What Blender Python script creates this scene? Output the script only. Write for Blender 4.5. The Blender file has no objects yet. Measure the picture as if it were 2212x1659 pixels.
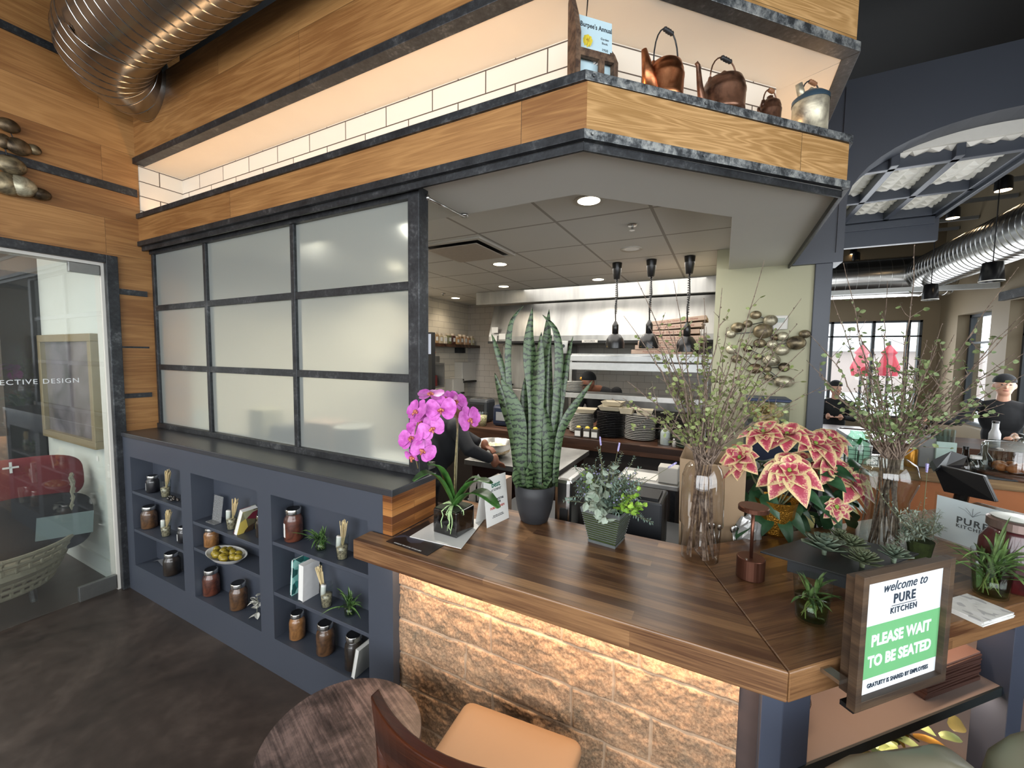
import bpy, math, random
from mathutils import Vector, Matrix, noise as MN
random.seed(7)
SC = bpy.context.scene
COL = SC.collection
PI = math.pi
V3 = lambda *a: Vector(a)

# ---------------------------------------------------------------- camera
FPX = 878.8
_y, _p, _r = math.radians(27.345), math.radians(3.853), math.radians(.702)
_f0 = V3(-math.sin(_y), math.cos(_y), 0); _r0 = V3(math.cos(_y), math.sin(_y), 0); _u0 = V3(0, 0, 1)
FW = _f0*math.cos(_p) - _u0*math.sin(_p)
_u2 = _u0*math.cos(_p) + _f0*math.sin(_p)
RT = _r0*math.cos(_r) + _u2*math.sin(_r)
UP = _u2*math.cos(_r) - _r0*math.sin(_r)
CP = V3(0, 0, 1.65)
cam = bpy.data.objects.new('camera', bpy.data.cameras.new('camera'))
COL.objects.link(cam)
cam.matrix_world = Matrix(((RT.x, UP.x, -FW.x, CP.x), (RT.y, UP.y, -FW.y, CP.y), (RT.z, UP.z, -FW.z, CP.z), (0, 0, 0, 1)))
cam.data.sensor_width = 36; cam.data.lens = FPX/2212*36; cam.data.clip_start = .02; cam.data.clip_end = 300
SC.camera = cam

def ray(x, y): return FW + RT*((x-1106)/FPX) - UP*((y-829.5)/FPX)
def PN(x, y, n, d):
    v = ray(x, y); n = Vector(n); return CP + v*((d - n.dot(CP))/n.dot(v))
def PZ(x, y, z): return PN(x, y, (0, 0, 1), z)
def PY(x, y, d): return PN(x, y, (0, 1, 0), d)
def PX(x, y, d): return PN(x, y, (1, 0, 0), d)
def PB(x, y, d): return PN(x, y, (1, -1, 0), d)
def PD(x, y, d): return CP + ray(x, y)*d

# ---------------------------------------------------------------- mesh builder
def basis(d, up=(0, 0, 1)):
    d = Vector(d).normalized(); u = Vector(up)
    if abs(d.dot(u)) > .98: u = V3(1, 0, 0)
    a = u.cross(d).normalized(); b = d.cross(a).normalized()
    return a, b, d

class MB:
    def __init__(s): s.v = []; s.f = []
    def add(s, vs, fs):
        o = len(s.v); s.v += [tuple(v) for v in vs]; s.f += [tuple(i+o for i in f) for f in fs]; return s
    def box(s, x0, x1, y0, y1, z0, z1, M=None):
        vs = [V3(x, y, z) for z in (z0, z1) for y in (y0, y1) for x in (x0, x1)]
        if M is not None: vs = [M @ v for v in vs]
        return s.add(vs, [(0, 2, 3, 1), (4, 5, 7, 6), (0, 1, 5, 4), (2, 6, 7, 3), (0, 4, 6, 2), (1, 3, 7, 5)])
    def cbox(s, c, sx, sy, sz, rz=0, M=None):
        m = Matrix.Translation(Vector(c)) @ (M if M is not None else Matrix.Rotation(rz, 4, 'Z'))
        return s.box(-sx/2, sx/2, -sy/2, sy/2, -sz/2, sz/2, m)
    def prism(s, poly, z0, z1, M=None):
        n = len(poly)
        vs = [V3(p[0], p[1], z0) for p in poly] + [V3(p[0], p[1], z1) for p in poly]
        if M is not None: vs = [M @ v for v in vs]
        return s.add(vs, [tuple(range(n-1, -1, -1)), tuple(range(n, 2*n))] + [(i, (i+1) % n, n+(i+1) % n, n+i) for i in range(n)])
    def lathe(s, prof, n=24, c=(0, 0, 0), cap0=True, cap1=True, M=None, sx=1, sy=1):
        vs = []; fs = []
        for (r, z) in prof:
            for i in range(n):
                a = 2*PI*i/n; v = V3(r*math.cos(a)*sx, r*math.sin(a)*sy, z)
                if M is not None: v = M @ v
                vs.append(v + Vector(c))
        for j in range(len(prof)-1):
            for i in range(n):
                k = (i+1) % n; fs.append((j*n+i, j*n+k, (j+1)*n+k, (j+1)*n+i))
        if cap0: fs.append(tuple(range(n-1, -1, -1)))
        if cap1: fs.append(tuple((len(prof)-1)*n+i for i in range(n)))
        return s.add(vs, fs)
    def cyl(s, a, b, r, n=12, r2=None): return s.tube([a, b], [r, r if r2 is None else r2], n)
    def tube(s, pts, r, n=6, cap=True):
        pts = [Vector(p) for p in pts]; m = len(pts)
        if not isinstance(r, (list, tuple)): r = [r]*m
        vs = []; fs = []; a = None
        for j, p in enumerate(pts):
            d = (pts[min(j+1, m-1)] - pts[max(j-1, 0)])
            if d.length < 1e-9: d = V3(0, 0, 1)
            d.normalize()
            if a is None: a, b, _ = basis(d)
            else:
                a = (a - d*a.dot(d)); a = a.normalized() if a.length > 1e-6 else basis(d)[0]
                b = d.cross(a)
            for i in range(n):
                t = 2*PI*i/n; vs.append(p + (a*math.cos(t) + b*math.sin(t))*r[j])
        for j in range(m-1):
            for i in range(n):
                k = (i+1) % n; fs.append((j*n+i, j*n+k, (j+1)*n+k, (j+1)*n+i))
        if cap: fs += [tuple(range(n-1, -1, -1)), tuple((m-1)*n+i for i in range(n))]
        return s.add(vs, fs)
    def ell(s, c, rx, ry, rz, n=12, m=8, M=None, fn=None):
        vs = []; fs = []
        for j in range(1, m):
            t = PI*j/m
            for i in range(n):
                a = 2*PI*i/n; v = V3(rx*math.sin(t)*math.cos(a), ry*math.sin(t)*math.sin(a), -rz*math.cos(t))
                if fn: v = fn(v)
                vs.append(v)
        b, tp = V3(0, 0, -rz), V3(0, 0, rz)
        if fn: b, tp = fn(b), fn(tp)
        vs += [b, tp]
        if M is not None: vs = [M @ v for v in vs]
        vs = [v + Vector(c) for v in vs]
        for j in range(m-2):
            for i in range(n):
                k = (i+1) % n; fs.append((j*n+i, j*n+k, (j+1)*n+k, (j+1)*n+i))
        for i in range(n):
            k = (i+1) % n; fs.append((len(vs)-2, k, i)); fs.append((len(vs)-1, (m-2)*n+i, (m-2)*n+k))
        return s.add(vs, fs)
    def ribbon(s, pts, w, nrm, fold=0., th=0):
        """leaf blade along pts, half widths w, facing nrm; fold lifts the edges"""
        pts = [Vector(p) for p in pts]; m = len(pts); vs = []; fs = []
        if not isinstance(w, (list, tuple)): w = [w]*m
        N = Vector(nrm)
        for j, p in enumerate(pts):
            d = (pts[min(j+1, m-1)] - pts[max(j-1, 0)]).normalized()
            sd = d.cross(N)
            sd = sd.normalized() if sd.length > 1e-5 else basis(d)[0]
            up = sd.cross(d)
            vs += [p - sd*w[j] + up*fold*w[j], p, p + sd*w[j] + up*fold*w[j]]
        for j in range(m-1):
            for k in (0, 1): fs.append((j*3+k, j*3+k+1, j*3+k+4, j*3+k+3))
        return s.add(vs, fs)
    def quad(s, a, b, c, d): return s.add([a, b, c, d], [(0, 1, 2, 3)])

def build(mb, name, mat, parent=None, smooth=False, bev=0, world=True, sub=0, solid=0, seg=2):
    me = bpy.data.meshes.new(name)
    vs = mb.v
    if parent is not None and world:
        l = parent.matrix_world.translation if parent.parent is None else Vector((0, 0, 0))
        q = parent
        l = Vector((0, 0, 0))
        while q is not None: l = l + q.location; q = q.parent
        vs = [(a-l.x, b-l.y, c-l.z) for a, b, c in vs]
    me.from_pydata(vs, [], mb.f); me.update()
    me.materials.append(mat)
    if smooth:
        for p in me.polygons: p.use_smooth = True
    o = bpy.data.objects.new(name, me); COL.objects.link(o)
    if parent is not None: o.parent = parent
    if solid:
        m = o.modifiers.new('solid', 'SOLIDIFY'); m.thickness = solid; m.offset = 0
    if bev:
        m = o.modifiers.new('bevel', 'BEVEL'); m.width = bev; m.segments = seg; m.limit_method = 'ANGLE'; m.angle_limit = .7
    if sub:
        m = o.modifiers.new('sub', 'SUBSURF'); m.levels = sub; m.render_levels = sub
    return o

def tag(o, label, cat, group=None, kind=None):
    o['label'] = label; o['category'] = cat
    if group: o['group'] = group
    if kind: o['kind'] = kind
    return o
def thing(name, loc, label, cat, group=None, rz=0):
    o = bpy.data.objects.new(name, None); COL.objects.link(o); o.location = loc; o.rotation_euler = (0, 0, rz)
    o.empty_display_size = .05
    return tag(o, label, cat, group)
def struct(name, mb, mat, parent=None, **k):
    o = build(mb, name, mat, parent, **k)
    if parent is None: o['kind'] = 'structure'
    return o
def recenter(o):
    """move a top-level mesh's origin to the base of its own bounding box"""
    vs = o.data.vertices
    c = V3(sum(v.co.x for v in vs)/len(vs), sum(v.co.y for v in vs)/len(vs), min(v.co.z for v in vs))
    for v in vs: v.co -= c
    o.location = c; return o
def copy_tree(o, parent=None):
    c = o.copy(); COL.objects.link(c)
    if parent is not None: c.parent = parent
    for ch in o.children: copy_tree(ch, c)
    return c
def text(body, size, mat, parent, M, name='lettering', ext=.0004, align='CENTER', shear=0, space=1, sx=1, bold=0):
    cu = bpy.data.curves.new(name, 'FONT'); cu.body = body; cu.size = size; cu.extrude = ext
    cu.align_x = align; cu.align_y = 'CENTER'; cu.shear = shear; cu.space_character = space; cu.offset = bold
    cu.materials.append(mat); cu.resolution_u = 3
    c0 = bpy.data.objects.new(name, cu); COL.objects.link(c0)
    me = bpy.data.meshes.new_from_object(c0.evaluated_get(bpy.context.evaluated_depsgraph_get()))
    bpy.data.objects.remove(c0); me.name = name
    o = bpy.data.objects.new(name, me); COL.objects.link(o)
    if parent is not None: o.parent = parent
    o.matrix_local = M @ Matrix.Diagonal((sx, 1, 1, 1))
    return o
def frame(o, right, up):
    """matrix whose local x = right, y = up, at o"""
    r = Vector(right).normalized(); u = Vector(up); u = (u - r*u.dot(r)).normalized(); n = r.cross(u)
    return Matrix(((r.x, u.x, n.x, o[0]), (r.y, u.y, n.y, o[1]), (r.z, u.z, n.z, o[2]), (0, 0, 0, 1)))

# ---------------------------------------------------------------- materials
def srgb(h):
    c = [int(h[i:i+2], 16)/255 for i in (0, 2, 4)]
    return tuple(x/12.92 if x <= .04045 else ((x+.055)/1.055)**2.4 for x in c) + (1,)
class NT:
    def __init__(s, name):
        s.m = bpy.data.materials.new(name); s.m.use_nodes = True; s.t = s.m.node_tree; s.t.nodes.clear()
        s.out = s.n('OutputMaterial')
    def n(s, typ, **k):
        nd = s.t.nodes.new('ShaderNode'+typ)
        for a, b in k.items(): setattr(nd, a, b)
        return nd
    def l(s, a, b): s.t.links.new(a, b)
    def val(s, sock, v):
        if isinstance(v, bpy.types.NodeSocket): s.l(v, sock)
        elif v is not None: sock.default_value = v
    def math(s, op, a, b=None, c=None):
        nd = s.n('Math', operation=op)
        s.val(nd.inputs[0], a)
        if b is not None: s.val(nd.inputs[1], b)
        if c is not None: s.val(nd.inputs[2], c)
        return nd.outputs[0]
    def dot(s, p, v):
        nd = s.n('VectorMath', operation='DOT_PRODUCT'); s.l(p, nd.inputs[0]); nd.inputs[1].default_value = v; return nd.outputs['Value']
    def comb(s, x, y, z=0.):
        nd = s.n('CombineXYZ'); s.val(nd.inputs[0], x); s.val(nd.inputs[1], y); s.val(nd.inputs[2], z); return nd.outputs[0]
    def pos(s): return s.n('TexCoord').outputs['Object']
    def gen(s): return s.n('TexCoord').outputs['Generated']
    def noise(s, vec, scale, detail=3, rough=.5, dist=0):
        nd = s.n('TexNoise'); nd.inputs['Scale'].default_value = scale; nd.inputs['Detail'].default_value = detail
        nd.inputs['Roughness'].default_value = rough; nd.inputs['Distortion'].default_value = dist
        if vec is not None: s.l(vec, nd.inputs['Vector'])
        return nd.outputs['Fac']
    def ramp(s, fac, stops, interp='LINEAR'):
        nd = s.n('ValToRGB'); nd.color_ramp.interpolation = interp; e = nd.color_ramp.elements
        while len(e) < len(stops): e.new(.5)
        for i, (p, c) in enumerate(stops): e[i].position = p; e[i].color = c if len(c) == 4 else (*c, 1)
        s.val(nd.inputs[0], fac); return nd.outputs[0]
    def mix(s, fac, a, b, mode='MIX'):
        nd = s.n('Mix', data_type='RGBA', blend_type=mode)
        s.val(nd.inputs[0], fac); s.val(nd.inputs[6], a); s.val(nd.inputs[7], b); return nd.outputs[2]
    def bump(s, h, st=.3, dist=.01):
        nd = s.n('Bump'); nd.inputs['Strength'].default_value = st; nd.inputs['Distance'].default_value = dist; s.l(h, nd.inputs['Height']); return nd.outputs[0]
    def pbr(s, col, rough=.5, metal=0., bump=None, **k):
        b = s.n('BsdfPrincipled'); s.val(b.inputs['Base Color'], col); s.val(b.inputs['Roughness'], rough); s.val(b.inputs['Metallic'], metal)
        if bump is not None: s.l(bump, b.inputs['Normal'])
        for a, v in k.items(): s.val(b.inputs[a.replace('_', ' ')], v)
        s.l(b.outputs[0], s.out.inputs[0]); s.b = b; return s.m
def C(h): return srgb(h) if isinstance(h, str) else (*h, 1)
_cache = {}
def mat(name, col, rough=.5, metal=0., var=.12, sc=30, bmp=0., **k):
    if name in _cache: return _cache[name]
    t = NT(name); c = C(col); p = t.pos()
    f = t.noise(p, sc, 3)
    a = tuple(x*(1-var) for x in c[:3]) + (1,); b = tuple(min(1, x*(1+var)) for x in c[:3]) + (1,)
    cc = t.mix(f, a, b)
    bu = t.bump(t.noise(p, sc*4, 2), bmp, .002) if bmp else None
    _cache[name] = t.pbr(cc, rough, metal, bu, **k); return _cache[name]
def emis(name, col, st):
    if name in _cache: return _cache[name]
    t = NT(name); e = t.n('Emission'); e.inputs[0].default_value = C(col); e.inputs[1].default_value = st
    t.l(e.outputs[0], t.out.inputs[0]); _cache[name] = t.m; return t.m
def thin_glass(name, tint=(.95, .97, .96), refl=1., rough=.02, dens=0., edge=.6):
    """thin clear pane: fresnel reflection over a tinted see-through"""
    if name in _cache: return _cache[name]
    t = NT(name); tr = t.n('BsdfTransparent')
    g = t.n('BsdfGlossy'); g.inputs['Roughness'].default_value = rough
    lw = t.n('LayerWeight'); lw.inputs[0].default_value = .25
    fc = lw.outputs['Facing']; e3 = t.math('POWER', fc, 3.)
    t.l(t.mix(t.math('MULTIPLY', e3, edge), (*tint, 1), (tint[0]*.25, tint[1]*.3, tint[2]*.28, 1)), tr.inputs[0])
    f3 = t.math('MINIMUM', t.math('ADD', t.math('MULTIPLY', e3, .55*refl), .05*refl), .85)
    mx = t.n('MixShader'); t.l(f3, mx.inputs[0]); t.l(tr.outputs[0], mx.inputs[1]); t.l(g.outputs[0], mx.inputs[2])
    last = mx.outputs[0]
    if dens:
        df = t.n('BsdfDiffuse'); df.inputs[0].default_value = (.6, .6, .58, 1)
        m2 = t.n('MixShader'); m2.inputs[0].default_value = dens; t.l(last, m2.inputs[1]); t.l(df.outputs[0], m2.inputs[2]); last = m2.outputs[0]
    t.l(last, t.out.inputs[0]); _cache[name] = t.m; return t.m
def wood(name, U, V, bw, bh, dark, midc, light, rough=.45, gap=.0015, rings=9, tone=.35, gapc=.25, ring_amt=.5, off=.37, fine=.5):
    t = NT(name); p = t.pos(); u = t.dot(p, U); v = t.dot(p, V)
    uv = t.comb(u, v)
    br = t.n('TexBrick'); t.l(uv, br.inputs['Vector']); br.offset = off; br.offset_frequency = 2
    br.inputs['Color1'].default_value = (0, 0, 0, 1); br.inputs['Color2'].default_value = (1, 1, 1, 1); br.inputs['Mortar'].default_value = (.5, .5, .5, 1)
    br.inputs['Scale'].default_value = 1; br.inputs['Mortar Size'].default_value = gap; br.inputs['Brick Width'].default_value = bw
    br.inputs['Row Height'].default_value = bh; br.inputs['Mortar Smooth'].default_value = 0; br.inputs['Bias'].default_value = 0
    rnd = br.outputs['Color']
    r1 = t.math('MULTIPLY', rnd, 17.3)
    g1 = t.noise(t.comb(t.math('MULTIPLY_ADD', u, .9, r1), t.math('MULTIPLY', v, 9.), r1), 1.0, 2, .5, .25)
    rg = t.math('SINE', t.math('MULTIPLY', g1, rings*6.28))
    rg = t.math('POWER', t.math('MULTIPLY_ADD', rg, .5, .5), 2.)
    g2 = t.noise(t.comb(t.math('MULTIPLY_ADD', u, 6., r1), t.math('MULTIPLY', v, 220.), r1), 1.0, 4, .6)
    g3 = t.noise(t.comb(t.math('MULTIPLY_ADD', u, 1.3, r1), t.math('MULTIPLY', v, 3.5), r1), 1.0, 2)
    fac = t.math('ADD', t.math('MULTIPLY', rg, ring_amt*.35), t.math('MULTIPLY', g2, fine))
    fac = t.math('ADD', fac, t.math('MULTIPLY', t.math('SUBTRACT', rnd, .5), tone))
    fac = t.math('ADD', fac, t.math('MULTIPLY', t.math('SUBTRACT', g3, .5), .6))
    col = t.ramp(fac, [(.12, C(dark)), (.42, C(midc)), (.8, C(light))])
    kn = t.noise(p, 2.7, 2, .5)
    col = t.mix(t.math('MULTIPLY', br.outputs['Fac'], 1-gapc), col, (.02, .012, .006, 1))
    bp = t.bump(t.math('SUBTRACT', g2, t.math('MULTIPLY', br.outputs['Fac'], 2.)), .12, .002)
    return t.pbr(col, rough, 0, bp)
def tile(name, U, V, bw, bh, col, grout, rough=.12, gap=.003, off=.5, voff=0, uoff=0):
    t = NT(name); p = t.pos(); u = t.math('ADD', t.dot(p, U), uoff); v = t.math('ADD', t.dot(p, V), voff)
    br = t.n('TexBrick'); t.l(t.comb(u, v), br.inputs['Vector']); br.offset = off
    c = C(col); br.inputs['Color1'].default_value = c; br.inputs['Color2'].default_value = tuple(x*.93 for x in c[:3]) + (1,)
    br.inputs['Mortar'].default_value = C(grout); br.inputs['Scale'].default_value = 1; br.inputs['Mortar Size'].default_value = gap
    br.inputs['Brick Width'].default_value = bw; br.inputs['Row Height'].default_value = bh; br.inputs['Mortar Smooth'].default_value = .1
    inv = t.math('SUBTRACT', 1., br.outputs['Fac'])
    bp = t.bump(inv, .4, .002)
    return t.pbr(br.outputs['Color'], t.math('MULTIPLY_ADD', br.outputs['Fac'], .6, rough), 0, bp)

def area(name, loc, target, sx, sy, power, col, spread=PI, shape='RECTANGLE'):
    l = bpy.data.lights.new(name, 'AREA'); l.shape = shape; l.size = sx; l.size_y = sy; l.energy = power; l.color = col; l.spread = spread
    o = bpy.data.objects.new(name, l); COL.objects.link(o); o.location = loc
    o.rotation_euler = (Vector(target)-Vector(loc)).to_track_quat('-Z', 'Y').to_euler(); return o

DA = V3(1, 0, 0); DB = V3(1, 1, 0).normalized(); NB = V3(1, -1, 0).normalized()
# ================================================================ materials of the room
OAKD, OAKM, OAKL = '7C5229', 'A27645', 'BD9059'
M_oakX = wood('oak_planks_x', (1, 0, 0), (0, .0, 1), 1.9, .23, OAKD, OAKM, OAKL, .5, .0008, 9, ring_amt=.35, tone=.22)
M_oakY = wood('oak_planks_y', (0, 1, 0), (0, 0, 1), 1.9, .23, OAKD, OAKM, OAKL, .5, .0008, 9, ring_amt=.35, tone=.22)
M_fasX = wood('oak_fascia_x', (1, 0, 0), (0, 0, 1), 1.85, 3., OAKD, OAKM, OAKL, .5, .0012, 9, ring_amt=.35, tone=.2)
M_fasB = wood('oak_fascia_b', tuple(DB), (0, 0, 1), 1.0, 3., '96703F', 'BE9663', 'D6B07C', .5, .0012, 20, ring_amt=.55, tone=.15)
M_steel = None
def steel_mat():
    t = NT('blackened_steel'); p = t.pos()
    a = t.noise(p, 9, 5, .7); b = t.noise(p, 60, 3, .6)
    f = t.math('ADD', t.math('MULTIPLY', a, .7), t.math('MULTIPLY', b, .4))
    c = t.ramp(f, [(.35, C('1E1F21')), (.6, C('3A3C3F')), (.85, C('77797A'))])
    return t.pbr(c, .45, .6, t.bump(b, .1, .001))
M_steel = steel_mat()
M_blue = mat('slate_blue_paint', '3E434D', .42, var=.05, sc=4)
M_bluet = mat('slate_blue_top', '333539', .3, var=.12, sc=14)
M_black = mat('black_paint', '050506', .6)
M_white = mat('white_paint', 'CFCCC4', .6, var=.03, sc=3)
M_soffit = mat('soffit_paint', 'D6D6D0', .6, var=.03, sc=3)
M_beige = mat('beige_paint', 'ACA98C', .6, var=.04, sc=3)
M_tan = mat('tan_paint', '83745C', .65, var=.05, sc=3)
def concrete():
    t = NT('dark_concrete'); p = t.pos()
    a = t.noise(p, 1.6, 6, .65, .6); b = t.noise(p, 14, 4, .6)
    f = t.math('ADD', t.math('MULTIPLY', a, .8), t.math('MULTIPLY', b, .25))
    c = t.ramp(f, [(.35, C('241E1B')), (.55, C('3C332E')), (.78, C('5A4F48'))])
    return t.pbr(c, t.math('MULTIPLY_ADD', b, .25, .3), 0, t.bump(b, .05, .002))
M_conc = concrete()
M_tileX = tile('white_tile_x', (1, 0, 0), (0, 0, 1), .3, .1, 'D6D2C8', '4A4038', voff=.07, uoff=.1)
M_tileY = tile('white_tile_y', (0, 1, 0), (0, 0, 1), .3, .1, 'D6D2C8', '4A4038', voff=.07)
M_tileB = tile('white_tile_b', tuple(DB), (0, 0, 1), .3, .1, 'D6D2C8', '4A4038', voff=.07)
M_ktX = tile('kitchen_tile_x', (1, 0, 0), (0, 0, 1), .2, .1, 'C4BEB6', '7C766E', .2, .002)
M_ktY = tile('kitchen_tile_y', (0, 1, 0), (0, 0, 1), .3, .1, 'DCD3C0', '8A8176', .15, .002)

def path_strip(mb, path, z0, z1, t):
    """a band of thickness t (inwards, to the left of the walking direction) along a polyline"""
    P = [V3(x, y, 0) for x, y in path]; n = len(P); I = []
    for i in range(n):
        ns = []
        if i > 0: d = (P[i]-P[i-1]).normalized(); ns.append(V3(-d.y, d.x, 0))
        if i < n-1: d = (P[i+1]-P[i]).normalized(); ns.append(V3(-d.y, d.x, 0))
        m = sum(ns, V3(0, 0, 0)).normalized(); k = t/max(.3, m.dot(ns[0])); I.append(P[i] + m*k)
    for i in range(n-1):
        a, b, c, d = P[i], P[i+1], I[i+1], I[i]
        mb.add([(a.x, a.y, z0), (b.x, b.y, z0), (c.x, c.y, z0), (d.x, d.y, z0), (a.x, a.y, z1), (b.x, b.y, z1), (c.x, c.y, z1), (d.x, d.y, z1)],
               [(3, 2, 1, 0), (4, 5, 6, 7), (0, 1, 5, 4), (1, 2, 6, 5), (2, 3, 7, 6), (3, 0, 4, 7)])
    return I

# ---------------------------------------------------------------- floors, ceilings
struct('floor', MB().box(-9, 6.5, -3.4, 9, -.1, 0), M_conc)
struct('ceiling', MB().box(-9, 6.5, -3.4, 9, 4.3, 4.4), M_black)
# left wall with the glazed door
XL = -3.65
w = MB()
w.box(XL-.12, XL, 1.19, 1.66, 0, 4.3); w.box(XL-.12, XL, -.5, 1.19, 2.235, 4.3); w.box(XL-.12, XL, -3.4, -.5, 0, 4.3)
struct('wall_left', w, M_oakY)
w = MB()
w.box(XL, XL+.012, -3, 1.37, 2.715, 2.765); w.box(XL, XL+.012, -3, 1.37, 3.44, 3.485)
struct('trim_1', w, M_steel)
w = MB()
for (ya, yb) in ((626, 638), (850, 860)):
    z1 = PX(280, ya, XL).z; z0 = PX(280, yb, XL).z
    w.box(XL, XL+.01, 1.245, 1.40, z0, z1)
w.box(XL, XL+.003, 1.245, 1.40, PX(280, 752, XL).z, PX(280, 748, XL).z)
struct('trim_2', w, M_steel)
# door frame of dark steel
w = MB(); w.box(XL-.02, XL+.025, 1.185, 1.245, 0, 2.285); w.box(XL-.02, XL+.025, -.55, 1.185, 2.235, 2.285); w.box(XL-.02, XL+.025, -.55, -.5, 0, 2.235)
df = struct('door_frame', w, M_steel, bev=.003); df.name = 'trim_3'
w = MB().box(XL-.12, XL-.02, 1.17, 1.19, 0, 2.235).box(XL-.12, XL-.02, -.5, 1.17, 2.215, 2.235)
struct('trim_4', w, M_white)
# the upper wooden fascia over the cove and the lower band of the canopy
PTH = [(XL, 1.37), (-.44, 1.37), (.44, 2.25), (.44, 3.82)]
def seg(i, off=0): return PTH[i:i+2]
w = MB(); path_strip(w, PTH[0:2], 2.975, 3.42, .03); struct('wall_upper_fascia', w, M_oakX)
w = MB(); path_strip(w, [(-.44, 1.37), (.44, 2.25)], 2.975, 3.42, .03); struct('wall_upper_fascia_right', w, M_fasB)
w = MB(); path_strip(w, [(.44, 2.25), (.44, 3.82)], 2.975, 3.42, .03); struct('wall_upper_fascia_end', w, M_oakY)
w = MB(); path_strip(w, [(XL, 1.355), (-.434, 1.355), (.455, 2.244), (.455, 3.82)], 2.935, 2.975, .06)
struct('trim_5', w, M_steel, bev=.002)
w = MB(); path_strip(w, [(XL, 1.372), (-.44, 1.372), (.438, 2.25), (.438, 3.82)], 2.415, 2.57, .03)
lf = struct('wall_lower_fascia', w, M_fasX)
lf.data.materials.append(M_fasB)
for p in lf.data.polygons:
    if abs(p.normal.dot(NB)) > .9: p.material_index = 1
w = MB(); path_strip(w, [(XL, 1.36), (-.444, 1.36), (.45, 2.246), (.45, 3.82)], 2.57, 2.602, .06)
for k in (.03, .49, .93, 1.25):
    c = V3(-.444, 1.36, 2.586) + DB*k*1.0 + NB*.001; w.cyl(c, c+NB*.006, .006, 8)
    c = V3(-.444, 1.36, 2.40) + DB*k*1.0 + NB*.001; w.cyl(c, c+NB*.006, .006, 8)
struct('trim_6', w, M_steel, bev=.0015)
w = MB(); path_strip(w, [(XL, 1.36), (-.444, 1.36), (.45, 2.246), (.45, 3.82)], 2.383, 2.415, .022)
path_strip(w, [(XL, 1.383), (-.452, 1.383), (.427, 2.262), (.427, 3.82)], 2.355, 2.384, .012)
struct('trim_7', w, M_steel, bev=.0015)
wt_ = NT('worn_galvanised'); _n = wt_.noise(wt_.pos(), 22, 5, .75, .3); wt_.pbr(wt_.ramp(_n, [(.40, C('3A3D40')), (.5, C('6E7274')), (.62, C('A9ABA8'))]), .45, .5)
for o in (bpy.data.objects['trim_5'], bpy.data.objects['trim_6'], bpy.data.objects['trim_7']):
    o.data.materials.append(wt_.m)
    for p in o.data.polygons:
        if abs(p.normal.dot(NB)) > .9 and max(o.data.vertices[v].co.z for v in p.vertices) > 2.386: p.material_index = 1
# cove: floor, soffit plate above, tiled back
w = MB()
INN = [(XL, 1.64), (-.552, 1.64), (.17, 2.362), (.17, 3.82)]
OUT = [(XL, 1.43), (-.465, 1.43), (.38, 2.275), (.38, 3.82)]
for i in range(3):
    a, b, c, d = OUT[i], OUT[i+1], INN[i+1], INN[i]
    w.prism([a, b, c, d], 2.58, 2.60)
struct('trim_8', w, M_white)
w = MB()
for i in range(3):
    a, b, c, d = PTH[i], PTH[i+1], INN[i+1], INN[i]
    w.prism([(a[0], a[1]+.02), (b[0]-.01, b[1]+.02), (c[0], c[1]+.03), (d[0], d[1]+.03)], 2.937, 2.96)
struct('ceiling_cove', w, mat('cove_plaster', 'D9D2C6', .6, var=.04, sc=6))
w = MB(); path_strip(w, INN, 2.58, 2.937, .03)
cw = struct('wall_cove', w, M_tileX); cw.data.materials.append(M_tileB); cw.data.materials.append(M_tileY)
for p in cw.data.polygons:
    if abs(p.normal.dot(NB)) > .9: p.material_index = 1
    elif abs(p.normal.x) > .9: p.material_index = 2
struct('wall_cove_end', MB().box(XL, XL+.012, 1.385, 1.64, 2.58, 2.937), M_tileY)
# dropped soffit over the counter and kitchen ceiling
w = MB()
IN2 = [(XL, 1.805), (-.616, 1.805), (.01, 2.431), (.01, 3.82)]
OU2 = [(XL, 1.385), (-.452, 1.385), (.425, 2.262), (.425, 3.82)]
for i in range(3):
    a, b, c, d = OU2[i], OU2[i+1], IN2[i+1], IN2[i]
    w.prism([a, b, c, d], 2.383, 2.56)
struct('ceiling_soffit', w, M_soffit)
def grid_ceiling():
    t = NT('acoustic_tile'); p = t.pos()
    u = t.math('ADD', t.dot(p, (1, 0, 0)), 1.03+.61*20); v = t.math('ADD', t.dot(p, (0, 1, 0)), -3.21+.61*20)
    br = t.n('TexBrick'); t.l(t.comb(u, v), br.inputs['Vector']); br.offset = 0
    c = C('E4E4E0'); br.inputs['Color1'].default_value = c; br.inputs['Color2'].default_value = c; br.inputs['Mortar'].default_value = C('A8A49E')
    br.inputs['Scale'].default_value = 1; br.inputs['Mortar Size'].default_value = .01; br.inputs['Brick Width'].default_value = .61; br.inputs['Row Height'].default_value = .61
    br.inputs['Mortar Smooth'].default_value = 0
    sp = t.noise(p, 300, 2); col = t.mix(t.math('MULTIPLY', sp, .15), br.outputs['Color'], (.3, .3, .3, 1))
    return t.pbr(col, .7, 0, t.bump(t.math('SUBTRACT', 1., br.outputs['Fac']), .5, .006))
struct('ceiling_kitchen', MB().prism([(-4.05, 1.7), (-.72, 1.7), (.01, 2.43), (.01, 6.2), (-4.05, 6.2)], 2.55, 2.6), grid_ceiling())
# kitchen walls
struct('wall_kitchen_left', MB().box(-4.15, -4.05, 1.3, 6.2, 0, 2.6), M_ktY)
struct('wall_kitchen_back', MB().box(-4.15, 0, 6.1, 6.2, 0, 2.6), M_ktX)
struct('wall_beige', MB().box(-.08, .6, 3.82, 6.2, 0, 2.56), M_beige)
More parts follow.
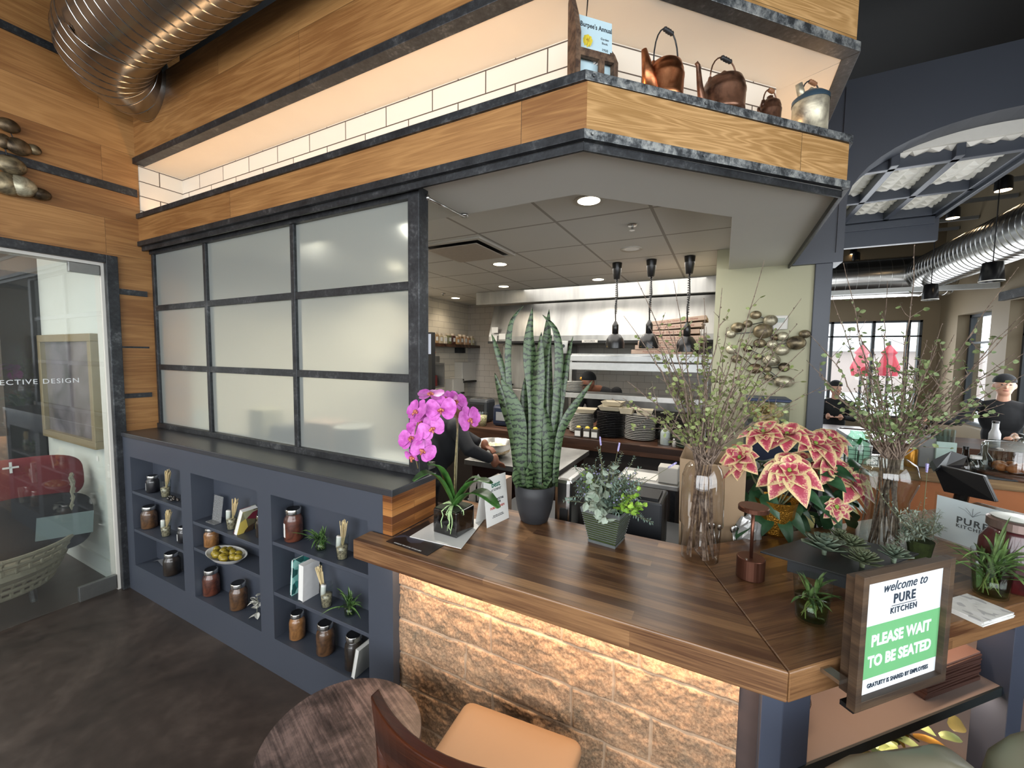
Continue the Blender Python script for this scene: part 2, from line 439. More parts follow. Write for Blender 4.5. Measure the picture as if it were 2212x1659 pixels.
# blue post and arched wall beyond
struct('trim_9', MB().box(.585, .69, 3.79, 3.95, 0, 2.37), M_blue, bev=.004)
def arch_poly():
    pts = [(.44, 2.37), (.745, 2.37), (.745, 2.74)]
    cx, a, b, z0 = 1.6, .855, .50, 2.75
    for i in range(0, 25):
        t = PI - PI*i/24
        pts.append((cx + a*math.cos(t), z0 + b*math.sin(t)**.85))
    pts += [(2.455, 2.37), (2.9, 2.37), (2.9, 3.65), (.44, 3.65)]
    return pts
Mxz = Matrix(((1, 0, 0, 0), (0, 0, 1, 0), (0, 1, 0, 0), (0, 0, 0, 1)))
w = MB(); w.prism(arch_poly(), 3.80, 4.02, Mxz)
struct('wall_arch', w, M_blue)
struct('trim_10', MB().box(.44, .745, 3.785, 3.80, 2.37, 2.44).box(.70, .745, 3.785, 3.80, 2.44, 3.6), M_blue)
# coffered ceiling of pressed tin behind the arch
def tin():
    t = NT('pressed_tin'); p = t.pos()
    ch = t.n('TexVoronoi'); ch.inputs['Scale'].default_value = 13; ch.distance = 'MANHATTAN'; ch.inputs['Randomness'].default_value = .25
    t.l(p, ch.inputs['Vector'])
    c = t.ramp(ch.outputs['Distance'], [(0, C('E9E7E0')), (.6, C('B9B5AC'))])
    return t.pbr(c, .5, 0, t.bump(ch.outputs['Distance'], 1., .05))
w = MB(); rs = random.Random(2); nx, ny = 14, 16; dx, dy = 1.3/nx, 1.53/ny
for i in range(nx):
    for j in range(ny):
        x, y = .5+i*dx, 4.02+j*dy; ap = (x+dx*rs.uniform(.25, .75), y+dy*rs.uniform(.25, .75), 3.147-.006*rs.random())
        w.add([(x, y, 3.165), (x+dx, y, 3.165), (x+dx, y+dy, 3.165), (x, y+dy, 3.165), ap], [(0, 4, 1), (1, 4, 2), (2, 4, 3), (3, 4, 0)])
w.box(.5, 1.8, 4.0, 5.55, 3.166, 3.26)
struct('ceiling_coffer', w, mat('tin_white', 'DEDCD4', .45, var=.05))
w = MB()
for x in (.70, 1.05, 1.395, 1.76): w.box(x-.015, x+.035, 4.02, 5.56, 3.08, 3.17)
for y in (4.10, 4.83, 5.5): w.box(.5, 1.8, y-.02, y+.03, 3.08, 3.17)
w.box(.5, 1.82, 5.53, 5.6, 2.84, 3.2); w.box(1.78, 1.82, 4.02, 5.6, 3.05, 3.25)
w.box(.5, 1.78, 5.5, 5.54, 3.0, 3.07)
struct('trim_11', w, M_blue, bev=.004)
# dining room beyond: walls with windows
YF, XR = 8.5, 2.89
wx0, wx1, wz0, wz1 = 1.36, PY(1995, 693, YF).x, .75, 2.29
w = MB(); w.box(.3, wx0, YF, YF+.2, 0, 4.3); w.box(wx1, XR+.2, YF, YF+.2, 0, 4.3); w.box(wx0, wx1, YF, YF+.2, 0, wz0); w.box(wx0, wx1, YF, YF+.2, wz1, 4.3)
struct('wall_dining_back', w, M_tan)
w = MB()
mf = mat('window_steel', '3C4044', .5)
for px in (1797, 1887, 1963): x = PY(px, 740, YF).x; w.box(x-.02, x+.02, YF+.02, YF+.08, wz0, wz1)
zz = PY(1850, 727, YF).z
w.box(wx0, wx1, YF+.02, YF+.08, zz-.012, zz+.012); w.box(wx0, wx1, YF+.02, YF+.08, wz1-.03, wz1); w.box(wx0, wx1, YF+.02, YF+.08, wz0, wz0+.03); w.box(wx1-.03, wx1, YF+.02, YF+.08, wz0, wz1)
win = struct('window_1', w, mf)
M_pane = thin_glass('window_pane', (.96, .98, .98), .8)
build(MB().box(wx0, wx1, YF+.045, YF+.05, wz0, wz1), 'pane', M_pane, win)
# right wall openings: (y0,y1,z0,z1)
yA0, yA1 = PX(2140, 700, XR).y, PX(2068, 700, XR).y
op = [(yA0, yA1, .8, 2.30), (PX(2240, 650, XR).y - 2.4, PX(2183, 650, XR).y, .8, 2.36)]
op.append((-2.6, 1.2, .5, 3.2))
w = MB(); ys = YF
for (a, b, z0, z1) in op:
    w.box(XR, XR+.25, b, ys, 0, 4.3); w.box(XR, XR+.25, a, b, 0, z0); w.box(XR, XR+.25, a, b, z1, 4.3); ys = a
w.box(XR, XR+.25, -3.4, ys, 0, 4.3)
struct('wall_right', w, M_tan)
for i, (a, b, z0, z1) in enumerate(op):
    w = MB(); x0 = XR+.12
    for y in (a, b-.04): w.box(x0, x0+.06, y, y+.04, z0, z1)
    for z in (z0, z1-.04): w.box(x0, x0+.06, a, b, z, z+.04)
    w.box(x0, x0+.06, a, b, z1-.40, z1-.375)
    n = max(1, round((b-a)/1.1))
    for k in range(1, n): y = a+(b-a)*k/n; w.box(x0, x0+.06, y-.02, y+.02, z0, z1)
    wo = struct('window_%d' % (i+2), w, mf)
    build(MB().box(x0+.02, x0+.025, a, b, z0, z1), 'pane', M_pane, wo)
struct('trim_12', MB().box(XR-.05, XR, op[1][0], op[1][1]+.12, 2.37, 2.47), M_steel)
# entrance front behind the photographer, mostly window
w = MB(); Y0 = -3.2
w.box(-3.77, -3.4, Y0-.2, Y0, 0, 4.3); w.box(-3.4, 2.89, Y0-.2, Y0, 0, .5); w.box(-3.4, 2.89, Y0-.2, Y0, 3.3, 4.3)
for x in (-1.35, .75): w.box(x-.12, x+.12, Y0-.2, Y0, .5, 3.3)
struct('wall_front', w, M_tan)
w = MB()
for x in (-3.4, -2.4, -1.5, -1.2, -.25, .6, .9, 1.85, 2.85): w.box(x-.025, x+.025, Y0-.12, Y0-.06, .5, 3.3)
for z in (.5, 1.2, 2.5, 3.26): w.box(-3.4, 2.89, Y0-.12, Y0-.06, z, z+.04)
struct('window_5', w, mf)
# side room seen through the glass door
XW = -8.6
M_rw = mat('side_room_white', 'C9CEC8', .6, var=.03, sc=3)
w = MB().box(-5.02, XL-.12, 1.215, 1.3, 0, 4.3)
struct('wall_side_room', w, M_rw)
struct('baseboard_side_room', MB().box(-5.02, XL-.12, 1.2, 1.215, 0, .13), M_rw)
w = MB().box(-6.6, -6.5, -3.4, 3.5, 0, 4.3).box(-6.5, -5.02, 3.4, 3.5, 0, 4.3)
struct('wall_side_room_back', w, mat('side_room_cream', 'B8ADA0', .6, var=.03, sc=3))
struct('ceiling_side_room', MB().box(-6.6, XL-.12, -3.4, 3.5, 2.75, 2.8), mat('side_room_ceiling', 'B7AEA6', .6))
# outdoors: snow ground, hazy hill line
struct('ground', MB().box(-40, 60, -60, 80, -.4, -.12), mat('snow', 'D9DEE2', .8, var=.06, sc=.4))
# ---------------------------------------------------------------- light
wd = bpy.data.worlds.new('sky'); SC.world = wd; wd.use_nodes = True
nt = wd.node_tree; bg = nt.nodes['Background']
bg.inputs[0].default_value = (.90, .95, 1., 1); bg.inputs[1].default_value = 2.5
COOL = (.96, .98, 1.)
area('daylight_front', (-.4, -3.1, 2.0), (-.4, 2, 1.2), 5.8, 2.6, 190, COOL)
area('daylight_right', (2.8, -.7, 1.9), (-2, -.4, 1.2), 3.6, 2.4, 75, COOL)
area('daylight_dining', (2.8, 5.2, 1.7), (0, 5, 1.2), 2.4, 1.5, 30, COOL)
area('arch_fill', (1.6, 4.4, 1.6), (1.3, 4.8, 3.1), 1.0, .8, 9, COOL)  # added fill aimed up at the coffers, no lamp stands there
area('daylight_back', (2.0, 8.4, 1.6), (1.6, 3, 1.2), 1.2, 1.4, 22, COOL)
# cove strips
for a, b in ((V3(XL+.05, 1.455, 2.615), V3(-.5, 1.455, 2.615)), (V3(-.47, 1.47, 2.615), V3(.33, 2.27, 2.615)), (V3(.355, 2.3, 2.615), V3(.355, 3.7, 2.615))):
    L = (b-a).length; o = area('cove_strip', (a+b)/2, (a+b)/2+V3(0, 0, 1), L, .02, 1.35*L, (1., .60, .30))
    d = (b-a).normalized(); o.rotation_euler = (Matrix(((d.x, 0, 0), (d.y, 0, 0), (0, 0, 0))).to_3x3() if 0 else Vector((0, 0, 1)).to_track_quat('-Z', 'Y').to_euler())
    ang = math.atan2(d.y, d.x); o.rotation_euler = (Matrix.Rotation(ang, 3, 'Z') @ Matrix.Rotation(PI, 3, 'X')).to_euler()
SC.view_settings.view_transform = 'Standard'; SC.view_settings.look = 'None'; SC.view_settings.gamma = 1; SC.view_settings.exposure = .3
SC.view_settings.use_curve_mapping = False
SC.cycles.use_denoising = True
SC.cycles.max_bounces = 8; SC.cycles.diffuse_bounces = 3; SC.cycles.glossy_bounces = 3; SC.cycles.transmission_bounces = 6; SC.cycles.transparent_max_bounces = 12
SC.cycles.sample_clamp_indirect = 4
SC.cycles.caustics_reflective = False; SC.cycles.caustics_refractive = False
# ================================================================ display shelf unit under the glass
ZS = [(-3.525, -2.87), (-2.75, -2.097), (-1.985, -1.315)]
SHZ = [(.71, .445), (.655, .495), (.704, .44)]
X1 = -1.175
su = thing('display_shelf', (-2.4, 1.35, 0), 'slate blue built-in display shelf with three open bays under the frosted glass', 'shelf')
w = MB()
w.box(-3.645, X1, 1.22, 1.50, 0, .19); w.box(-3.645, X1, 1.22, 1.50, .945, 1.075)
xs = [-3.645] + [v for a in ZS for v in a] + [X1]
for i in range(0, 8, 2): w.box(xs[i], xs[i+1], 1.22, 1.5, .19, .945)
build(w, 'carcass', M_blue, su)
build(MB().box(-3.6, X1-.02, 1.34, 1.36, .19, .945), 'back_panel', M_blue, su)
for (a, b), zz in zip(ZS, SHZ):
    for z in zz: build(MB().box(a, b, 1.222, 1.34, z-.018, z), 'shelf', M_blue, su, bev=.0015)
build(MB().box(-3.645, X1+.008, 1.212, 1.50, 1.075, 1.103), 'ledge', M_bluet, su, bev=.003)
M_cw = wood('counter_side_wood', (0, 1, .0), (0, 0, 1), .5, .03, '5B3317', '9A6534', 'C08F55', .4, .0006, 4)
build(MB().box(-1.222, X1+.004, 1.214, 1.50, .91, 1.075), 'end_panel', M_cw, su, bev=.002)

# ================================================================ frosted glass partition
YG = 1.45
def frosted():
    t = NT('frosted_glass')
    b = t.n('BsdfPrincipled'); b.inputs['Base Color'].default_value = (.80, .85, .81, 1); b.inputs['Roughness'].default_value = .38
    b.inputs['Transmission Weight'].default_value = .78; b.inputs['IOR'].default_value = 1.08; b.inputs['Specular IOR Level'].default_value = .15
    t.l(b.outputs[0], t.out.inputs[0]); return t.m
gp = thing('glass_partition', (-2.4, YG, 1.103), 'frosted glass partition of nine panes in a blackened steel grid', 'partition')
gx = [-3.64] + [PY(a, b, YG).x for a, b in ((451, 640), (640, 640))] + [-1.262]
gz = [1.103, PY(640, 806, YG).z, PY(640, 640, YG).z, 2.36]
w = MB()
for i, x in enumerate(gx):
    h = .0275 if i == 3 else .016
    if i == 0: w.box(x, x+.03, YG-.02, YG+.02, 1.103, 2.38)
    elif i == 3: continue
    else: w.box(x-h, x+h, YG-.02, YG+.02, 1.103, 2.38)
for j, z in enumerate(gz):
    if j in (0,): w.box(-3.64, gx[3], YG-.03, YG+.02, z, z+.035)
    elif j == 3: w.box(-3.64, gx[3], YG-.03, YG+.02, z-.02, z+.02)
    else: w.box(-3.64, gx[3], YG-.018, YG+.018, z-.019, z+.019)
build(w, 'frame', M_steel, gp, bev=.002)
build(MB().box(gx[3]-.002, gx[3]+.062, YG-.03, YG+.035, 1.103, 2.383), 'post', M_steel, gp, bev=.003)
M_fr = frosted()
for i in range(3):
    for j in range(3): build(MB().box(gx[i]+.012, gx[i+1]-.012, YG-.003, YG+.003, gz[j]+.012, gz[j+1]-.012), 'pane', M_fr, gp)
M_chrome = mat('brushed_steel', 'B8B8B6', .25, 1., var=.04, sc=20)
w = MB(); a, b = V3(gx[3]+.06, YG+.02, 2.352), PZ(1003, 468, 2.37)
w.cyl(a, b, .006, 10); w.cyl(b-V3(0, 0, .0), b+V3(0, 0, .012), .02, 12); w.cyl(a-V3(.0, 0, 0), a+(b-a).normalized()*.012, .014, 12)
build(w, 'brace', M_chrome, gp, smooth=True)

# ================================================================ host counter
M_ctA = wood('butcher_block_a', (1, 0, 0), (0, 1, .9), 1.3, .042, '4E3220', '8C6846', 'BA956C', .34, .0003, 4, tone=.3, gapc=.7, ring_amt=.4)
M_ctB = wood('butcher_block_b', tuple(DB), tuple(V3(-.707, .707, .9)), .62, .042, '4A2E1C', '83603F', 'AE8860', .34, .0003, 4, tone=.28, gapc=.7, ring_amt=.4)
hc = thing('host_counter', (-.2, 1.5, 0), 'butcher block host counter with a mitred corner above a rough stone front', 'counter')
ZC0, ZC = .832, .91
build(MB().prism([(-1.29, 1.12), (.17, 1.12), (-.0755, 1.715), (-1.17, 1.715), (-1.17, 1.214), (-1.29, 1.214)], ZC0, ZC), 'countertop', M_ctA, hc, bev=.004)
build(MB().prism([(.1712, 1.1212), (1.65, 2.60), (1.23, 3.02), (-.0743, 1.7155)], ZC0, ZC), 'countertop', M_ctB, hc, bev=.004)
# stone front
def stone():
    rs = random.Random(3); blocks = []; zt = .832
    for k, h in enumerate((.15, .145, .15, .14, .15, .13)):
        x = -1.18 - rs.random()*.2
        while x < .09:
            L = rs.uniform(.24, .5); blocks.append((x, x+L, max(-.01, zt-h), zt, rs.random())); x += L
        zt -= h
    W, H = 1.255, .832; nx, nz = 330, 215; vs = []; mats = []
    ec = []
    for j in range(nz+1):
        z = H*j/nz
        row = [b for b in blocks if b[2] <= z <= b[3]+1e-6]
        for i in range(nx+1):
            x = -1.176+W*i/nx
            wx = x + .006*MN.noise(V3(x*9, z*9, 4)); wz = z + .006*MN.noise(V3(x*7, z*9, 9))
            d = 1; tone = 0; bb = None
            for b in blocks:
                if b[0] <= wx <= b[1] and b[2] <= wz <= b[3]:
                    d = min(wx-b[0], b[1]-wx, wz-b[2], b[3]-wz); bb = b; break
            hgt = min(1, d/.010)
            n = MN.noise(V3(x*9, z*9, (bb[4] if bb else 0)*9))*.008 + MN.noise(V3(x*28, z*28, 3))*.0065 + MN.noise(V3(x*80, z*80, 5))*.003
            y = 1.268 - (1-(1-hgt)**2)*.010 - n*hgt
            vs.append((x, y, z)); ec.append(d)
    fs = []; mi = []
    for j in range(nz):
        for i in range(nx):
            a = j*(nx+1)+i; fs.append((a, a+1, a+nx+2, a+nx+1)); mi.append(1 if min(ec[a], ec[a+nx+2]) < .0028 else 0)
    m = MB(); m.add(vs, fs); return m, mi
def stone_mat():
    t = NT('split_face_stone'); p = t.pos()
    a = t.noise(p, 3.2, 4, .6, .8); b = t.noise(p, 130, 3, .7); c = t.noise(p, 22, 4, .6, .5)
    base = t.ramp(a, [(.36, C('76644F')), (.5, C('A8876A')), (.62, C('C09A76'))])
    sp = t.ramp(b, [(.36, C('4E3626')), (.52, C('A88668')), (.68, C('D6B28C'))])
    col = t.mix(.45, base, sp)
    rust = t.ramp(c, [(.52, (0, 0, 0)), (.66, (1, 1, 1))])
    col = t.mix(t.math('MULTIPLY', rust, .35), col, C('6E6A5C'))
    return t.pbr(col, .85, 0, t.bump(b, .5, .003))
sm, mi = stone()
so = build(sm, 'stone_front', stone_mat(), hc, smooth=False)
so.data.materials.append(mat('stone_mortar', 'B49A80', .9, var=.2, sc=60))
for p, k in zip(so.data.polygons, mi): p.material_index = k; p.use_smooth = True
M_blued = mat('slate_blue_frame', '3F4656', .45, var=.05, sc=4)
M_copper = mat('mauve_shelf_board', '8A7A72', .5, var=.08, sc=6)
w = MB().prism([(.127, 1.2), (.174, 1.2), (.243, 1.269), (.19, 1.322), (.127, 1.322)], 0, ZC0)
build(w, 'post', M_blued, hc, bev=.002)
build(MB().box(.079, .127, 1.262, 1.30, 0, ZC0), 'filler_panel', mat('brown_panel', '4A3E3C', .6), hc)
build(MB().box(-1.17, .1, 1.285, 1.68, 0, ZC0), 'base', mat('counter_base', '33302F', .7), hc)
def onB(c0, c1, s0, s1):
    """footprint between offsets c0,c1 (x-y) and along-B distances s0,s1 from (0.17,1.12)"""
    def q(c, s): o = V3(.17, 1.12, 0) + DB*s; k = (o.x-o.y-c)/2; return (o.x-k, o.y+k)
    return [q(c0, s0), q(c0, s1), q(c1, s1), q(c1, s0)]
build(MB().prism(onB(-1.0, -1.06, .09, 1.9), .80, ZC0), 'rail', M_blued, hc)
build(MB().prism(onB(-1.0, -1.12, 1.04, 1.13), 0, .80), 'post', M_blued, hc, bev=.002)
build(MB().prism(onB(-1.03, -1.5, .12, 1.75), .55, .575), 'shelf', M_copper, hc, bev=.002)
build(MB().prism(onB(-1.03, -1.5, .12, 1.75), .16, .185), 'shelf', M_copper, hc, bev=.002)
for zz in (.545, .155): build(MB().prism(onB(-1.022, -1.03, .12, 1.75), zz, zz+.03), 'shelf_edge', mat('dark_edge', '1E2628', .5), hc)
build(MB().prism(onB(-1.5, -1.53, .12, 1.75), .0, ZC0), 'back_panel', M_copper, hc)
area('counter_strip', (-.55, 1.205, .826), (-.55, 1.225, 0), 1.22, .012, 4.2, (1., .70, .45))
o = area('shelf_strip', V3(.17, 1.12, .822)+DB*.7+NB*(-.12), V3(.17, 1.12, 0)+DB*.7+NB*(-.16), 1.1, .012, 1.5, (1., .70, .48))
o.rotation_euler = (0, 0, PI/4)
o = area('shelf_strip', V3(.17, 1.12, .54)+DB*.6+NB*(-.10), V3(.17, 1.12, 0)+DB*.7+NB*(-.16), 1.0, .012, 3.5, (1., .72, .5))
o.rotation_euler = (0, 0, PI/4)

# ================================================================ welcome sign hanging on the counter edge
SO = V3(.3075, 1.1675, .828); SW, SH = .335, .328
sg = thing('welcome_sign', SO + DB*SW/2 - NB*.03, 'framed green and white please wait to be seated sign fixed to the counter edge', 'sign')
M_fr1 = wood('sign_frame_wood', tuple(DB), (0, 0, 1), .6, .6, '33261C', '54412F', '6E5946', .55, .0003, 4)
Ms = frame(SO, DB, (0, 0, 1))
def onS(mb, u0, u1, v0, v1, d0, d1): mb.add([Ms @ V3(u, v, d) for d in (d0, d1) for v in (v0, v1) for u in (u0, u1)], [(0, 2, 3, 1), (4, 5, 7, 6), (0, 1, 5, 4), (2, 6, 7, 3), (0, 4, 6, 2), (1, 3, 7, 5)]); return mb
w = MB(); bo = .019
onS(w, 0, bo, 0, SH, -.02, 0); onS(w, SW-bo, SW, 0, SH, -.02, 0); onS(w, bo, SW-bo, 0, bo+.004, -.02, 0); onS(w, bo, SW-bo, SH-bo, SH, -.02, 0)
onS(w, bo, SW-bo, bo, SH-bo, -.03, -.05)
build(w, 'frame', M_fr1, sg, bev=.001)
M_sw = mat('sign_white', 'E4EAEE', .35, var=.01); M_sg = mat('sign_green', '6FB27A', .35, var=.02); M_navy = mat('sign_navy', '2E3A48', .4, var=.01)
pn = build(onS(MB(), bo, SW-bo, bo+.004, SH-bo, -.02, -.014), 'panel', M_sw, sg)
iw0, iw1, ih0, ih1 = bo, SW-bo, bo+.004, SH-bo; IH = ih1-ih0
build(onS(MB(), iw0, iw1, ih0+IH*.135, ih0+IH*.595, -.014, -.0135), 'green_band', M_sg, sg)
rl = sg.location
def sgn(body, u, v, size, m, **k):
    M = Matrix.Translation(-rl) @ Ms @ Matrix.Translation(V3(u, v, -.0132)); return text(body, size, m, sg, M, **k)
cx = SW/2+.004
sgn('welcome to', cx, ih0+IH*.90, .034, M_navy, shear=.35, space=1.05, sx=.95)
sgn('PURE', cx, ih0+IH*.785, .032, M_navy, space=1.15, bold=.0008)
onSl = onS(MB(), cx-.046, cx+.046, ih0+IH*.725, ih0+IH*.729, -.0135, -.013); build(onSl, 'divider_line', M_navy, sg)
sgn('KITCHEN', cx, ih0+IH*.683, .0205, M_navy, space=1.2, bold=.0004)
sgn('PLEASE WAIT', cx, ih0+IH*.455, .0385, M_sw, space=1.05, bold=.0016, sx=.92)
sgn('TO BE SEATED', cx, ih0+IH*.275, .0385, M_sw, space=1.02, bold=.0016, sx=.92)
sgn('GRATUITY IS SHARED BY EMPLOYEES', cx, ih0+IH*.065, .0152, M_navy, space=1.05, bold=.0003, sx=.86)
w = MB()
onS(w, -.028, .0, .062, .072, -.07, -.02)
build(w, 'bracket', M_chrome, sg); build(onS(MB(), .01, .04, -.012, .0, -.04, -.01), 'foot', M_black, sg)

# ================================================================ low stump table, dining chair, two armchairs
def tabletop_mat():
    t = NT('weathered_table'); p = t.pos(); u = t.dot(p, (.94, -.34, 0)); v = t.dot(p, (.34, .94, .0))
    a = t.noise(t.comb(t.math('MULTIPLY', u, 4.), t.math('MULTIPLY', v, 90.)), 1, 4, .65); b = t.noise(p, 9, 5, .7, .4)
    f = t.math('ADD', t.math('MULTIPLY', a, .45), t.math('MULTIPLY', b, .6))
    c = t.ramp(f, [(.36, C('1E1A1A')), (.5, C('4C4240')), (.64, C('7A6A66'))])
    return t.pbr(c, .42, 0, t.bump(a, .2, .001))
tb = thing('side_table', (-1.0096, .8257, 0), 'round weathered dark wood drum side table beside the chair', 'table')
build(MB().lathe([(.236, .425), (.2415, .43), (.242, .446), (.240, .45)], 64, (0, 0, 0)), 'tabletop', tabletop_mat(), tb, world=False)
M_drum = mat('drum_wood', '3A3230', .6, var=.25, sc=12)
build(MB().lathe([(.19, 0), (.232, .1), (.238, .3), (.235, .425)], 48, cap0=False, cap1=False), 'drum', M_drum, tb, world=False, smooth=True)

M_tanl = mat('tan_leather', '957A60', .5, var=.05, sc=5, bmp=.05)
M_chw = wood('chair_walnut', (1, 0, 0), (0, 1, 1), 2, 2, '24100A', '4A2413', '6B3A20', .28, .0003, 3)
def rounded_pad(mb, poly, z0, z1, r=.03, n=5):
    """cushion: inset rings give a pillowed edge"""
    c = V3(sum(p[0] for p in poly)/len(poly), sum(p[1] for p in poly)/len(poly), 0)
    # round the corners
    pts = []
    m = len(poly)
    for i in range(m):
        a, b, d = V3(*poly[i-1], 0), V3(*poly[i], 0), V3(*poly[(i+1) % m], 0)
        rr = min(r*1.6, (a-b).length/2.2, (d-b).length/2.2); p0 = b+(a-b).normalized()*rr; p1 = b+(d-b).normalized()*rr
        for k in range(n+1):
            t = k/n; pts.append(p0*(1-t)**2 + b*2*t*(1-t) + p1*t*t)
    rings = []
    h = z1-z0
    for (ins, zz) in ((r*.8, 0), (r*.25, .12), (0, .35), (0, .65), (r*.2, .85), (r*.6, .97), (r*2, 1.05), (r*4, 1.1)):
        ring = []
        for q in pts:
            d = (c-q); L = d.length; ring.append(q + d*(min(ins, L*.9)/L) + V3(0, 0, z0+h*zz))
        rings.append(ring)
    vs = [v for rg in rings for v in rg]; N = len(pts); fs = []
    for j in range(len(rings)-1):
        for i in range(N): k = (i+1) % N; fs.append((j*N+i, j*N+k, (j+1)*N+k, (j+1)*N+i))
    fs.append(tuple(range(N-1, -1, -1))); fs.append(tuple((len(rings)-1)*N+i for i in range(N)))
    mb.add(vs, fs); return mb
ch = thing('dining_chair', (-.52, .88, 0), 'dark walnut dining chair with tan leather seat facing the stone front', 'chair')
build(rounded_pad(MB(), [(-.742, 1.125), (-.72, .74), (-.33, .74), (-.335, 1.165)], .415, .463, .022), 'seat', M_tanl, ch, smooth=True)
build(MB().prism([(-.72, .72), (-.34, .72), (-.345, 1.13), (-.725, 1.10)], .365, .42), 'seat_frame', M_chw, ch, bev=.004)
def arc_rail(mb, z0, z1, x0, x1, ye, ym, th, n=14, rake=0.):
    vs = []
    for i in range(n+1):
        t = i/n; x = x0+(x1-x0)*t; y = ye + (ym-ye)*(1-(2*t-1)**2)
        for (dy, z) in ((0, z0), (th, z0), (th, z1), (0, z1)): vs.append((x, y+dy-rake*(z-z0), z))
    fs = [(0, 1, 2, 3)]
    for i in range(n):
        for k in range(4): l = (k+1) % 4; fs.append((i*4+k, (i+1)*4+k, (i+1)*4+l, i*4+l))
    fs.append(tuple(n*4+k for k in (3, 2, 1, 0))); mb.add(vs, fs); return mb
build(arc_rail(MB(), .68, .815, -.735, -.29, .700, .640, .028, rake=.12), 'backrest', M_chw, ch, bev=.004)
build(arc_rail(MB(), .56, .60, -.70, -.33, .705, .66, .02, rake=.1), 'back_rail', M_chw, ch, bev=.003)
for sx in (-1, 1):
    X0 = -.515+sx*.19
    build(MB().tube([(X0, .76, 0), (X0, .73, .25), (X0, .715, .42), (X0+sx*.010, .71, .6), (X0+sx*.018, .705, .74)], [.013, .016, .019, .017, .014], 8), 'leg', M_chw, ch, smooth=True)
    build(MB().tube([(X0, 1.10, 0), (X0, 1.08, .38)], [.013, .019], 8), 'leg', M_chw, ch, smooth=True)
for sx in (-1, 1): build(MB().cyl((-.515+sx*.19, .74, .18), (-.515+sx*.19, 1.09, .18), .009, 8), 'stretcher', M_chw, ch, smooth=True)

M_olive = mat('olive_leather', '6E6A58', .42, var=.06, sc=5, bmp=.05)
def armchair(o, dirx, w_, lab):
    """back of the chair at o, running along dirx"""
    d = Vector(dirx).normalized(); n = V3(d.y, -d.x, 0)
    t = thing('armchair', (o + d*w_/2 + n*.2) * 1, lab, 'armchair', 'olive leather armchairs by the counter')
    t.location.z = 0
    q = lambda a, b: tuple((o + d*a + n*b).to_2d())
    build(rounded_pad(MB(), [q(0, 0), q(0, .13), q(w_, .13), q(w_, 0)], .30, .79, .03), 'backrest', M_olive, t, smooth=True)
    build(rounded_pad(MB(), [q(.06, .13), q(.06, .55), q(w_-.06, .55), q(w_-.06, .13)], .30, .44, .03), 'seat', M_olive, t, smooth=True)
    for a in (0, w_-.07): build(rounded_pad(MB(), [q(a, .12), q(a, .56), q(a+.07, .56), q(a+.07, .12)], .28, .60, .02), 'armrest', M_olive, t, smooth=True)
    for a in (.05, w_-.05):
        for b in (.05, .5): p = o+d*a+n*b; build(MB().tube([(p.x, p.y, 0), (p.x, p.y, .3)], [.012, .018], 8), 'leg', M_chw, t, smooth=True)
a0 = PZ(1735, 1640, .79); a1 = PZ(2055, 1597, .79)
armchair(V3(a0.x, a0.y, 0), (a1-a0), (a1-a0).length, 'olive leather armchair nearer the dining chair, its back against the host counter')
b0 = PZ(2085, 1597, .80); b1 = PZ(2212, 1572, .80)
d = (b1-b0); armchair(V3(b0.x, b0.y, 0)+d.normalized()*.01, d, .5, 'olive leather armchair further right beneath the stacked menus')
# ================================================================ small makers
M_lid = mat('jar_lid_silver', 'C9C9C6', .25, 1., var=.03)
M_lidtop = mat('jar_lid_dark', '2A2B2E', .3, .5)
M_lab = mat('paper_label', 'E2E3DF', .6, var=.02)
M_gl = thin_glass('clear_glass', (.86, .90, .87), 1.6, edge=.9)
def contents_mat(name, a, b, sc=22):
    if name in _cache: return _cache[name]
    t = NT(name); p = t.pos(); f = t.noise(p, sc, 4, .6, .6)
    c = t.ramp(f, [(.35, C(a)), (.62, C(b))]); _cache[name] = t.pbr(c, .4, 0, None, Coat_Weight=.7, Coat_Roughness=.04); return t.m
CJ = {'amber': contents_mat('pickle_amber', '2E160A', '74401E'), 'red': contents_mat('pickle_red', '260E08', '643626'), 'dark': contents_mat('pickle_dark', '0E0C0A', '2C221A'),
      'brown': contents_mat('pickle_brown', '24160C', '64462C'), 'black': contents_mat('jam_black', '08080A', '15141A'), 'tan': contents_mat('pickle_tan', '5A3A1C', '94683C')}
def mason_jar(loc, r, h, fill, label, lab=None, grp='preserve jars on the display shelf'):
    t = thing('preserve_jar', loc, label, 'jar', grp)
    hb = h*.86
    build(MB().lathe([(r*.86, 0), (r, r*.15), (r, hb*.74), (r*.93, hb*.84), (r*.76, hb*.92), (r*.76, hb)], 20), 'jar_body', CJ[fill], t, world=False, smooth=True)
    build(MB().lathe([(r*.80, hb-.004), (r*.84, hb), (r*.84, h-.003), (r*.80, h), (r*.70, h)], 20, cap0=False, cap1=False), 'lid_ring', M_lid, t, world=False, smooth=True)
    build(MB().lathe([(r*.71, h-.004), (r*.71, h-.001)], 20), 'lid', M_lidtop, t, world=False)
    if lab is not None:
        vs = []; n = 8; a0 = lab
        for k in range(n+1):
            a = a0 + (k/n-.5)*1.3
            for z in (hb*.18, hb*.68): vs.append((r*1.012*math.cos(a), r*1.012*math.sin(a), z))
        m = MB(); m.add(vs, [(2*k, 2*k+2, 2*k+3, 2*k+1) for k in range(n)]); build(m, 'label', M_lab, t, world=False, smooth=True)
    return t
M_grain = contents_mat('river_pebbles', '4A4034', 'B5A88C', 90)
M_wheat = mat('dried_wheat', 'CDB98C', .8, var=.2, sc=60)
M_paper = mat('paper_white', 'DCDCD8', .6, var=.02)
def tumbler(t, r, h, m=None):
    build(MB().lathe([(r*.75, 0), (r*.8, .003), (r, h)], 18, cap1=False), 'glass', m or M_gl, t, world=False, smooth=True)
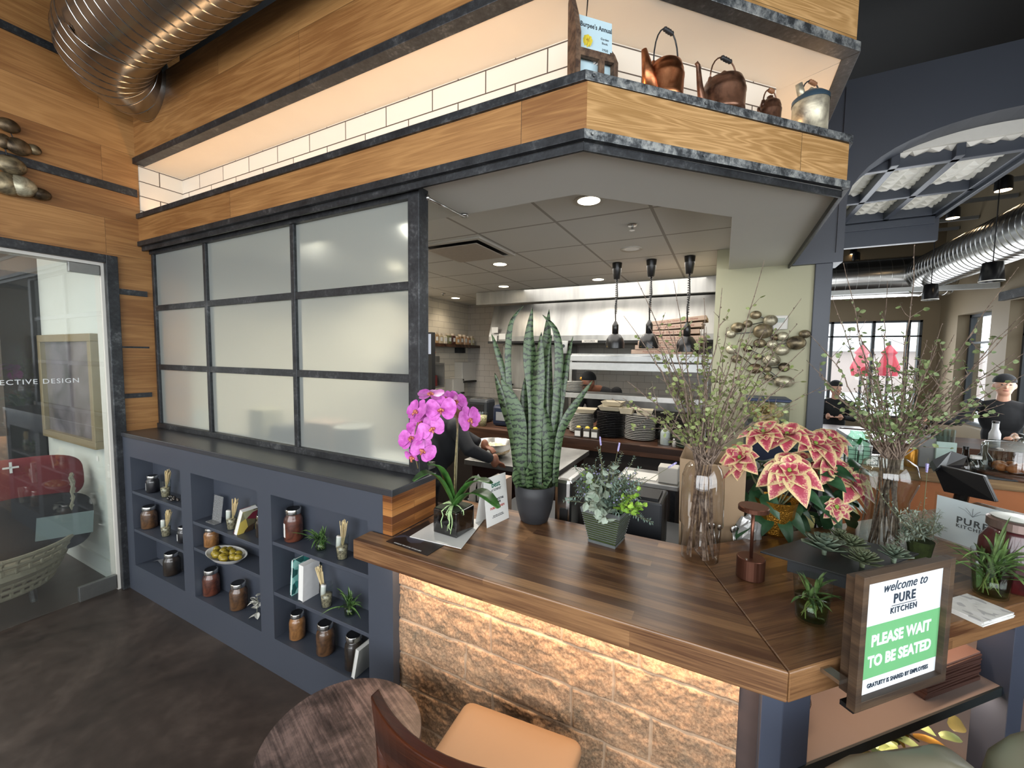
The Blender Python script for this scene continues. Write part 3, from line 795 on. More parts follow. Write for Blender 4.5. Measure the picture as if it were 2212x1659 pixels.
def wheat_glass(loc, label, lean=.1, scroll=True, seed=1):
    rs = random.Random(seed); t = thing('wheat_glass', loc, label, 'glass', 'glasses of pebbles and dried wheat')
    r, h = .030, .108; tumbler(t, r, h)
    build(MB().lathe([(r*.72, .002), (r*.86, h*.55), (r*.5, h*.6)], 14), 'pebbles', M_grain, t, world=False, smooth=True)
    m = MB()
    for k in range(44):
        a = rs.random()*6.28; q = rs.random(); p1 = V3(lean*.8+math.cos(a)*.021*q, math.sin(a)*.017*q, rs.uniform(.150, .185))
        m.tube([(lean*.1, 0, .04), p1*.65, p1], [.0007, .0012, .0022], 4)
    build(m, 'wheat_bundle', M_wheat, t, world=False)['kind'] = 'stuff'
    if scroll: build(MB().tube([(-.012, -.010, .055), (-.004, -.012, .108)], .012, 12), 'paper_scroll', M_paper, t, world=False, smooth=True)
    return t
def leafmat(name, a, b, rough=.45, sc=20, edge=None, **k):
    if name in _cache: return _cache[name]
    t = NT(name); p = t.pos(); f = t.noise(p, sc, 3, .6); c = t.ramp(f, [(.35, C(a)), (.65, C(b))])
    _cache[name] = t.pbr(c, rough, 0, None, **k); return t.m
M_spid = leafmat('spider_leaf', '34502A', '7F9F5C'); M_spid2 = leafmat('spider_leaf_dark', '2C4A20', '6E9050')
def arc_leaf(m, b, d, L, w, droop, n=7, fold=.5, up=V3(0, 0, 1), prof=None):
    b = Vector(b); d = Vector(d).normalized(); pts = []; ws = []
    for i in range(n+1):
        t = i/n; pts.append(b + d*L*t - V3(0, 0, 1)*droop*L*t*t)
        ws.append(w*(prof(t) if prof else max(.03, math.sin(PI*min(1, .12+.88*t))**.7)))
    m.ribbon(pts, ws, up, fold)
def spider_glass(loc, label, L=.10, n=22, seed=1, r=.03, h=.085, grp='spider plants in water glasses', m_=None):
    rs = random.Random(seed); t = thing('spider_plant', loc, label, 'plant', grp); tumbler(t, r, h)
    m = MB()
    build(MB().lathe([(r*.70, .006), (r*.74, .01), (r*.88, h*.55), (r*.02, h*.55)], 18), 'water', thin_glass('cloudy_water', (.62, .74, .55), .8), t, world=False, smooth=True)
    for k in range(n):
        a = rs.random()*6.28; e = rs.uniform(.45, 1.4)
        d = V3(math.cos(a)*math.cos(e), math.sin(a)*math.cos(e), math.sin(e))
        b = V3(rs.uniform(-.4, .4)*r, rs.uniform(-.4, .4)*r, h*rs.uniform(.35, .7))
        Ld = L*rs.uniform(.7, 1.25)
        if loc[1] < 1.34 and loc[2] < .8 and d.y > 0: d.y *= .25; Ld *= .8
        arc_leaf(m, b, d, Ld, .0048, rs.uniform(.15, .75), fold=.6)
    build(m, 'leaves', m_ or M_spid, t, world=False)['kind'] = 'stuff'
    m = MB()
    for k in range(9):
        a = rs.random()*6.28; m.tube([(0, 0, h*.62), (math.cos(a)*r*.3, math.sin(a)*r*.3, h*.3), (math.cos(a+1)*r*.5, math.sin(a+1)*r*.5, .008)], [.003, .002, .0008], 5)
    build(m, 'roots', mat('pale_roots', 'A8A878', .6), t, world=False)['kind'] = 'stuff'
    return t
def book(o, along, thick, hgt, dep, lean, cover, label, name='book', pages=True, grp=None, rz=0):
    """standing book; local x thickness, y depth, z height; leaning about y"""
    t = thing(name, o, label, 'book', grp, rz=rz); t.rotation_euler = (0, lean, rz)
    c = .0012
    build(MB().box(0, c, 0, dep, 0, hgt), 'front_cover', cover, t, world=False)
    build(MB().box(thick-c, thick, 0, dep, 0, hgt), 'back_cover', cover, t, world=False)
    build(MB().box(c, thick-c, .002, dep-.002, .002, hgt-.002), 'pages', M_paper, t, world=False)
    return t

def SX(px, py, y=1.272): return PY(px, py, y).x
# bay 1
z1, z2 = .711, .446
mason_jar((SX(327, 1050), 1.28, z1), .036, .112, 'black', 'small black jar with a white label on the top left shelf', lab=-2.3)
wheat_glass((SX(356, 1050), 1.275, z1), 'pebble glass with a pale wheat bundle on the top shelf of the left bay', .05, False, 2)
tb_ = thing('seed_pods', (SX(378, 1076), 1.262, z1), 'string of glossy brown seed pods on the top shelf of the left bay', 'decoration')
m = MB(); rs = random.Random(5)
for k in range(13): m.ell((-.045+.0085*k, rs.uniform(-.018, .014), .011+rs.random()*.006), .011, .009, .009, 8, 6)
build(m, 'pods', CJ['dark'], tb_, world=False, smooth=True)['kind'] = 'stuff'
mason_jar((SX(318, 1120), 1.283, z2), .045, .150, 'brown', 'amber brown preserve jar on the middle shelf of the left bay')
wheat_glass((SX(358, 1140), 1.272, z2), 'wheat glass with a white paper scroll on the middle shelf of the left bay', .06, True, 3)
mason_jar((SX(392, 1165), 1.285, z2), .034, .10, 'black', 'small black jar at the right end of the middle shelf, left bay', lab=-2.2)
mason_jar((SX(367, 1225), 1.283, .191), .046, .145, 'dark', 'dark preserve jar on the bottom shelf of the left bay')
cd = thing('card', (SX(330, 1210), 1.30, .191), 'grey folded card lying on the bottom shelf of the left bay', 'card')
build(MB().add([(-.07, 0, 0), (.0, 0, .022), (.0, .03, .022), (-.07, .03, 0), (.06, 0, .001), (.06, .03, .001)], [(0, 1, 2, 3), (1, 4, 5, 2)]), 'sheet', mat('grey_card', '6A6C70', .6), cd, world=False, solid=.001)
# bay 2
z1, z2 = .656, .496
ac = thing('acrylic_stand', (SX(462, 1115), 1.285, z1), 'clear acrylic notice stand on the top shelf of the middle bay', 'stand')
Mac = Matrix.Rotation(-.12, 4, 'X')
build(MB().box(-.047, .047, -.001, .001, 0, .15, Mac), 'upright', thin_glass('acrylic_grey', (.60, .63, .68), 1.4, .05, .22), ac, world=False)
build(MB().box(-.047, .047, -.035, 0, 0, .003), 'base', thin_glass('acrylic_grey', (.75, .78, .82)), ac, world=False)
wheat_glass((SX(500, 1120), 1.272, z1), 'wheat glass with a white paper scroll next to the acrylic stand', .06, True, 4)
def cover_mat(name, cols, sc=18):
    if name in _cache: return _cache[name]
    t = NT(name); f = t.n('TexVoronoi'); f.inputs['Scale'].default_value = sc; t.l(t.pos(), f.inputs['Vector'])
    sep = t.n('SeparateColor'); t.l(f.outputs['Color'], sep.inputs[0])
    c = t.ramp(sep.outputs[0], [(i/len(cols), C(h)) for i, h in enumerate(cols)], 'CONSTANT'); _cache[name] = t.pbr(c, .3); return t.m
bk = book((SX(520, 1160), 1.235, z1+.001), 0, .03, .165, .085, .42, cover_mat('magazine_food', ['6A6248', '8C8868', '4A3A2C', 'D8C060', '7A2A3A', 'A8A888']), 'thick food magazine with yellow title patch leaning on the top shelf of the middle bay', 'magazine')
build(MB().box(-.002, -.0005, .02, .065, .075, .125), 'title_patch', mat('yellow_patch', 'E0A83A', .4), bk, world=False)
mason_jar((SX(557, 1150), 1.30, z1), .036, .12, 'dark', 'dark jar half hidden by the divider at the right end of the middle bay')
mason_jar((SX(452, 1160), 1.283, z2), .038, .112, 'tan', 'short tan preserve jar on the cramped middle shelf of the middle bay')
bo_ = thing('olive_dish', (SX(508, 1203), 1.228, z2), 'white oval dish of green olives in the middle bay', 'dish')
build(MB().lathe([(.055, 0), (.100, .014), (.132, .040), (.136, .042), (.127, .038), (.09, .016), (.0, .012)], 28, cap1=False, sx=1.08, sy=.58), 'dish', mat('white_china', 'E6E6E2', .2, var=.01), bo_, world=False, smooth=True)
rs = random.Random(9); M_ol = mat('green_olive', '8C7A2A', .25, var=.2, sc=30)
ols = [(-.08, 0), (-.055, -.022), (-.05, .02), (-.025, -.002), (-.02, -.034), (.0, .028), (.012, -.012), (.03, .012), (.04, -.035), (.06, -.005), (.055, .022), (.085, .003), (-.03, .03), (.022, -.03)]
for k, (a, b) in enumerate(ols):
    o = build(MB().ell((0, 0, .020), .021, .019, .019, 12, 8), 'olive', M_ol, smooth=True, world=False); o.location = (bo_.location.x+a*1.22, bo_.location.y+b*1.15, z2+.014+rs.random()*.012); o.rotation_euler = (0, 0, rs.random()*6)
    tag(o, 'green olive in the white oval dish of the middle bay', 'olive', 'green olives in the white dish')
mason_jar((SX(452, 1262), 1.283, .191), .044, .155, 'red', 'reddish preserve jar with a white label on the bottom shelf of the middle bay', lab=-2.6)
mason_jar((SX(511, 1290), 1.283, .191), .045, .15, 'brown', 'brown pickle jar in the centre of the bottom shelf of the middle bay')
def broad_plant(loc, label, L, w, n, m_, seed, spread=1., name='sage_sprig', cat='plant', zspan=.15, grp=None):
    rs = random.Random(seed); t = thing(name, loc, label, cat, grp); m = MB(); s = MB()
    s.tube([(0, 0, 0), (.01, 0, zspan)], .0015, 5)
    for k in range(n):
        a = rs.random()*6.28; e = rs.uniform(-.2, .8); z = zspan*rs.uniform(.15, 1)
        d = V3(math.cos(a)*math.cos(e), math.sin(a)*math.cos(e)*.5, math.sin(e)); arc_leaf(m, (0, 0, z), d, L*rs.uniform(.7, 1.1), w, .3, 6, .3)
    build(s, 'stem', mat('sage_stem', '8A8C78', .7), t, world=False); build(m, 'leaves', m_, t, world=False)['kind'] = 'stuff'; return t
M_sage = leafmat('sage_leaf', '6F7F6C', 'A3AFA0', .8); M_sagew = leafmat('sage_white', 'A8A8A0', 'D0D0C8', .8)
broad_plant((SX(556, 1345), 1.27, .191), 'silvery white leafy sprig at the right end of the middle bay', .05, .013, 14, M_sagew, 3, zspan=.13)
# bay 3
z1, z2 = .705, .441
mason_jar((SX(629, 1140), 1.285, z1), .044, .165, 'red', 'tall orange brown preserve jar with a printed white label in the right bay', lab=-2.25)
_j = bpy.data.objects['preserve_jar.008'] if 'preserve_jar.008' in bpy.data.objects else None
_a = -2.25; _m = frame(V3(.0455*math.cos(_a), .0455*math.sin(_a), .066), (-math.sin(_a), math.cos(_a), 0), (0, 0, 1))
if _j: text('PURE', .019, mat('ink', '22262C', .5), _j, _m, ext=.0002, bold=.0004); text('KITCHEN', .008, mat('ink', '22262C', .5), _j, _m @ Matrix.Translation((0, -.016, 0)), ext=.0002)
spider_glass((SX(692, 1170), 1.275, z1), 'spider plant in a glass on the top shelf of the right bay', .135, 30, 4, .031, .08, None, M_spid2)
wheat_glass((SX(739, 1180), 1.272, z1), 'wheat glass with a white paper scroll on the top shelf of the right bay', .02, True, 6)
book((SX(640, 1280), 1.238, z2+.001), 0, .012, .19, .09, .10, cover_mat('book_teal', ['3A8A84', '9AD0C8', '2A5A58', '7ABCB4'], 30), 'slim turquoise patterned book standing on the middle shelf of the right bay', 'book')
book((SX(660, 1290), 1.232, z2+.001), 0, .035, .185, .09, .06, mat('magazine_white', 'C8C8C8', .35), 'stack thick white magazine standing beside the turquoise book', 'magazine')
wheat_glass((SX(706, 1280), 1.270, z2), 'wheat glass with a rolled paper tag between magazine and spider plant', -.06, True, 7)
spider_glass((SX(755, 1308), 1.275, z2), 'spider plant in a glass on the middle shelf of the right bay', .12, 30, 8, .031, .075, None, M_spid2)
mason_jar((SX(638, 1355), 1.283, .191), .038, .135, 'tan', 'smallest preserve jar on the bottom shelf of the right bay')
mason_jar((SX(700, 1385), 1.281, .191), .043, .152, 'brown', 'pickle jar with olive stems in the centre of the bottom shelf of the right bay')
mason_jar((SX(762, 1415), 1.281, .191), .043, .16, 'dark', 'dark green pickle jar at the right of the bottom shelf of the right bay')
book((SX(776, 1440), 1.225, .192), 0, .02, .15, .1, .22, mat('booklet_cream', 'C4C4BC', .4), 'cream booklet leaning against the right side of the bottom shelf', 'booklet')
# ================================================================ things on the host counter
ZT = ZC
def at(px, py, z=ZT): return PZ(px, py, z)
# -------- orchid in black glass cube
L_, F_, R_ = at(929, 1152), at(995, 1172), at(1031, 1143)
pc = (L_+R_)/2; side = (F_-L_).length; rz = math.atan2((F_-L_).y, (F_-L_).x); side = .122
oc = thing('orchid', pc, 'pink moth orchid in a black glass cube on the paper stack', 'orchid')
Mo = Matrix.Rotation(rz, 4, 'Z')
zb = .006
def blackglass():
    t = NT('black_swirl_glass'); f = t.noise(t.pos(), 26, 4, .7, .8); c = t.ramp(f, [(.5, C('060606')), (.72, C('3A3A3A'))])
    return t.pbr(c, .08, 0, None, Coat_Weight=1.)
build(MB().box(-side/2, side/2, -side/2, side/2, zb, .108, Mo), 'pot', blackglass(), oc, world=False, bev=.004)
build(MB().box(-side/2+.006, side/2-.006, -side/2+.006, side/2-.006, .1085, .112, Mo), 'moss', mat('dark_moss', '2E3322', .9, var=.4, sc=60), oc, world=False)
M_orl = leafmat('orchid_leaf', '22401C', '3E6A2C', .3)
m = MB(); c0 = pc + V3(0, 0, .10)
for (tx, ty, w_, lift, d_) in ((893, 1040, .036, .09, 1.60), (925, 1005, .036, .07, 1.62), (1042, 1035, .018, .06, 1.68), (1062, 1045, .034, .06, 1.58), (1077, 1098, .040, .07, 1.55)):
    tip = PD(tx, ty, d_); pts = []; ws = []
    for i in range(9):
        t = i/8; p = c0.lerp(tip, t) + V3(0, 0, lift*math.sin(PI*t)*.9); pts.append(p); ws.append(w_*max(.05, math.sin(PI*(.10+.86*t))**.6))
    m.ribbon(pts, ws, (0, 0, 1), .25)
build(m, 'leaves', M_orl, oc, smooth=True, solid=.0015)
m = MB(); rs = random.Random(2)
for k, (sx, sy) in enumerate(((-.2, -1), (.35, -1), (.45, -1), (.55, -1), (-1, -.2), (-1, .2), (1, -.3), (.2, -1))):
    q = Mo @ V3(sx*side/2, sy*side/2, 0); q2 = q*1.06; e = .095 if k < 4 else .02
    pts = [pc+V3(0, 0, .12), pc+q*.6+V3(0, 0, .118), pc+q2+V3(0, 0, .105)]
    for j in range(1, 5): pts.append(pc + q2 + V3(rs.uniform(-.006, .006), rs.uniform(-.003, .003), .105-e*j/4*rs.uniform(.7, 1)))
    m.tube(pts, [.0025]*3+[.0022, .002, .0017, .001], 6)
build(m, 'roots', mat('orchid_root', 'A9C58C', .6, var=.1, sc=40), oc, smooth=True)
M_ost = leafmat('orchid_stem', '5A5238', '8A7E58', .6, 60)
stem = [c0, PD(983, 1000, 1.63), PD(988, 930, 1.64), PD(986, 900, 1.63), PD(968, 868, 1.61), PD(940, 858, 1.58), PD(912, 880, 1.56), PD(897, 930, 1.55), PD(894, 975, 1.55), PD(903, 1012, 1.56)]
build(MB().tube([p for p in stem], [.0035]*4+[.0028]*3+[.002]*3, 7), 'stem', M_ost, oc, smooth=True)
build(MB().tube([PD(990, 905, 1.63), c0+V3(.004, .004, 0)], .002, 6), 'support_stick', mat('stick', '8C8468', .7), oc)
def petal_mat():
    t = NT('orchid_petal'); p = t.pos(); n = t.noise(p, 40, 3, .6); c = t.ramp(n, [(.3, C('A83A98')), (.7, C('D872CC'))])
    return t.pbr(c, .45, 0, None, Subsurface_Weight=.0, Sheen_Weight=.2)
M_pet = petal_mat(); M_lip = leafmat('orchid_lip', '8A1F3C', 'C9825A', .4, 120)
def petal(m, M, ang, L, W, cup, back=0.):
    """rounded petal in the local xy plane, pointing at ang"""
    n = 8; vs = []; fs = []
    for i in range(n+1):
        t = i/n; w = W*(math.sin(PI*(.04+.93*t))**.55)*(.55+.6*t if t < .7 else 1.); x = L*t
        for k in (-1, -.5, 0, .5, 1):
            z = cup*(t*t)*.6 - back*t + abs(k)**2*cup*.5
            v = V3(x, k*w, z); v = Matrix.Rotation(ang, 4, 'Z') @ v; vs.append(M @ v)
    for i in range(n):
        for k in range(4): a = i*5+k; fs.append((a, a+1, a+6, a+5))
    m.add(vs, fs)
def orchid_flower(p, nrm, s, roll=0):
    a, b, d = basis(nrm); M = Matrix(((a.x, b.x, d.x, p.x), (a.y, b.y, d.y, p.y), (a.z, b.z, d.z, p.z), (0, 0, 0, 1))) @ Matrix.Rotation(roll, 4, 'Z')
    m = MB()
    for ang in (PI/2, PI/2+2.2, PI/2-2.2): petal(m, M @ Matrix.Translation((0, 0, -.002)), ang, s*.95, s*.42, .003, .004)
    petal(m, M, .18, s*1.02, s*.70, .006); petal(m, M, PI-.18, s*1.02, s*.70, .006)
    f = build(m, 'flower', M_pet, oc, smooth=True)
    l = MB(); l.ell(M @ V3(0, -.004, .006), .006, .006, .008, 8, 6)
    for k in (-1, 1): l.ell(M @ V3(.008*k, -.006, .005), .006, .004, .006, 8, 6)
    l.tube([M @ V3(0, -.005, .006), M @ V3(0, -.018, .012), M @ V3(0, -.024, .006)], [.005, .004, .001], 6)
    build(l, 'lip', M_lip, f, smooth=True, world=True)
cam_d = (CP-pc).normalized()
for (px, py, dd, s, nx, ny, nz, ro) in ((952, 884, 1.55, .041, .0, -.1, .0, .1), (901, 888, 1.56, .037, -.7, -.2, .1, -.2), (932, 925, 1.54, .035, -.1, 0, -.2, .5), (889, 945, 1.55, .038, -.5, 0, 0, .4),
        (914, 972, 1.54, .034, .3, 0, -.1, -.6), (931, 852, 1.58, .035, -.2, .0, 1.6, 0), (961, 862, 1.62, .035, .0, .3, .8, .3), (983, 866, 1.64, .037, .8, .3, .6, -.3), (1013, 905, 1.64, .040, 1.5, .2, .1, .2), (905, 915, 1.58, .034, -.3, .1, .1, 1), (890, 985, 1.56, .022, -.6, 0, -.7, 0)):
    orchid_flower(PD(px, py, dd), cam_d + V3(nx, ny, nz), s*1.45, ro)
# -------- papers beneath the orchid
M_mag = cover_mat('magazine_dark', ['15171C', '1E2026', '0E0E10', '3A4050', '1A1A1C'], 12)
def sheet(corners, th, m_, name, label, cat, z, lift=0):
    P = [PZ(a, b, z) for a, b in corners]; c = sum(P, V3(0, 0, 0))/len(P)
    t = build(MB().prism([(p.x-c.x, p.y-c.y) for p in P], 0, th), name, m_, world=False, bev=0); t.location = (c.x, c.y, z)
    tag(t, label, cat); return t
z0 = ZT+.0005
mg = sheet([(834, 1170), (923, 1201), (960, 1178), (925, 1125)], .0022, M_mag, 'magazine', 'dark glossy magazine at the left corner under the orchid', 'magazine', z0)
pt = sheet([(885, 1160), (996, 1186), (1048, 1120), (935, 1130)], .0024, M_paper, 'paper_stack', 'white booklet directly under the orchid cube', 'paper', z0+.0026)
M = frame(V3(0, 0, .0024), (PZ(915, 1195, z0)-PZ(842, 1171, z0)), V3(-.5, 1, 0))
o = text('INFUSING THE LOVES OF DINNERS', .009, M_paper, mg, M, ext=.0002, align='CENTER'); q = PZ(880, 1181, z0+.0022)-mg.location; o.location = (q.x, q.y, .0023)
# -------- best of the summit card holder
A_, B_, zt_ = at(1052, 1141), at(1113, 1112), None
u = (B_-A_).normalized(); hh = PN(1063, 1007, (u.y, -u.x, 0), V3(u.y, -u.x, 0).dot(A_)).z
bs = thing('award_card', (A_+B_)/2, 'white best mocktail winner card standing between orchid and snake plant', 'card')
nB = V3(u.y, -u.x, 0); W_ = .15; hgt = max(.13, min(.21, hh-ZT))
Mb = frame(A_ + V3(0, 0, 0), u, V3(0, 0, 1) - nB*.12)
def onM(mb, M, u0, u1, v0, v1, d0, d1): mb.add([M @ V3(x, y, z) for z in (d0, d1) for y in (v0, v1) for x in (u0, u1)], [(0, 2, 3, 1), (4, 5, 7, 6), (0, 1, 5, 4), (2, 6, 7, 3), (0, 4, 6, 2), (1, 3, 7, 5)]); return mb
build(onM(MB(), Mb, 0, W_, 0, hgt, -.001, 0), 'front_sheet', M_paper, bs)
Mb2 = frame(A_ - nB*.07, u, V3(0, 0, 1) + nB*.20); build(onM(MB(), Mb2, 0, W_, 0, hgt, -.001, 0), 'back_sheet', M_paper, bs)
Mt = Matrix.Translation(-bs.location) @ Mb
for (s_, v, sz, mm, kw) in (('best', .82, .034, mat('teal_ink', '2E6A5A', .5), dict(bold=.0008)), ('of SUMMIT', .71, .015, mat('ink', '22262C', .5), {}), ('BEST MOCKTAIL', .50, .0125, mat('ink', '22262C', .5), dict(bold=.0003)), ('WINNER', .435, .0125, mat('ink', '22262C', .5), dict(bold=.0003)),
        ('PURE KITCHEN', .34, .014, mat('ink_red', 'A83A30', .5), dict(bold=.0003)), ('MOCKTAIL OF THE YEAR', .18, .006, mat('ink', '22262C', .5), {}), ('LOCALS PICK AND READERS', .15, .006, mat('ink', '22262C', .5), {})):
    text(s_, sz, mm, bs, Mt @ Matrix.Translation((W_*.52, hgt*v, .0004)), **kw)
# -------- snake plant
sp = thing('snake_plant', at(1154, 1124), 'tall snake plant with banded sword leaves in a black pot', 'plant')
build(MB().lathe([(.052, 0), (.062, .006), (.078, .06), (.088, .12), (.091, .17), (.088, .172), (.084, .165), (.082, .15)], 40, cap1=False), 'pot', mat('matte_black_pot', '26272A', .55, var=.04), sp, world=False, smooth=True)
build(MB().lathe([(.01, .155), (.084, .152)], 24, cap0=True, cap1=False), 'gravel', mat('soil_gravel', '6A604C', .9, var=.5, sc=150), sp, world=False)
def sans_mat():
    t = NT('snake_leaf'); p = t.pos(); z = t.dot(p, (0, 0, 1)); x = t.dot(p, (1, 0, 0)); n = t.noise(p, 55, 3, .6); n2 = t.noise(p, 9, 2)
    s_ = t.math('SINE', t.math('ADD', t.math('MULTIPLY', z, 240.), t.math('ADD', t.math('MULTIPLY', n, 11.), t.math('MULTIPLY', n2, 22.))))
    f = t.math('ADD', t.math('MULTIPLY', s_, .5), t.math('MULTIPLY', n, 1.1))
    c = t.ramp(f, [(.55, C('4A5E3E')), (.80, C('374B30')), (.96, C('121D12'))])
    return t.pbr(c, .38)
M_sn = sans_mat()
Z7 = lambda q: (1060+q[0]/2.909, 580+q[1]/2.909)
LV = [([(250, 1380), (262, 1100), (268, 850), (245, 600), (238, 430), (262, 245)], 92, 0), ([(300, 1390), (292, 1100), (300, 850), (310, 600), (318, 400)], 84, -.03), ([(330, 1350), (345, 1000), (340, 750), (352, 550), (385, 415)], 62, .02),
      ([(380, 1350), (362, 950), (345, 600), (367, 255)], 84, .06), ([(350, 1380), (398, 950), (415, 750), (428, 560), (405, 390), (325, 290)], 56, .01), ([(205, 1380), (190, 1180), (180, 980), (130, 820), (62, 690)], 96, -.05),
      ([(170, 1350), (140, 1050), (80, 830), (25, 655)], 60, .03), ([(160, 1350), (150, 1000), (118, 760), (108, 540), (130, 340), (205, 235)], 42, .05), ([(165, 1370), (130, 950), (85, 680), (35, 500), (5, 410)], 40, .08),
      ([(400, 1370), (430, 1060), (500, 900), (640, 705)], 58, -.02), ([(385, 1380), (425, 1000), (450, 780), (478, 600), (517, 425)], 48, .05), ([(245, 1395), (240, 1300), (252, 1220)], 52, -.07), ([(335, 1400), (355, 1340), (388, 1315)], 46, -.07),
      ([(185, 1385), (160, 1330), (148, 1250)], 50, -.06), ([(215, 1380), (210, 1100), (208, 850), (216, 680)], 58, .05), ([(350, 1320), (355, 1100), (330, 865)], 84, -.01), ([(405, 1370), (420, 1100), (430, 850), (440, 560)], 62, .04)]
pd0 = (sp.location-CP).dot(FW); rs = random.Random(11)
for pts, wz, dd in LV:
    P = []; n = 22; K = len(pts)-1
    xs_ = [Z7(q) for q in pts]
    def cr(t):
        i = min(int(t*K), K-1); f = t*K-i; g = lambda j: xs_[max(0, min(K, j))]
        o_ = []
        for c in (0, 1):
            a, b, c2, d2 = g(i-1)[c], g(i)[c], g(i+1)[c], g(i+2)[c]
            o_.append(.5*((2*b)+(-a+c2)*f+(2*a-5*b+4*c2-d2)*f*f+(-a+3*b-3*c2+d2)*f**3))
        return o_
    base = V3(*sp.location)+V3(rs.uniform(-.03, .03), rs.uniform(-.03, .03), .15)
    ws = []
    for i in range(n+1):
        t = i/n; q = cr(t); P.append(PD(q[0], q[1], pd0 + dd*(.3+.7*t) - .02))
        ws.append(wz/2.909/FPX*pd0*.5*(min(1, .62+.6*t) if t < .6 else max(.015, (1-((t-.6)/.4)**1.5))))
    tw = V3(rs.uniform(-.5, .5), rs.uniform(-.3, .3), 0)
    m = MB(); m.ribbon(P, ws, (CP-P[0]).normalized()+tw, .35)
    build(m, 'leaf', M_sn, sp, smooth=True, solid=.0025)
# -------- mixed herb planter
hl, hf, hr = at(1267, 1174), at(1322, 1190), at(1352, 1160)
hcn = (hl+hr)/2; rzh = math.atan2((hf-hl).y, (hf-hl).x); s0 = .062; s1 = .092
hp = thing('herb_planter', hcn, 'herb planter of mossed wire slats with rosemary, sage and lavender', 'plant')
Mh = Matrix.Rotation(rzh, 4, 'Z'); HH = .145; s0 = ((hf-hl).length)/2; s1 = s0*1.5
def sq(s_, z): return [Mh @ V3(a*s_, b*s_, z) for a, b in ((-1, -1), (1, -1), (1, 1), (-1, 1))]
m = MB(); m.add(sq(s0, .004)+sq(s1*.97, HH-.02), [(3, 2, 1, 0), (4, 5, 6, 7)]+[(i, (i+1) % 4, 4+(i+1) % 4, 4+i) for i in range(4)])
build(m, 'moss_lining', mat('moss_lining', '2E3914', .95, var=.6, sc=70, bmp=.8), hp, world=False)
m = MB()
def band(m, za, zb_, ex):
    a, b = s0+(s1-s0)*za/HH+ex, s0+(s1-s0)*zb_/HH+ex; A, B = sq(a, za), sq(b, zb_); A2, B2 = sq(a-.004, za), sq(b-.004, zb_)
    for i in range(4): j = (i+1) % 4; m.add([A[i], A[j], B[j], B[i], A2[i], A2[j], B2[j], B2[i]], [(0, 1, 2, 3), (7, 6, 5, 4), (3, 2, 6, 7), (4, 5, 1, 0)])
band(m, 0, .012, .003); band(m, HH-.02, HH, .003)
for k in range(11): z = .022+k*(HH-.045)/10.5; band(m, z, z+.0028, .003)
build(m, 'frame', mat('zinc_band', '6E7474', .5, .4), hp, world=False)
M_ros = leafmat('rosemary', '4E6458', '8BA294', .7); M_ros2 = leafmat('rosemary_dark', '3C4E3A', '5E7356', .7); M_mint = leafmat('mint_leaf', '5E8A26', '9CC04A', .5); M_lav = leafmat('lavender_flower', '7E78B0', 'BDB6DC', .7, 200)
M_stem = mat('herb_stem', '6A6A4C', .8)
def sprig(ms, ml, b, tip, ll, lw, n, rs, bend=.02, up=.3):
    b = Vector(b); tip = Vector(tip); md = (b+tip)/2+V3(rs.uniform(-1, 1), rs.uniform(-1, 1), rs.uniform(0, 1))*bend
    P = [b*(1-t)**2+md*2*t*(1-t)+tip*t*t for t in [i/8 for i in range(9)]]
    ms.tube(P, [.0013]*5+[.001, .0009, .0008, .0006], 4)
    for k in range(n):
        t = .25+.75*k/n; i = min(int(t*8), 7); p = P[i].lerp(P[i+1], t*8-i); d = (P[i+1]-P[i]).normalized(); a_, b_, _ = basis(d); an = rs.random()*6.28
        q = (a_*math.cos(an)+b_*math.sin(an)); l = ll*rs.uniform(.7, 1.2)*(1.15-.5*t)
        e = p+(q+d*up).normalized()*l; mm_ = (p+e)/2; sd = (e-p).cross(V3(rs.random()-.5, rs.random()-.5, 1)).normalized()*lw
        if lw < .006: ml.add([p, mm_-sd, e, mm_+sd], [(0, 1, 2, 3)])
        else:
            up_ = (e-p).cross(sd).normalized()*lw*.25; ml.add([p, p.lerp(e, .3)-sd*.85+up_, p.lerp(e, .62)-sd*.8+up_, e, p.lerp(e, .62)+sd*.8+up_, p.lerp(e, .3)+sd*.85+up_, p.lerp(e, .45)], [(0, 1, 6), (1, 2, 6), (2, 3, 6), (3, 4, 6), (4, 5, 6), (5, 0, 6)])
rs = random.Random(21); ms = MB(); G = {k: MB() for k in ('r', 'd', 's', 'm', 'l')}
top = hcn + V3(0, 0, HH)
def rnd_tip(rad, zlo, zhi):
    a = rs.random()*6.28; q = rs.random()**.5*rad; return top+V3(math.cos(a)*q, math.sin(a)*q*.8, rs.uniform(zlo, zhi))
for k in range(110): sprig(ms, G['r'], top+V3(rs.uniform(-.05, .05), rs.uniform(-.05, .05), -.02), rnd_tip(.155, .01, .17), .024, .0028, 36, rs)
for k in range(100): sprig(ms, G['d'], top+V3(rs.uniform(-.05, .05), rs.uniform(-.05, .05), -.02), rnd_tip(.12, .03, .15), .017, .0015, 46, rs)
for (tx, ty) in ((1412, 1130), (1405, 1125), (1222, 1075), (1215, 1080), (1240, 1010), (1290, 965), (1372, 985), (1385, 1010), (1345, 975), (1260, 1000)):
    sprig(ms, G['r'], top, PD(tx, ty, (hcn-CP).dot(FW)-.03), .022, .0024, 46, rs, .04)
for k in range(10): sprig(ms, G['m'], top+V3(.03, 0, -.01), PD(rs.uniform(1355, 1405), rs.uniform(1050, 1110), 1.47), .028, .013, 9, rs, .02)
for k in range(5): sprig(ms, G['m'], top+V3(-.02, 0, -.01), PD(rs.uniform(1245, 1285), rs.uniform(1000, 1040), 1.6), .02, .008, 8, rs, .02)
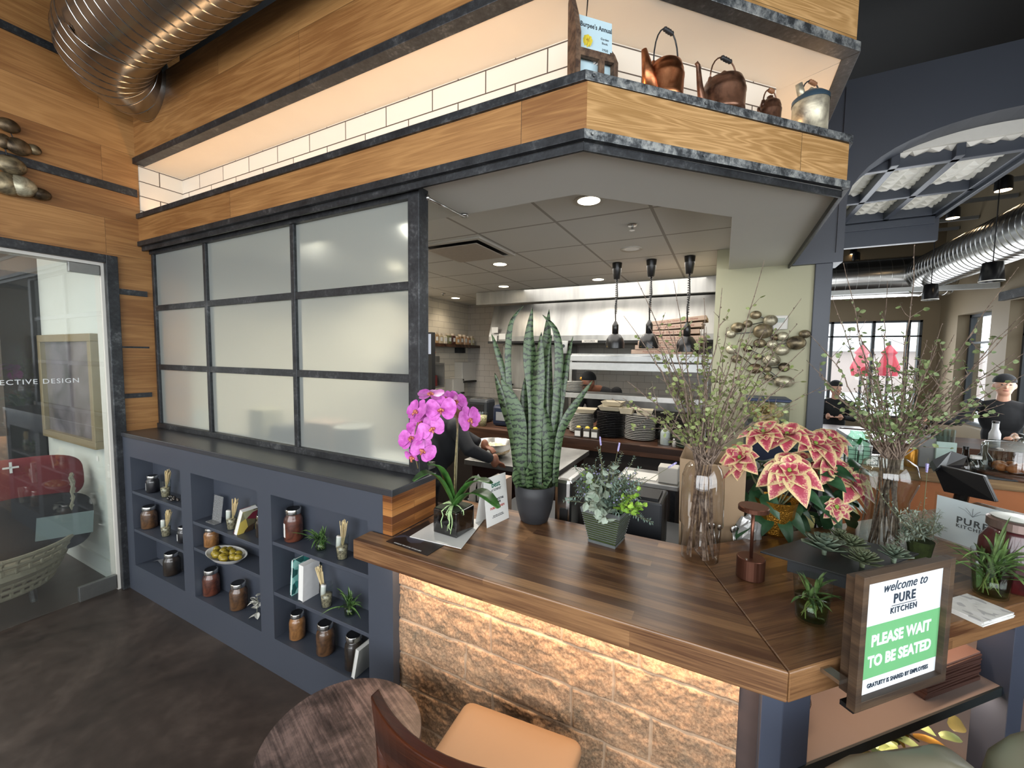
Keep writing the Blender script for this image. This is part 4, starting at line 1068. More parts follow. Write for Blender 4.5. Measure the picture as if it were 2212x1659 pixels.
for (tx, ty) in ((1281, 1060), (1262, 1085), (1300, 1120), (1312, 1125), (1290, 1100), (1270, 1030), (1320, 1000)):
    sprig(ms, G['s'], top+V3(-.02, -.02, 0), PD(tx, ty, 1.44), .046, .015, 9, rs, .02)
for (tx, ty) in ((1296, 945), (1338, 958), (1460, 1000)):
    P0 = PD(tx, ty, 1.5); sprig(ms, G['l'], top, P0, .003, .001, 3, rs, .02)
    d = (P0-top).normalized(); [G['l'].ell(P0-d*.004*j, .0035, .0035, .004, 6, 4) for j in range(9)]
for k in range(110): p = rnd_tip(.13, .03, .15); G['l'].ell(p, .0032, .0032, .003, 5, 4)
build(ms, 'stems', M_stem, hp)['kind'] = 'stuff'
for k, nm, mm in (('r', 'rosemary_leaves', M_ros), ('d', 'dark_rosemary_leaves', M_ros2), ('s', 'sage_leaves', M_sage), ('m', 'mint_leaves', M_mint), ('l', 'lavender_flowers', M_lav)):
    build(G[k], nm, mm, hp)['kind'] = 'stuff'
# -------- tall branches in glass vases
M_twig = leafmat('twig_bark', '4A3C34', '8A7868', .8, 60); M_lf = leafmat('branch_leaf', '66743C', '98A26A', .55, 60); M_lf2 = leafmat('branch_leaf_dark', '566A40', '8C9A68', .55, 60)
def vase_branches(name, base, prof, neck, tips, label, seed, nsub, leafden, smoky, lm, grey=0):
    rs = random.Random(seed); t = thing(name, base, label, 'vase')
    build(MB().lathe(prof, 40, cap1=False), 'glass', smoky, t, world=False, smooth=True)
    neckp = Vector(base)+V3(0, 0, neck); dn = (neckp-CP).dot(FW); tw = MB(); lf = MB()
    def leaf(p, s_):
        a_ = V3(rs.gauss(0, 1), rs.gauss(0, 1), rs.gauss(0, .6)).normalized(); sd = a_.cross(V3(rs.gauss(0, 1), rs.gauss(0, 1), rs.gauss(0, 1))).normalized()
        lf.add([p, p+a_*s_*.35-sd*s_*.36, p+a_*s_*.75-sd*s_*.28, p+a_*s_, p+a_*s_*.75+sd*s_*.28, p+a_*s_*.35+sd*s_*.36], [(0, 1, 2, 3), (0, 3, 4, 5)])
    def twig(a, b, r0, r1, wob, n=9, depth=0):
        P = []; off = V3(0, 0, 0)
        L = (b-a).length
        for i in range(n+1):
            t_ = i/n; off = off+V3(rs.gauss(0, 1), rs.gauss(0, 1), rs.gauss(0, .6))*wob*L/n; P.append(a.lerp(b, t_)+off*(1-t_)*(1 if i else 0))
        tw.tube(P, [r0+(r1-r0)*i/n for i in range(n+1)], 5, False); return P
    for (tx, ty, dd) in tips:
        tip = PD(tx, ty, dn+dd); an = rs.random()*6.28
        b0 = Vector(base)+V3(math.cos(an)*.045, math.sin(an)*.045, .012); nk = neckp+V3(rs.uniform(-.03, .03), rs.uniform(-.02, .02), 0)
        if rs.random() < .5: twig(b0, nk, .0030, .0026, .02, 4)
        mid = nk.lerp(tip, .5)+V3(0, 0, .03); P = twig(nk, mid, .0028, .0022, .12, 7)+twig(mid, tip, .0022, .0009, .12, 8)[1:]
        for k in range(nsub):
            i = rs.randrange(2, len(P)-3); p = P[i]; d = (P[i+1]-P[i]).normalized(); q = V3(rs.gauss(0, 1), rs.gauss(0, 1), rs.gauss(.2, .7)).normalized()
            e = p+(d*.8+q*.75).normalized()*rs.uniform(.05, .15)*(1.2-i/len(P)); S = twig(p, e, .0013, .0006, .12, 4)
            for s_ in S[1:]:
                if rs.random() < leafden*(1.15-i/len(P)): leaf(s_, rs.uniform(.012, .025))
        for i in range(3, len(P)):
            if rs.random() < .5: p = P[i]; tw.ell(p+V3(rs.gauss(0, .002), rs.gauss(0, .002), 0), .0022, .0022, .003, 5, 4)
            if rs.random() < leafden*.5 and i < len(P)*.75: leaf(P[i], rs.uniform(.012, .024))
    build(tw, 'branches', M_twig, t)['kind'] = 'stuff'; build(lf, 'leaves', lm, t)['kind'] = 'stuff'
    return t
rs = random.Random(40)
b1 = at(1511, 1205)
tips1 = [(1375, 603, .05), (1347, 682, .0), (1455, 606, .1), (1521, 645, .15), (1560, 622, .0), (1651, 562, .0), (1731, 645, .05), (1722, 700, .1), (1738, 752, .0), (1352, 822, .0), (1322, 862, -.05), (1735, 800, .1), (1722, 872, .0), (1772, 838, .1), (1400, 700, .15), (1345, 860, -.1), (1440, 700, -.05)]
tips1 += [(rs.uniform(1385, 1690), rs.uniform(690, 850), rs.uniform(-.15, .2)) for k in range(22)]
M_smoke = thin_glass('smoky_glass', (.86, .84, .82), 1.8, edge=.9)
vase_branches('branch_vase', b1, [(.056, 0), (.064, .004), (.066, .05), (.068, .13), (.074, .135), (.073, .25), (.071, .31), (.060, .345), (.047, .36)], .355, tips1, 'tall smoky glass vase of budding branches in front of the kitchen opening', 5, 7, .95, M_smoke, M_lf)
w_ = thing('x', b1, 'x', 'x'); bpy.data.objects.remove(w_)
b2 = at(1908, 1184)
tips2 = [(1822, 568, .0), (1797, 640, .05), (1917, 607, .1), (1975, 530, .0), (2200, 577, .0), (2212, 690, -.05), (2240, 745, .0), (2230, 660, .1), (2230, 800, -.1), (2190, 765, .1), (1745, 718, .1), (1742, 778, .05), (1785, 868, .0), (1770, 810, -.05), (2035, 700, .1), (2100, 740, .2), (2170, 872, -.05), (2140, 850, -.1), (1850, 690, .1)]
tips2 += [(rs.uniform(1800, 2080), rs.uniform(720, 860), rs.uniform(-.15, .25)) for k in range(20)]
vase_branches('branch_vase', b2, [(.070, 0), (.078, .004), (.074, .06), (.066, .14), (.066, .2), (.088, .27), (.090, .30), (.078, .345), (.05, .365), (.04, .366)], .36, tips2, 'clear domed glass vase of leafy branches right of the poinsettia', 6, 7, .95, thin_glass('clear_vase', (.80, .84, .82), 1.8, edge=.9), M_lf2)
# -------- rechargeable table lamp
M_brz = mat('bronze_metal', '6A4638', .35, .85, var=.06, sc=8)
lp = thing('table_lamp', at(1620, 1246), 'bronze cordless table lamp with a flat round head', 'lamp')
build(MB().lathe([(.041, 0), (.043, .003), (.043, .068), (.041, .071)], 36), 'base', M_brz, lp, world=False, smooth=False, bev=.001)
build(MB().cyl((0, .0, .07), (0, .0, .235), .0055, 14), 'pole', M_brz, lp, world=False, smooth=True)
build(MB().lathe([(.030, .228), (.046, .232), (.046, .245), (.044, .248)], 36), 'lamp_head', M_brz, lp, world=False)
build(MB().lathe([(.004, .071), (.004, .073)], 10, c=(-.015, -.028, 0)), 'button', M_chrome, lp, world=False)
# -------- poinsettia
gp_c = at(1672, 1150); ps = thing('poinsettia', gp_c, 'pink and cream poinsettia in a gold foil pot', 'poinsettia')
build(MB().lathe([(.055, 0), (.062, .01), (.075, .12), (.082, .15)], 18, cap1=False), 'pot', mat('gold_foil', 'B07E30', .3, .9, var=.45, sc=45, bmp=1.2), ps, world=False)
def poin_mat():
    """bract: pink middle, cream edge, driven by the stored across-leaf coordinate"""
    t = NT('poinsettia_bract'); a = t.n('Attribute'); a.attribute_name = 'edge'; n = t.noise(t.pos(), 160, 3, .7)
    f = t.math('ADD', a.outputs['Fac'], t.math('MULTIPLY', t.math('SUBTRACT', n, .5), 1.1))
    c = t.ramp(f, [(.28, C('A63C50')), (.47, C('C26A70')), (.62, C('DAC390'))])
    return t.pbr(c, .5)
M_br = poin_mat(); M_pl = leafmat('poinsettia_leaf', '1C3A20', '34583A', .4); M_pl2 = leafmat('poinsettia_pale', 'A8A860', 'D8CC8E', .5)
def bract(m, ed, c, d, nrm, L, W, droop):
    d = Vector(d).normalized(); N = Vector(nrm).normalized(); sd = d.cross(N).normalized(); n = 8; o = len(m.v)
    for i in range(n+1):
        t = i/n; w = W*math.sin(PI*(t**.85)*.98+.02)**.9*(1.15-.35*t) if t < 1 else .0
        p = c + d*L*t + N*(.10*math.sin(PI*t)*L) - V3(0, 0, 1)*droop*L*t*t
        for k in (-1, -.5, 0, .5, 1): m.v.append(tuple(p + sd*w*k + N*(abs(k)*w*.25))); ed.append(max(abs(k)*.85, 0 if t < .6 else (t-.6)*1.6))
    for i in range(n):
        for k in range(4): a = o+i*5+k; m.f.append((a, a+1, a+6, a+5))
def bract_head(c, nrm, R, seed, name='flower_head'):
    rs = random.Random(seed); N = Vector(nrm).normalized(); a_, b_, _ = basis(N); m = MB(); ed = []; ph = rs.random()*6
    for ring, (cnt, L, tilt) in enumerate(((7, 1., .12), (6, .74, .4), (5, .42, 1.0))):
        for k in range(cnt):
            an = ph+ring*.5+6.283*k/cnt+rs.uniform(-.2, .2); d = (a_*math.cos(an)+b_*math.sin(an)+N*tilt*rs.uniform(.6, 1.2)).normalized()
            bract(m, ed, c, d, N, R*L*rs.uniform(.85, 1.15), R*L*.40, .30 if ring == 0 else .1)
    o = build(m, name, M_br, ps, smooth=True)
    at_ = o.data.attributes.new('edge', 'FLOAT', 'POINT')
    for i, v in enumerate(ed): at_.data[i].value = v
    g = MB()
    for k in range(7): an = k; g.ell(c+N*.012+(a_*math.cos(an)+b_*math.sin(an))*.005*(k > 0), .0032, .0032, .005, 6, 4)
    build(g, 'flower_centre', M_mint, o, world=True)
d0 = (gp_c-CP).dot(FW); cd_ = (CP-gp_c).normalized()
for (px, py, dd, R, nx, ny, nz, sd_) in ((1705, 1018, -.10, .105, .0, .0, .5, 1), (1700, 940, .04, .10, .0, .3, .9, 2), (1600, 990, -.02, .085, -.5, 0, .5, 3), (1760, 960, .05, .09, .5, .2, .9, 4), (1790, 1005, .0, .08, .7, 0, .6, 5), (1835, 1040, -.02, .095, .9, 0, .6, 6), (1650, 935, .06, .085, -.3, .2, .9, 9), (1790, 950, .08, .08, .6, .2, .9, 10), (1740, 1000, .1, .08, .2, .3, .8, 8), (1805, 1095, -.05, .055, .4, -.3, .2, 7)):
    bract_head(PD(px, py, d0+dd), cd_+V3(nx, ny, nz), R*1.12, sd_)
m = MB(); m2 = MB(); rs = random.Random(8); ed = []
for k in range(85):
    px, py = rs.uniform(1600, 1840), rs.uniform(1000, 1120); c = PD(px, py, d0+rs.uniform(-.04, .10)); an = rs.random()*6.28
    d = V3(math.cos(an), math.sin(an), -.35)+(c-gp_c-V3(0, 0, .2))*5
    tgt, e2 = (m, []) if rs.random() < .86 else (m2, [])
    bract(tgt, e2, c, d, V3(0, 0, 1)+cd_*.8, rs.uniform(.07, .105), rs.uniform(.026, .038), .35)
build(m, 'green_leaves', M_pl, ps, smooth=True)['kind'] = 'stuff'; build(m2, 'pale_leaves', M_pl2, ps, smooth=True)['kind'] = 'stuff'
m = MB()
for k in range(9): an = k*.7; m.tube([gp_c+V3(math.cos(an)*.02, math.sin(an)*.02, .12), gp_c+V3(math.cos(an)*.09, math.sin(an)*.08, .22), gp_c+V3(math.cos(an)*.12, math.sin(an)*.1, .29)], .003, 6)
build(m, 'stems', M_stem, ps)['kind'] = 'stuff'
# -------- black slate tray with succulents and the spider plants in glasses
sl = [PZ(a, b, .985) for a, b in ((1642, 1190), (1780, 1150), (1985, 1195), (1850, 1250))]
c = sum(sl, V3(0, 0, 0))/4
tr = thing('riser', (c.x, c.y, ZT), 'black slate topped riser carrying the succulents', 'riser')
build(MB().prism([(p.x, p.y) for p in sl], .978, .985), 'slab', mat('black_slate', '1E2022', .45, var=.15, sc=12), tr, bev=.001)
ins = [c+(p-c)*.72 for p in sl]; build(MB().prism([(p.x+.02, p.y+.02) for p in ins], ZT, .978), 'base', mat('riser_base', '26292D', .5), tr)
def succulent(px, py, R, n, m_, label, seed, z=.985, pt=.3):
    rs = random.Random(seed); o = PZ(px, py, z); t = thing('succulent', o, label, 'succulent'); m = MB()
    for k in range(n):
        f = k/n; an = k*2.399; e = .15+1.2*(1-f)**1.3 if False else .1+1.25*(1-f); L = R*(.35+.65*f); b = V3(0, 0, .012+.02*(1-f))
        d = V3(math.cos(an)*math.cos(e), math.sin(an)*math.cos(e), math.sin(e))
        arc_leaf(m, b, d, L, L*pt, -.12, 6, .5, prof=lambda t: math.sin(PI*(.08+.85*t))**.6 * (.5+.6*t))
    m.lathe([(.006, 0), (.008, .02)], 8)
    build(m, 'rosette', m_, t, world=False, smooth=True, solid=.0012)
M_su = leafmat('succulent_grey', '48584A', '7F8E78', .6); M_su2 = leafmat('succulent_olive', '4E5A40', '7C8668', .6)
succulent(1780, 1198, .078, 28, M_su, 'largest grey green succulent rosette at the front of the riser', 1, pt=.36)
succulent(1862, 1225, .06, 40, M_su2, 'spiky dark succulent just behind the welcome sign', 2, pt=.2)
succulent(1838, 1190, .055, 36, M_su2, 'olive succulent rosette behind the largest one', 3, pt=.22)
succulent(1812, 1172, .045, 30, M_su2, 'small brownish succulent at the back of the riser', 4, pt=.22)
succulent(1930, 1215, .055, 30, M_su, 'grey succulent partly behind the sign frame', 5, pt=.24)
spider_glass(at(1751, 1338), 'spider plant cutting rooting in a clear cup at the front edge of the counter', .085, 24, 31, .047, .12, None)
spider_glass(PZ(2138, 1285, ZT), 'trailing spider plant in a glass between the sign and the red jar', .20, 40, 33, .05, .14, None)
# big jar of pickled red fruit
M_red = contents_mat('pickled_beets', '1E0206', '4E0A14', 9)
bj = thing('beet_jar', PZ(2182, 1268, ZT), 'large glass jar of dark red pickled fruit at the right edge', 'jar')
build(MB().lathe([(.06, 0), (.076, .01), (.082, .07), (.078, .15), (.06, .185), (.058, .20)], 36), 'jar_body', M_red, bj, world=False, smooth=True)
build(MB().lathe([(.063, .197), (.066, .2), (.066, .225), (.06, .23)], 36), 'lid', mat('jar_lid_rose', '9A8680', .35, .8), bj, world=False)
build(MB().lathe([(.01, .2302), (.055, .2302), (.057, .234), (.0, .236)], 30, cap0=False, cap1=False), 'lid_disc', mat('lid_disc', 'A8ACA0', .3, .7, var=.2), bj, world=False)
# acrylic sheet with the restaurant's name
P0 = PZ(2028, 1290, ZT); S0 = PD(2022, 1062, 1.62)
ax, ay = PD(2021, 1062, 1.72), PD(2190, 1080, 1.50)
uu = (ay-ax).normalized(); uu.z = 0; uu.normalize()
mh = thing('menu_holder', V3((ax.x+ay.x)/2, (ax.y+ay.y)/2, ZT), 'acrylic stand with a white name card behind the red jar', 'stand')
Wm = (ay-ax).length; Hm = ax.z-ZT
Mm = frame(V3(ax.x, ax.y, ZT+.001), uu, V3(0, 0, 1))
build(onM(MB(), Mm, 0, Wm, 0, Hm, 0, .002), 'acrylic', M_pane, mh)
build(onM(MB(), Mm, .006, Wm-.006, .003, Hm-.012, -.002, -.001), 'name_card', M_sw, mh)
Mmt = Matrix.Translation(-mh.location) @ Mm
ig = mat('grey_ink', '5A5C5E', .5)
text('PURE', .036, ig, mh, Mmt @ Matrix.Translation((Wm*.52, Hm*.52, -.0005)), space=1.2, bold=.0008); text('KITCHEN', .019, ig, mh, Mmt @ Matrix.Translation((Wm*.52, Hm*.40, -.0005)), space=1.25, bold=.0003)
m = MB()
for k in range(5): q = V3(Wm*.52, Hm*.66, -.0004); m.tube([Mm @ q, Mm @ (q+V3((k-2)*.012, .02, 0)), Mm @ (q+V3((k-2)*.022, .034-abs(k-2)*.004, 0))], .0005, 4)
build(m, 'leaf_emblem', ig, mh)
# flyers on the counter
for k in range(5):
    c = PZ(2105, 1322, ZT); o = build(MB().box(-.075, .075, -.05, .05, 0, .0028), 'flyer', M_paper, world=False); o.location = (c.x, c.y, ZT+.0005+.003*k); o.rotation_euler = (0, 0, PI/4+.03*math.sin(k*2.3))
    if k == 4: o.data.materials[0] = cover_mat('flyer_print', ['DCDCD8', 'E2E2DE', 'B8B8B8', 'DCDCD8', 'E6E6E4'], 60)
    tag(o, 'topmost printed flyer right of the welcome sign' if k == 4 else 'white flyer in the stack right of the welcome sign, under the topmost', 'flyer', 'flyers on the counter' if k < 4 else None)
# herb pot behind the sign
lv = thing('lavender_pot', PZ(1985, 1205, ZT), 'loose grey green lavender between vase and name card', 'plant')
build(MB().lathe([(.03, 0), (.04, .07)], 16, cap1=True), 'pot', mat('moss_lining', '3E4A1E'), lv, world=False)
ms, ml, mf_ = MB(), MB(), MB(); rs = random.Random(77); top = lv.location+V3(0, 0, .07); dl = (lv.location-CP).dot(FW)
for k in range(34): sprig(ms, ml, top, PD(rs.uniform(1925, 2040), rs.uniform(1090, 1180), dl+rs.uniform(-.06, .06)), .024, .0025, 28, rs, .03)
for (tx, ty) in ((1886, 1030), (2005, 990), (1915, 1060), (1905, 1075), (1990, 1080)): sprig(ms, ml, top, PD(tx, ty, dl), .012, .002, 10, rs, .05)
p = PD(2003, 1003, dl); [mf_.ell(p+V3(0, 0, -.004*j), .006-.0003*j, .006, .004, 6, 4) for j in range(8)]
build(ms, 'stems', M_stem, lv)['kind'] = 'stuff'; build(ml, 'leaves', M_sage, lv)['kind'] = 'stuff'; build(mf_, 'flower_head', M_lav, lv)
# stacked menus and gold foliage under the counter
for k in range(15):
    o = build(MB().box(-.14, .14, -.11, .11, 0, .006), 'menu', mat('menu_cover', '4A3029', .45, var=.15, sc=8) if k < 14 else mat('menu_top', '7A5C52', .45, var=.1), world=False)
    q = onB(-1.05, -1.3, .83+.002*(k % 3), 1.1)[0]; c = V3(.17, 1.12, 0)+DB*.86-NB*.20
    o.location = (c.x+.003*math.sin(k*3.1), c.y+.003*math.cos(k*1.7), .576+.0068*k); o.rotation_euler = (0, 0, PI/4+.02*math.sin(k*5))
    tag(o, 'topmost brown menu of the stack on the shelf under the counter' if k == 14 else 'brown menu in the stack on the shelf under the counter', 'menu', 'menus stacked under the counter' if k < 14 else None)
c = V3(.17, 1.12, .186)+DB*.55-NB*.2; gf = thing('gold_foliage', c, 'gilded artificial magnolia leaves heaped on the lowest shelf', 'decoration')
G1, G2, G3 = MB(), MB(), MB(); rs = random.Random(14)
for k in range(150):
    p = c+DB*rs.uniform(-.36, .36)-NB*rs.uniform(-.12, .12)+V3(0, 0, rs.uniform(.02, .24)); a = rs.random()*6.28
    arc_leaf([G1, G2, G3][k % 3], p, V3(math.cos(a), math.sin(a), rs.uniform(-.3, .9)), rs.uniform(.06, .11), rs.uniform(.014, .024), .3, 6, .4, up=V3(rs.gauss(0, .5), rs.gauss(0, .5), 1))
for g, nm, mm in ((G1, 'gold_leaves', mat('gold_leaf', 'A8823C', .35, .7, var=.4, sc=30)), (G2, 'olive_leaves', mat('olive_gilt', '5A5530', .4, .3, var=.4, sc=30)), (G3, 'green_leaves', mat('green_gilt', '7A8A5A', .4, .2, var=.4, sc=30))):
    build(g, nm, mm, gf, smooth=True)['kind'] = 'stuff'
bw_ = thing('wooden_bowl', V3(.17, 1.12, .576)+DB*.22-NB*.2, 'dark turned wooden bowl on the shelf behind the welcome sign', 'bowl')
build(MB().lathe([(.04, 0), (.075, .03), (.088, .075), (.085, .078), (.072, .035), (.02, .012)], 30, cap1=True), 'bowl', M_chw, bw_, world=False, smooth=True)
# ================================================================ kitchen ceiling fittings
def recessed(loc, label, on=True, r=.075, st=9, grp='recessed kitchen downlights'):
    t = thing('ceiling_light', loc, label, 'ceiling light', grp)
    build(MB().lathe([(r*.86, -.001), (r*1.18, -.004), (r*1.2, -.001), (r*1.2, .004)], 28, cap0=False, cap1=False), 'trim_ring', M_white, t, world=False, smooth=True)
    build(MB().lathe([(.001, -.0005), (r*.88, -.0005)], 28, cap0=False, cap1=False), 'lens', emis('downlight_glow', (1., .86, .62), st) if on else mat('downlight_off', 'A8A29A', .3), t, world=False)
    return t
for k, (px, py, lab) in enumerate(((1272, 434, 'largest lit recessed downlight, at the edge of the soffit'), (1080, 571, 'lit recessed downlight between the air vent and the hood'), (1088, 619, 'lit recessed downlight directly in front of the hood fascia, left'), (1292, 604, 'lit recessed downlight in front of the hood, left of the heat lamps'), (984, 644, 'lit recessed downlight by the white tiled side wall'))):
    p = PZ(px, py, 2.549); recessed(p, lab)
    l = bpy.data.lights.new('downlight', 'SPOT'); l.energy = 8; l.color = (1., .86, .68); l.spot_size = 2.4; l.spot_blend = .8; l.shadow_soft_size = .06
    o = bpy.data.objects.new('downlight', l); COL.objects.link(o); o.location = (p.x, p.y, p.z-.03)
recessed(PZ(1364, 538, 2.549), 'unlit recessed downlight above the heat lamps', False)
for px, py, lab in ((1366, 486, 'sprinkler head nearest the soffit'), (957, 634, 'small sprinkler head near the tiled side wall')):
    t = thing('sprinkler', PZ(px, py, 2.548), lab, 'sprinkler'); build(MB().lathe([(.035, 0), (.03, -.006), (.008, -.008), (.008, -.03), (.02, -.034), (.02, -.036)], 14), 'sprinkler_head', M_chrome, t, world=False)
v = [PZ(a, b, 2.549) for a, b in ((921, 529), (1018, 514), (1093, 550), (985, 560))]
vc = (v[0]+v[2])/2; vt = thing('ceiling_vent', vc, 'square supply air vent with a dropped centre plate in the kitchen ceiling', 'vent')
build(MB().box(-.28, .28, -.28, .28, -.006, 0), 'backing', M_black, vt, world=False)
w = MB()
for (a, b, c2, d2) in ((-.3, .3, -.3, -.265), (-.3, .3, .265, .3), (-.3, -.265, -.265, .265), (.265, .3, -.265, .265)): w.box(a, b, c2, d2, -.014, 0)
build(w, 'frame', M_white, vt, world=False); build(MB().box(-.235, .235, -.235, .235, -.034, -.026), 'centre_plate', mat('vent_plate', 'B8AEA2', .5), vt, world=False)
for (x, y, lab) in ((-1.85, 2.15, 'added fill downlight behind the partition, nearest the post'), (-2.9, 2.15, 'added fill downlight behind the middle frosted panes'), (-3.0, 3.2, 'added fill downlight behind the partition, second row'), (-3.7, 4.1, 'added fill downlight behind the far left panes')):  # hidden spots and fittings added to brighten the kitchen
    recessed((x, y, 2.549), lab)
    l = bpy.data.lights.new('downlight', 'SPOT'); l.energy = 75; l.color = (1., .93, .82); l.spot_size = 2.7; l.spot_blend = .7; l.shadow_soft_size = .09
    o = bpy.data.objects.new('downlight', l); COL.objects.link(o); o.location = (x, y, 2.52)
area('kitchen_fill', (-1.3, 4.0, 2.5), (-1.3, 4.1, 0), 2.2, 2.2, 46, (1., .95, .88))  # added soft fill under the ceiling, without a fitting of its own
# hood
def stainless():
    t = NT('stainless_panel'); p = t.pos(); n = t.noise(t.comb(t.math('MULTIPLY', t.dot(p, (1, 0, 0)), 2.2), t.dot(p, (0, 1, .0)), t.math('MULTIPLY', t.dot(p, (0, 0, 1)), .4)), 2., 3, .6)
    c = t.ramp(n, [(.3, C('8E8E8C')), (.7, C('BEBDBA'))]); return t.pbr(c, t.math('MULTIPLY_ADD', n, .2, .36), 1., t.bump(n, .15, .03))
M_ss = stainless()
hd = thing('range_hood', (-1.6, 5.5, 1.84), 'long stainless steel extraction hood along the kitchen back wall', 'hood')
build(MB().box(-3.15, -.085, 4.95, 5.0, 2.375, 2.548), 'fascia', M_ss, hd, bev=.002)
build(MB().prism([(5.01, 1.845), (6.09, 1.845), (6.09, 2.375), (5.16, 2.375), (5.01, 1.93)], -2.97, -.085, Matrix(((0, 0, 1, 0), (1, 0, 0, 0), (0, 1, 0, 0), (0, 0, 0, 1)))), 'canopy', M_ss, hd)
build(MB().box(-2.97, -.085, 4.985, 5.015, 1.83, 1.862), 'lip', M_black, hd)
for (px, py) in ((1069, 713), (1085, 727), (1067, 731)): p = PY(px, py, 5.0); build(MB().box(p.x-.05, p.x+.05, 4.996, 5.0, p.z-.04, p.z+.04), 'notice', M_paper, hd)
p = PY(1274, 737, 4.98); build(MB().box(p.x-.10, p.x+.10, 4.974, 4.979, p.z-.018, p.z+.018), 'name_plate', mat('name_plate', 'C8C6C0', .4), hd)
text('ACCUREX', .03, mat('ink', '22262C', .5), hd, Matrix.Translation(-hd.location) @ frame(V3(p.x, 4.973, p.z), (1, 0, 0), (0, 0, 1)))
# heat lamps
M_bk = mat('black_enamel', '121214', .28, var=.02)
for k, (px, lab) in enumerate(((1333, 'black heat lamp on a coiled cord, leftmost of the three'), (1408, 'middle black heat lamp on a coiled cord'), (1490, 'black heat lamp on a coiled cord, nearest the beige wall'))):
    X = PZ(px, (568, 562, 552)[k], 2.549).x; dz = (0, .0, -.03)[k]
    t = thing('heat_lamp', (X, 3.95, 1.742+dz), lab, 'heat lamp', 'heat lamps over the pass'); z0 = 2.549-1.742-dz
    build(MB().lathe([(.024, z0-.155), (.030, z0-.15), (.046, z0-.01), (.046, z0)], 20), 'ceiling_cup', M_bk, t, world=False, smooth=True)
    P = []; n = 150; zt, zb2 = z0-.16, .33
    for i in range(n+1): a = i*2*PI*17/n; P.append((.010*math.cos(a), .010*math.sin(a), zt+(zb2-zt)*i/n))
    build(MB().tube(P, .0035, 5), 'coiled_cord', M_bk, t, world=False, smooth=True)
    build(MB().tube([(0, 0, zt+.03), (.012, 0, .5), (-.006, 0, .4), (0, 0, .25)], .006, 8), 'cord', M_bk, t, world=False, smooth=True)
    build(MB().lathe([(.030, .13), (.031, .22), (.026, .23), (.012, .26)], 18), 'neck', M_bk, t, world=False, smooth=True)
    build(MB().lathe([(.087, 0), (.088, .05), (.078, .09), (.05, .13), (.03, .14)], 28, cap0=False), 'shade', M_bk, t, world=False, smooth=True)
    build(MB().add([(-.062, -.062, .012), (-.036, -.079, .012), (-.05, -.071, .04)], [(0, 1, 2)]), 'warning_sticker', mat('yellow_sticker', 'D8B830', .5), t, world=False)
# the pass
M_walnut = wood('pass_walnut', (1, 0, 0), (0, 1, 1), .9, .05, '2A180F', '4E3426', '73523E', .35, .0004, 3, tone=.4)
M_dark = mat('dark_cabinet', '1E1714', .6, var=.1)
ps_ = thing('pass_counter', (-1.5, 3.9, 0), 'thick walnut topped pass counter below the heat lamps', 'counter')
build(MB().box(-3.0, -.085, 3.55, 4.25, .81, .91), 'countertop', M_walnut, ps_, bev=.004)
build(MB().box(-3.0, -.085, 3.62, 4.22, 0, .81), 'base', M_dark, ps_)
sh = thing('pass_shelf', (-.8, 4.12, .91), 'stainless pass shelf with white heat strips on upright posts', 'shelf')
build(MB().box(-1.5, -.085, 4.0, 4.3, 1.235, 1.285), 'lower_shelf', M_ss, sh, bev=.002)
build(MB().box(-1.4, -.085, 4.0, 4.12, 1.525, 1.60), 'heat_strip', mat('white_metal', 'B4B6B6', .4, .3), sh, bev=.003)
build(MB().box(-1.42, -.085, 3.99, 4.10, 1.612, 1.672), 'upper_strip', mat('white_metal', 'D2D4D4'), sh, bev=.006)
build(MB().box(-1.42, -.085, 4.10, 4.55, 1.672, 1.69), 'top_shelf', M_ss, sh)
for x in (-1.44, -.13): build(MB().box(x-.015, x+.015, 4.14, 4.17, .91, 1.672), 'post', M_chrome if x < -1 else mat('white_metal', 'D2D4D4'), sh)
def stack(px, py, r, n, th, m_, lab, nm='plate', y=3.82, z=.911, grp=None, cat='plate'):
    x = PY(px, py, y).x; src = None
    for k in range(n):
        if src is None: o = build(MB().lathe([(r*.55, 0), (r*.62, .002), (r*.97, th*.8), (r, th*1.05), (r*.95, th*1.1), (r*.6, .006), (.002, .005)], 30, cap1=False), nm, m_, world=False, smooth=True); src = o
        else: o = src.copy(); COL.objects.link(o)
        o.location = (x+.0015*math.sin(k*4.1), y+.0015*math.cos(k*3.3), z+th*k)
        if k == n-1 : tag(o, 'topmost '+lab, cat)
        else: tag(o, lab+', below the topmost', cat, grp or lab+'s')
    return V3(x, y, z+th*n)
M_pw = mat('china_grey_white', 'BDBBB4', .25, var=.02); M_pb = mat('china_black', '1A1A1C', .25, var=.02)
stack(1382, 930, .135, 14, .0155, M_pw, 'off white plate in the tall stack below two takeout trays')
stack(1318, 930, .130, 15, .0155, M_pb, 'black plate in the stack left of the white plates')
stack(1256, 925, .12, 12, .0155, M_pw, 'white plate in the stack just right of the snake plant', y=3.9)
stack(1432, 915, .085, 9, .016, M_pb, 'small black bowl in the stack behind the white jug', 'bowl', 3.95, cat='bowl')
stack(1238, 830, .11, 7, .0155, M_pw, 'plate in the stack on the stainless pass shelf', y=4.13, z=1.286)
stack(1236, 905, .10, 5, .018, M_pw, 'shallow bowl behind the snake plant on the pass counter', 'bowl', 4.08, cat='bowl')
M_pulp = mat('pulp_tray', 'B9AF98', .7, var=.06)
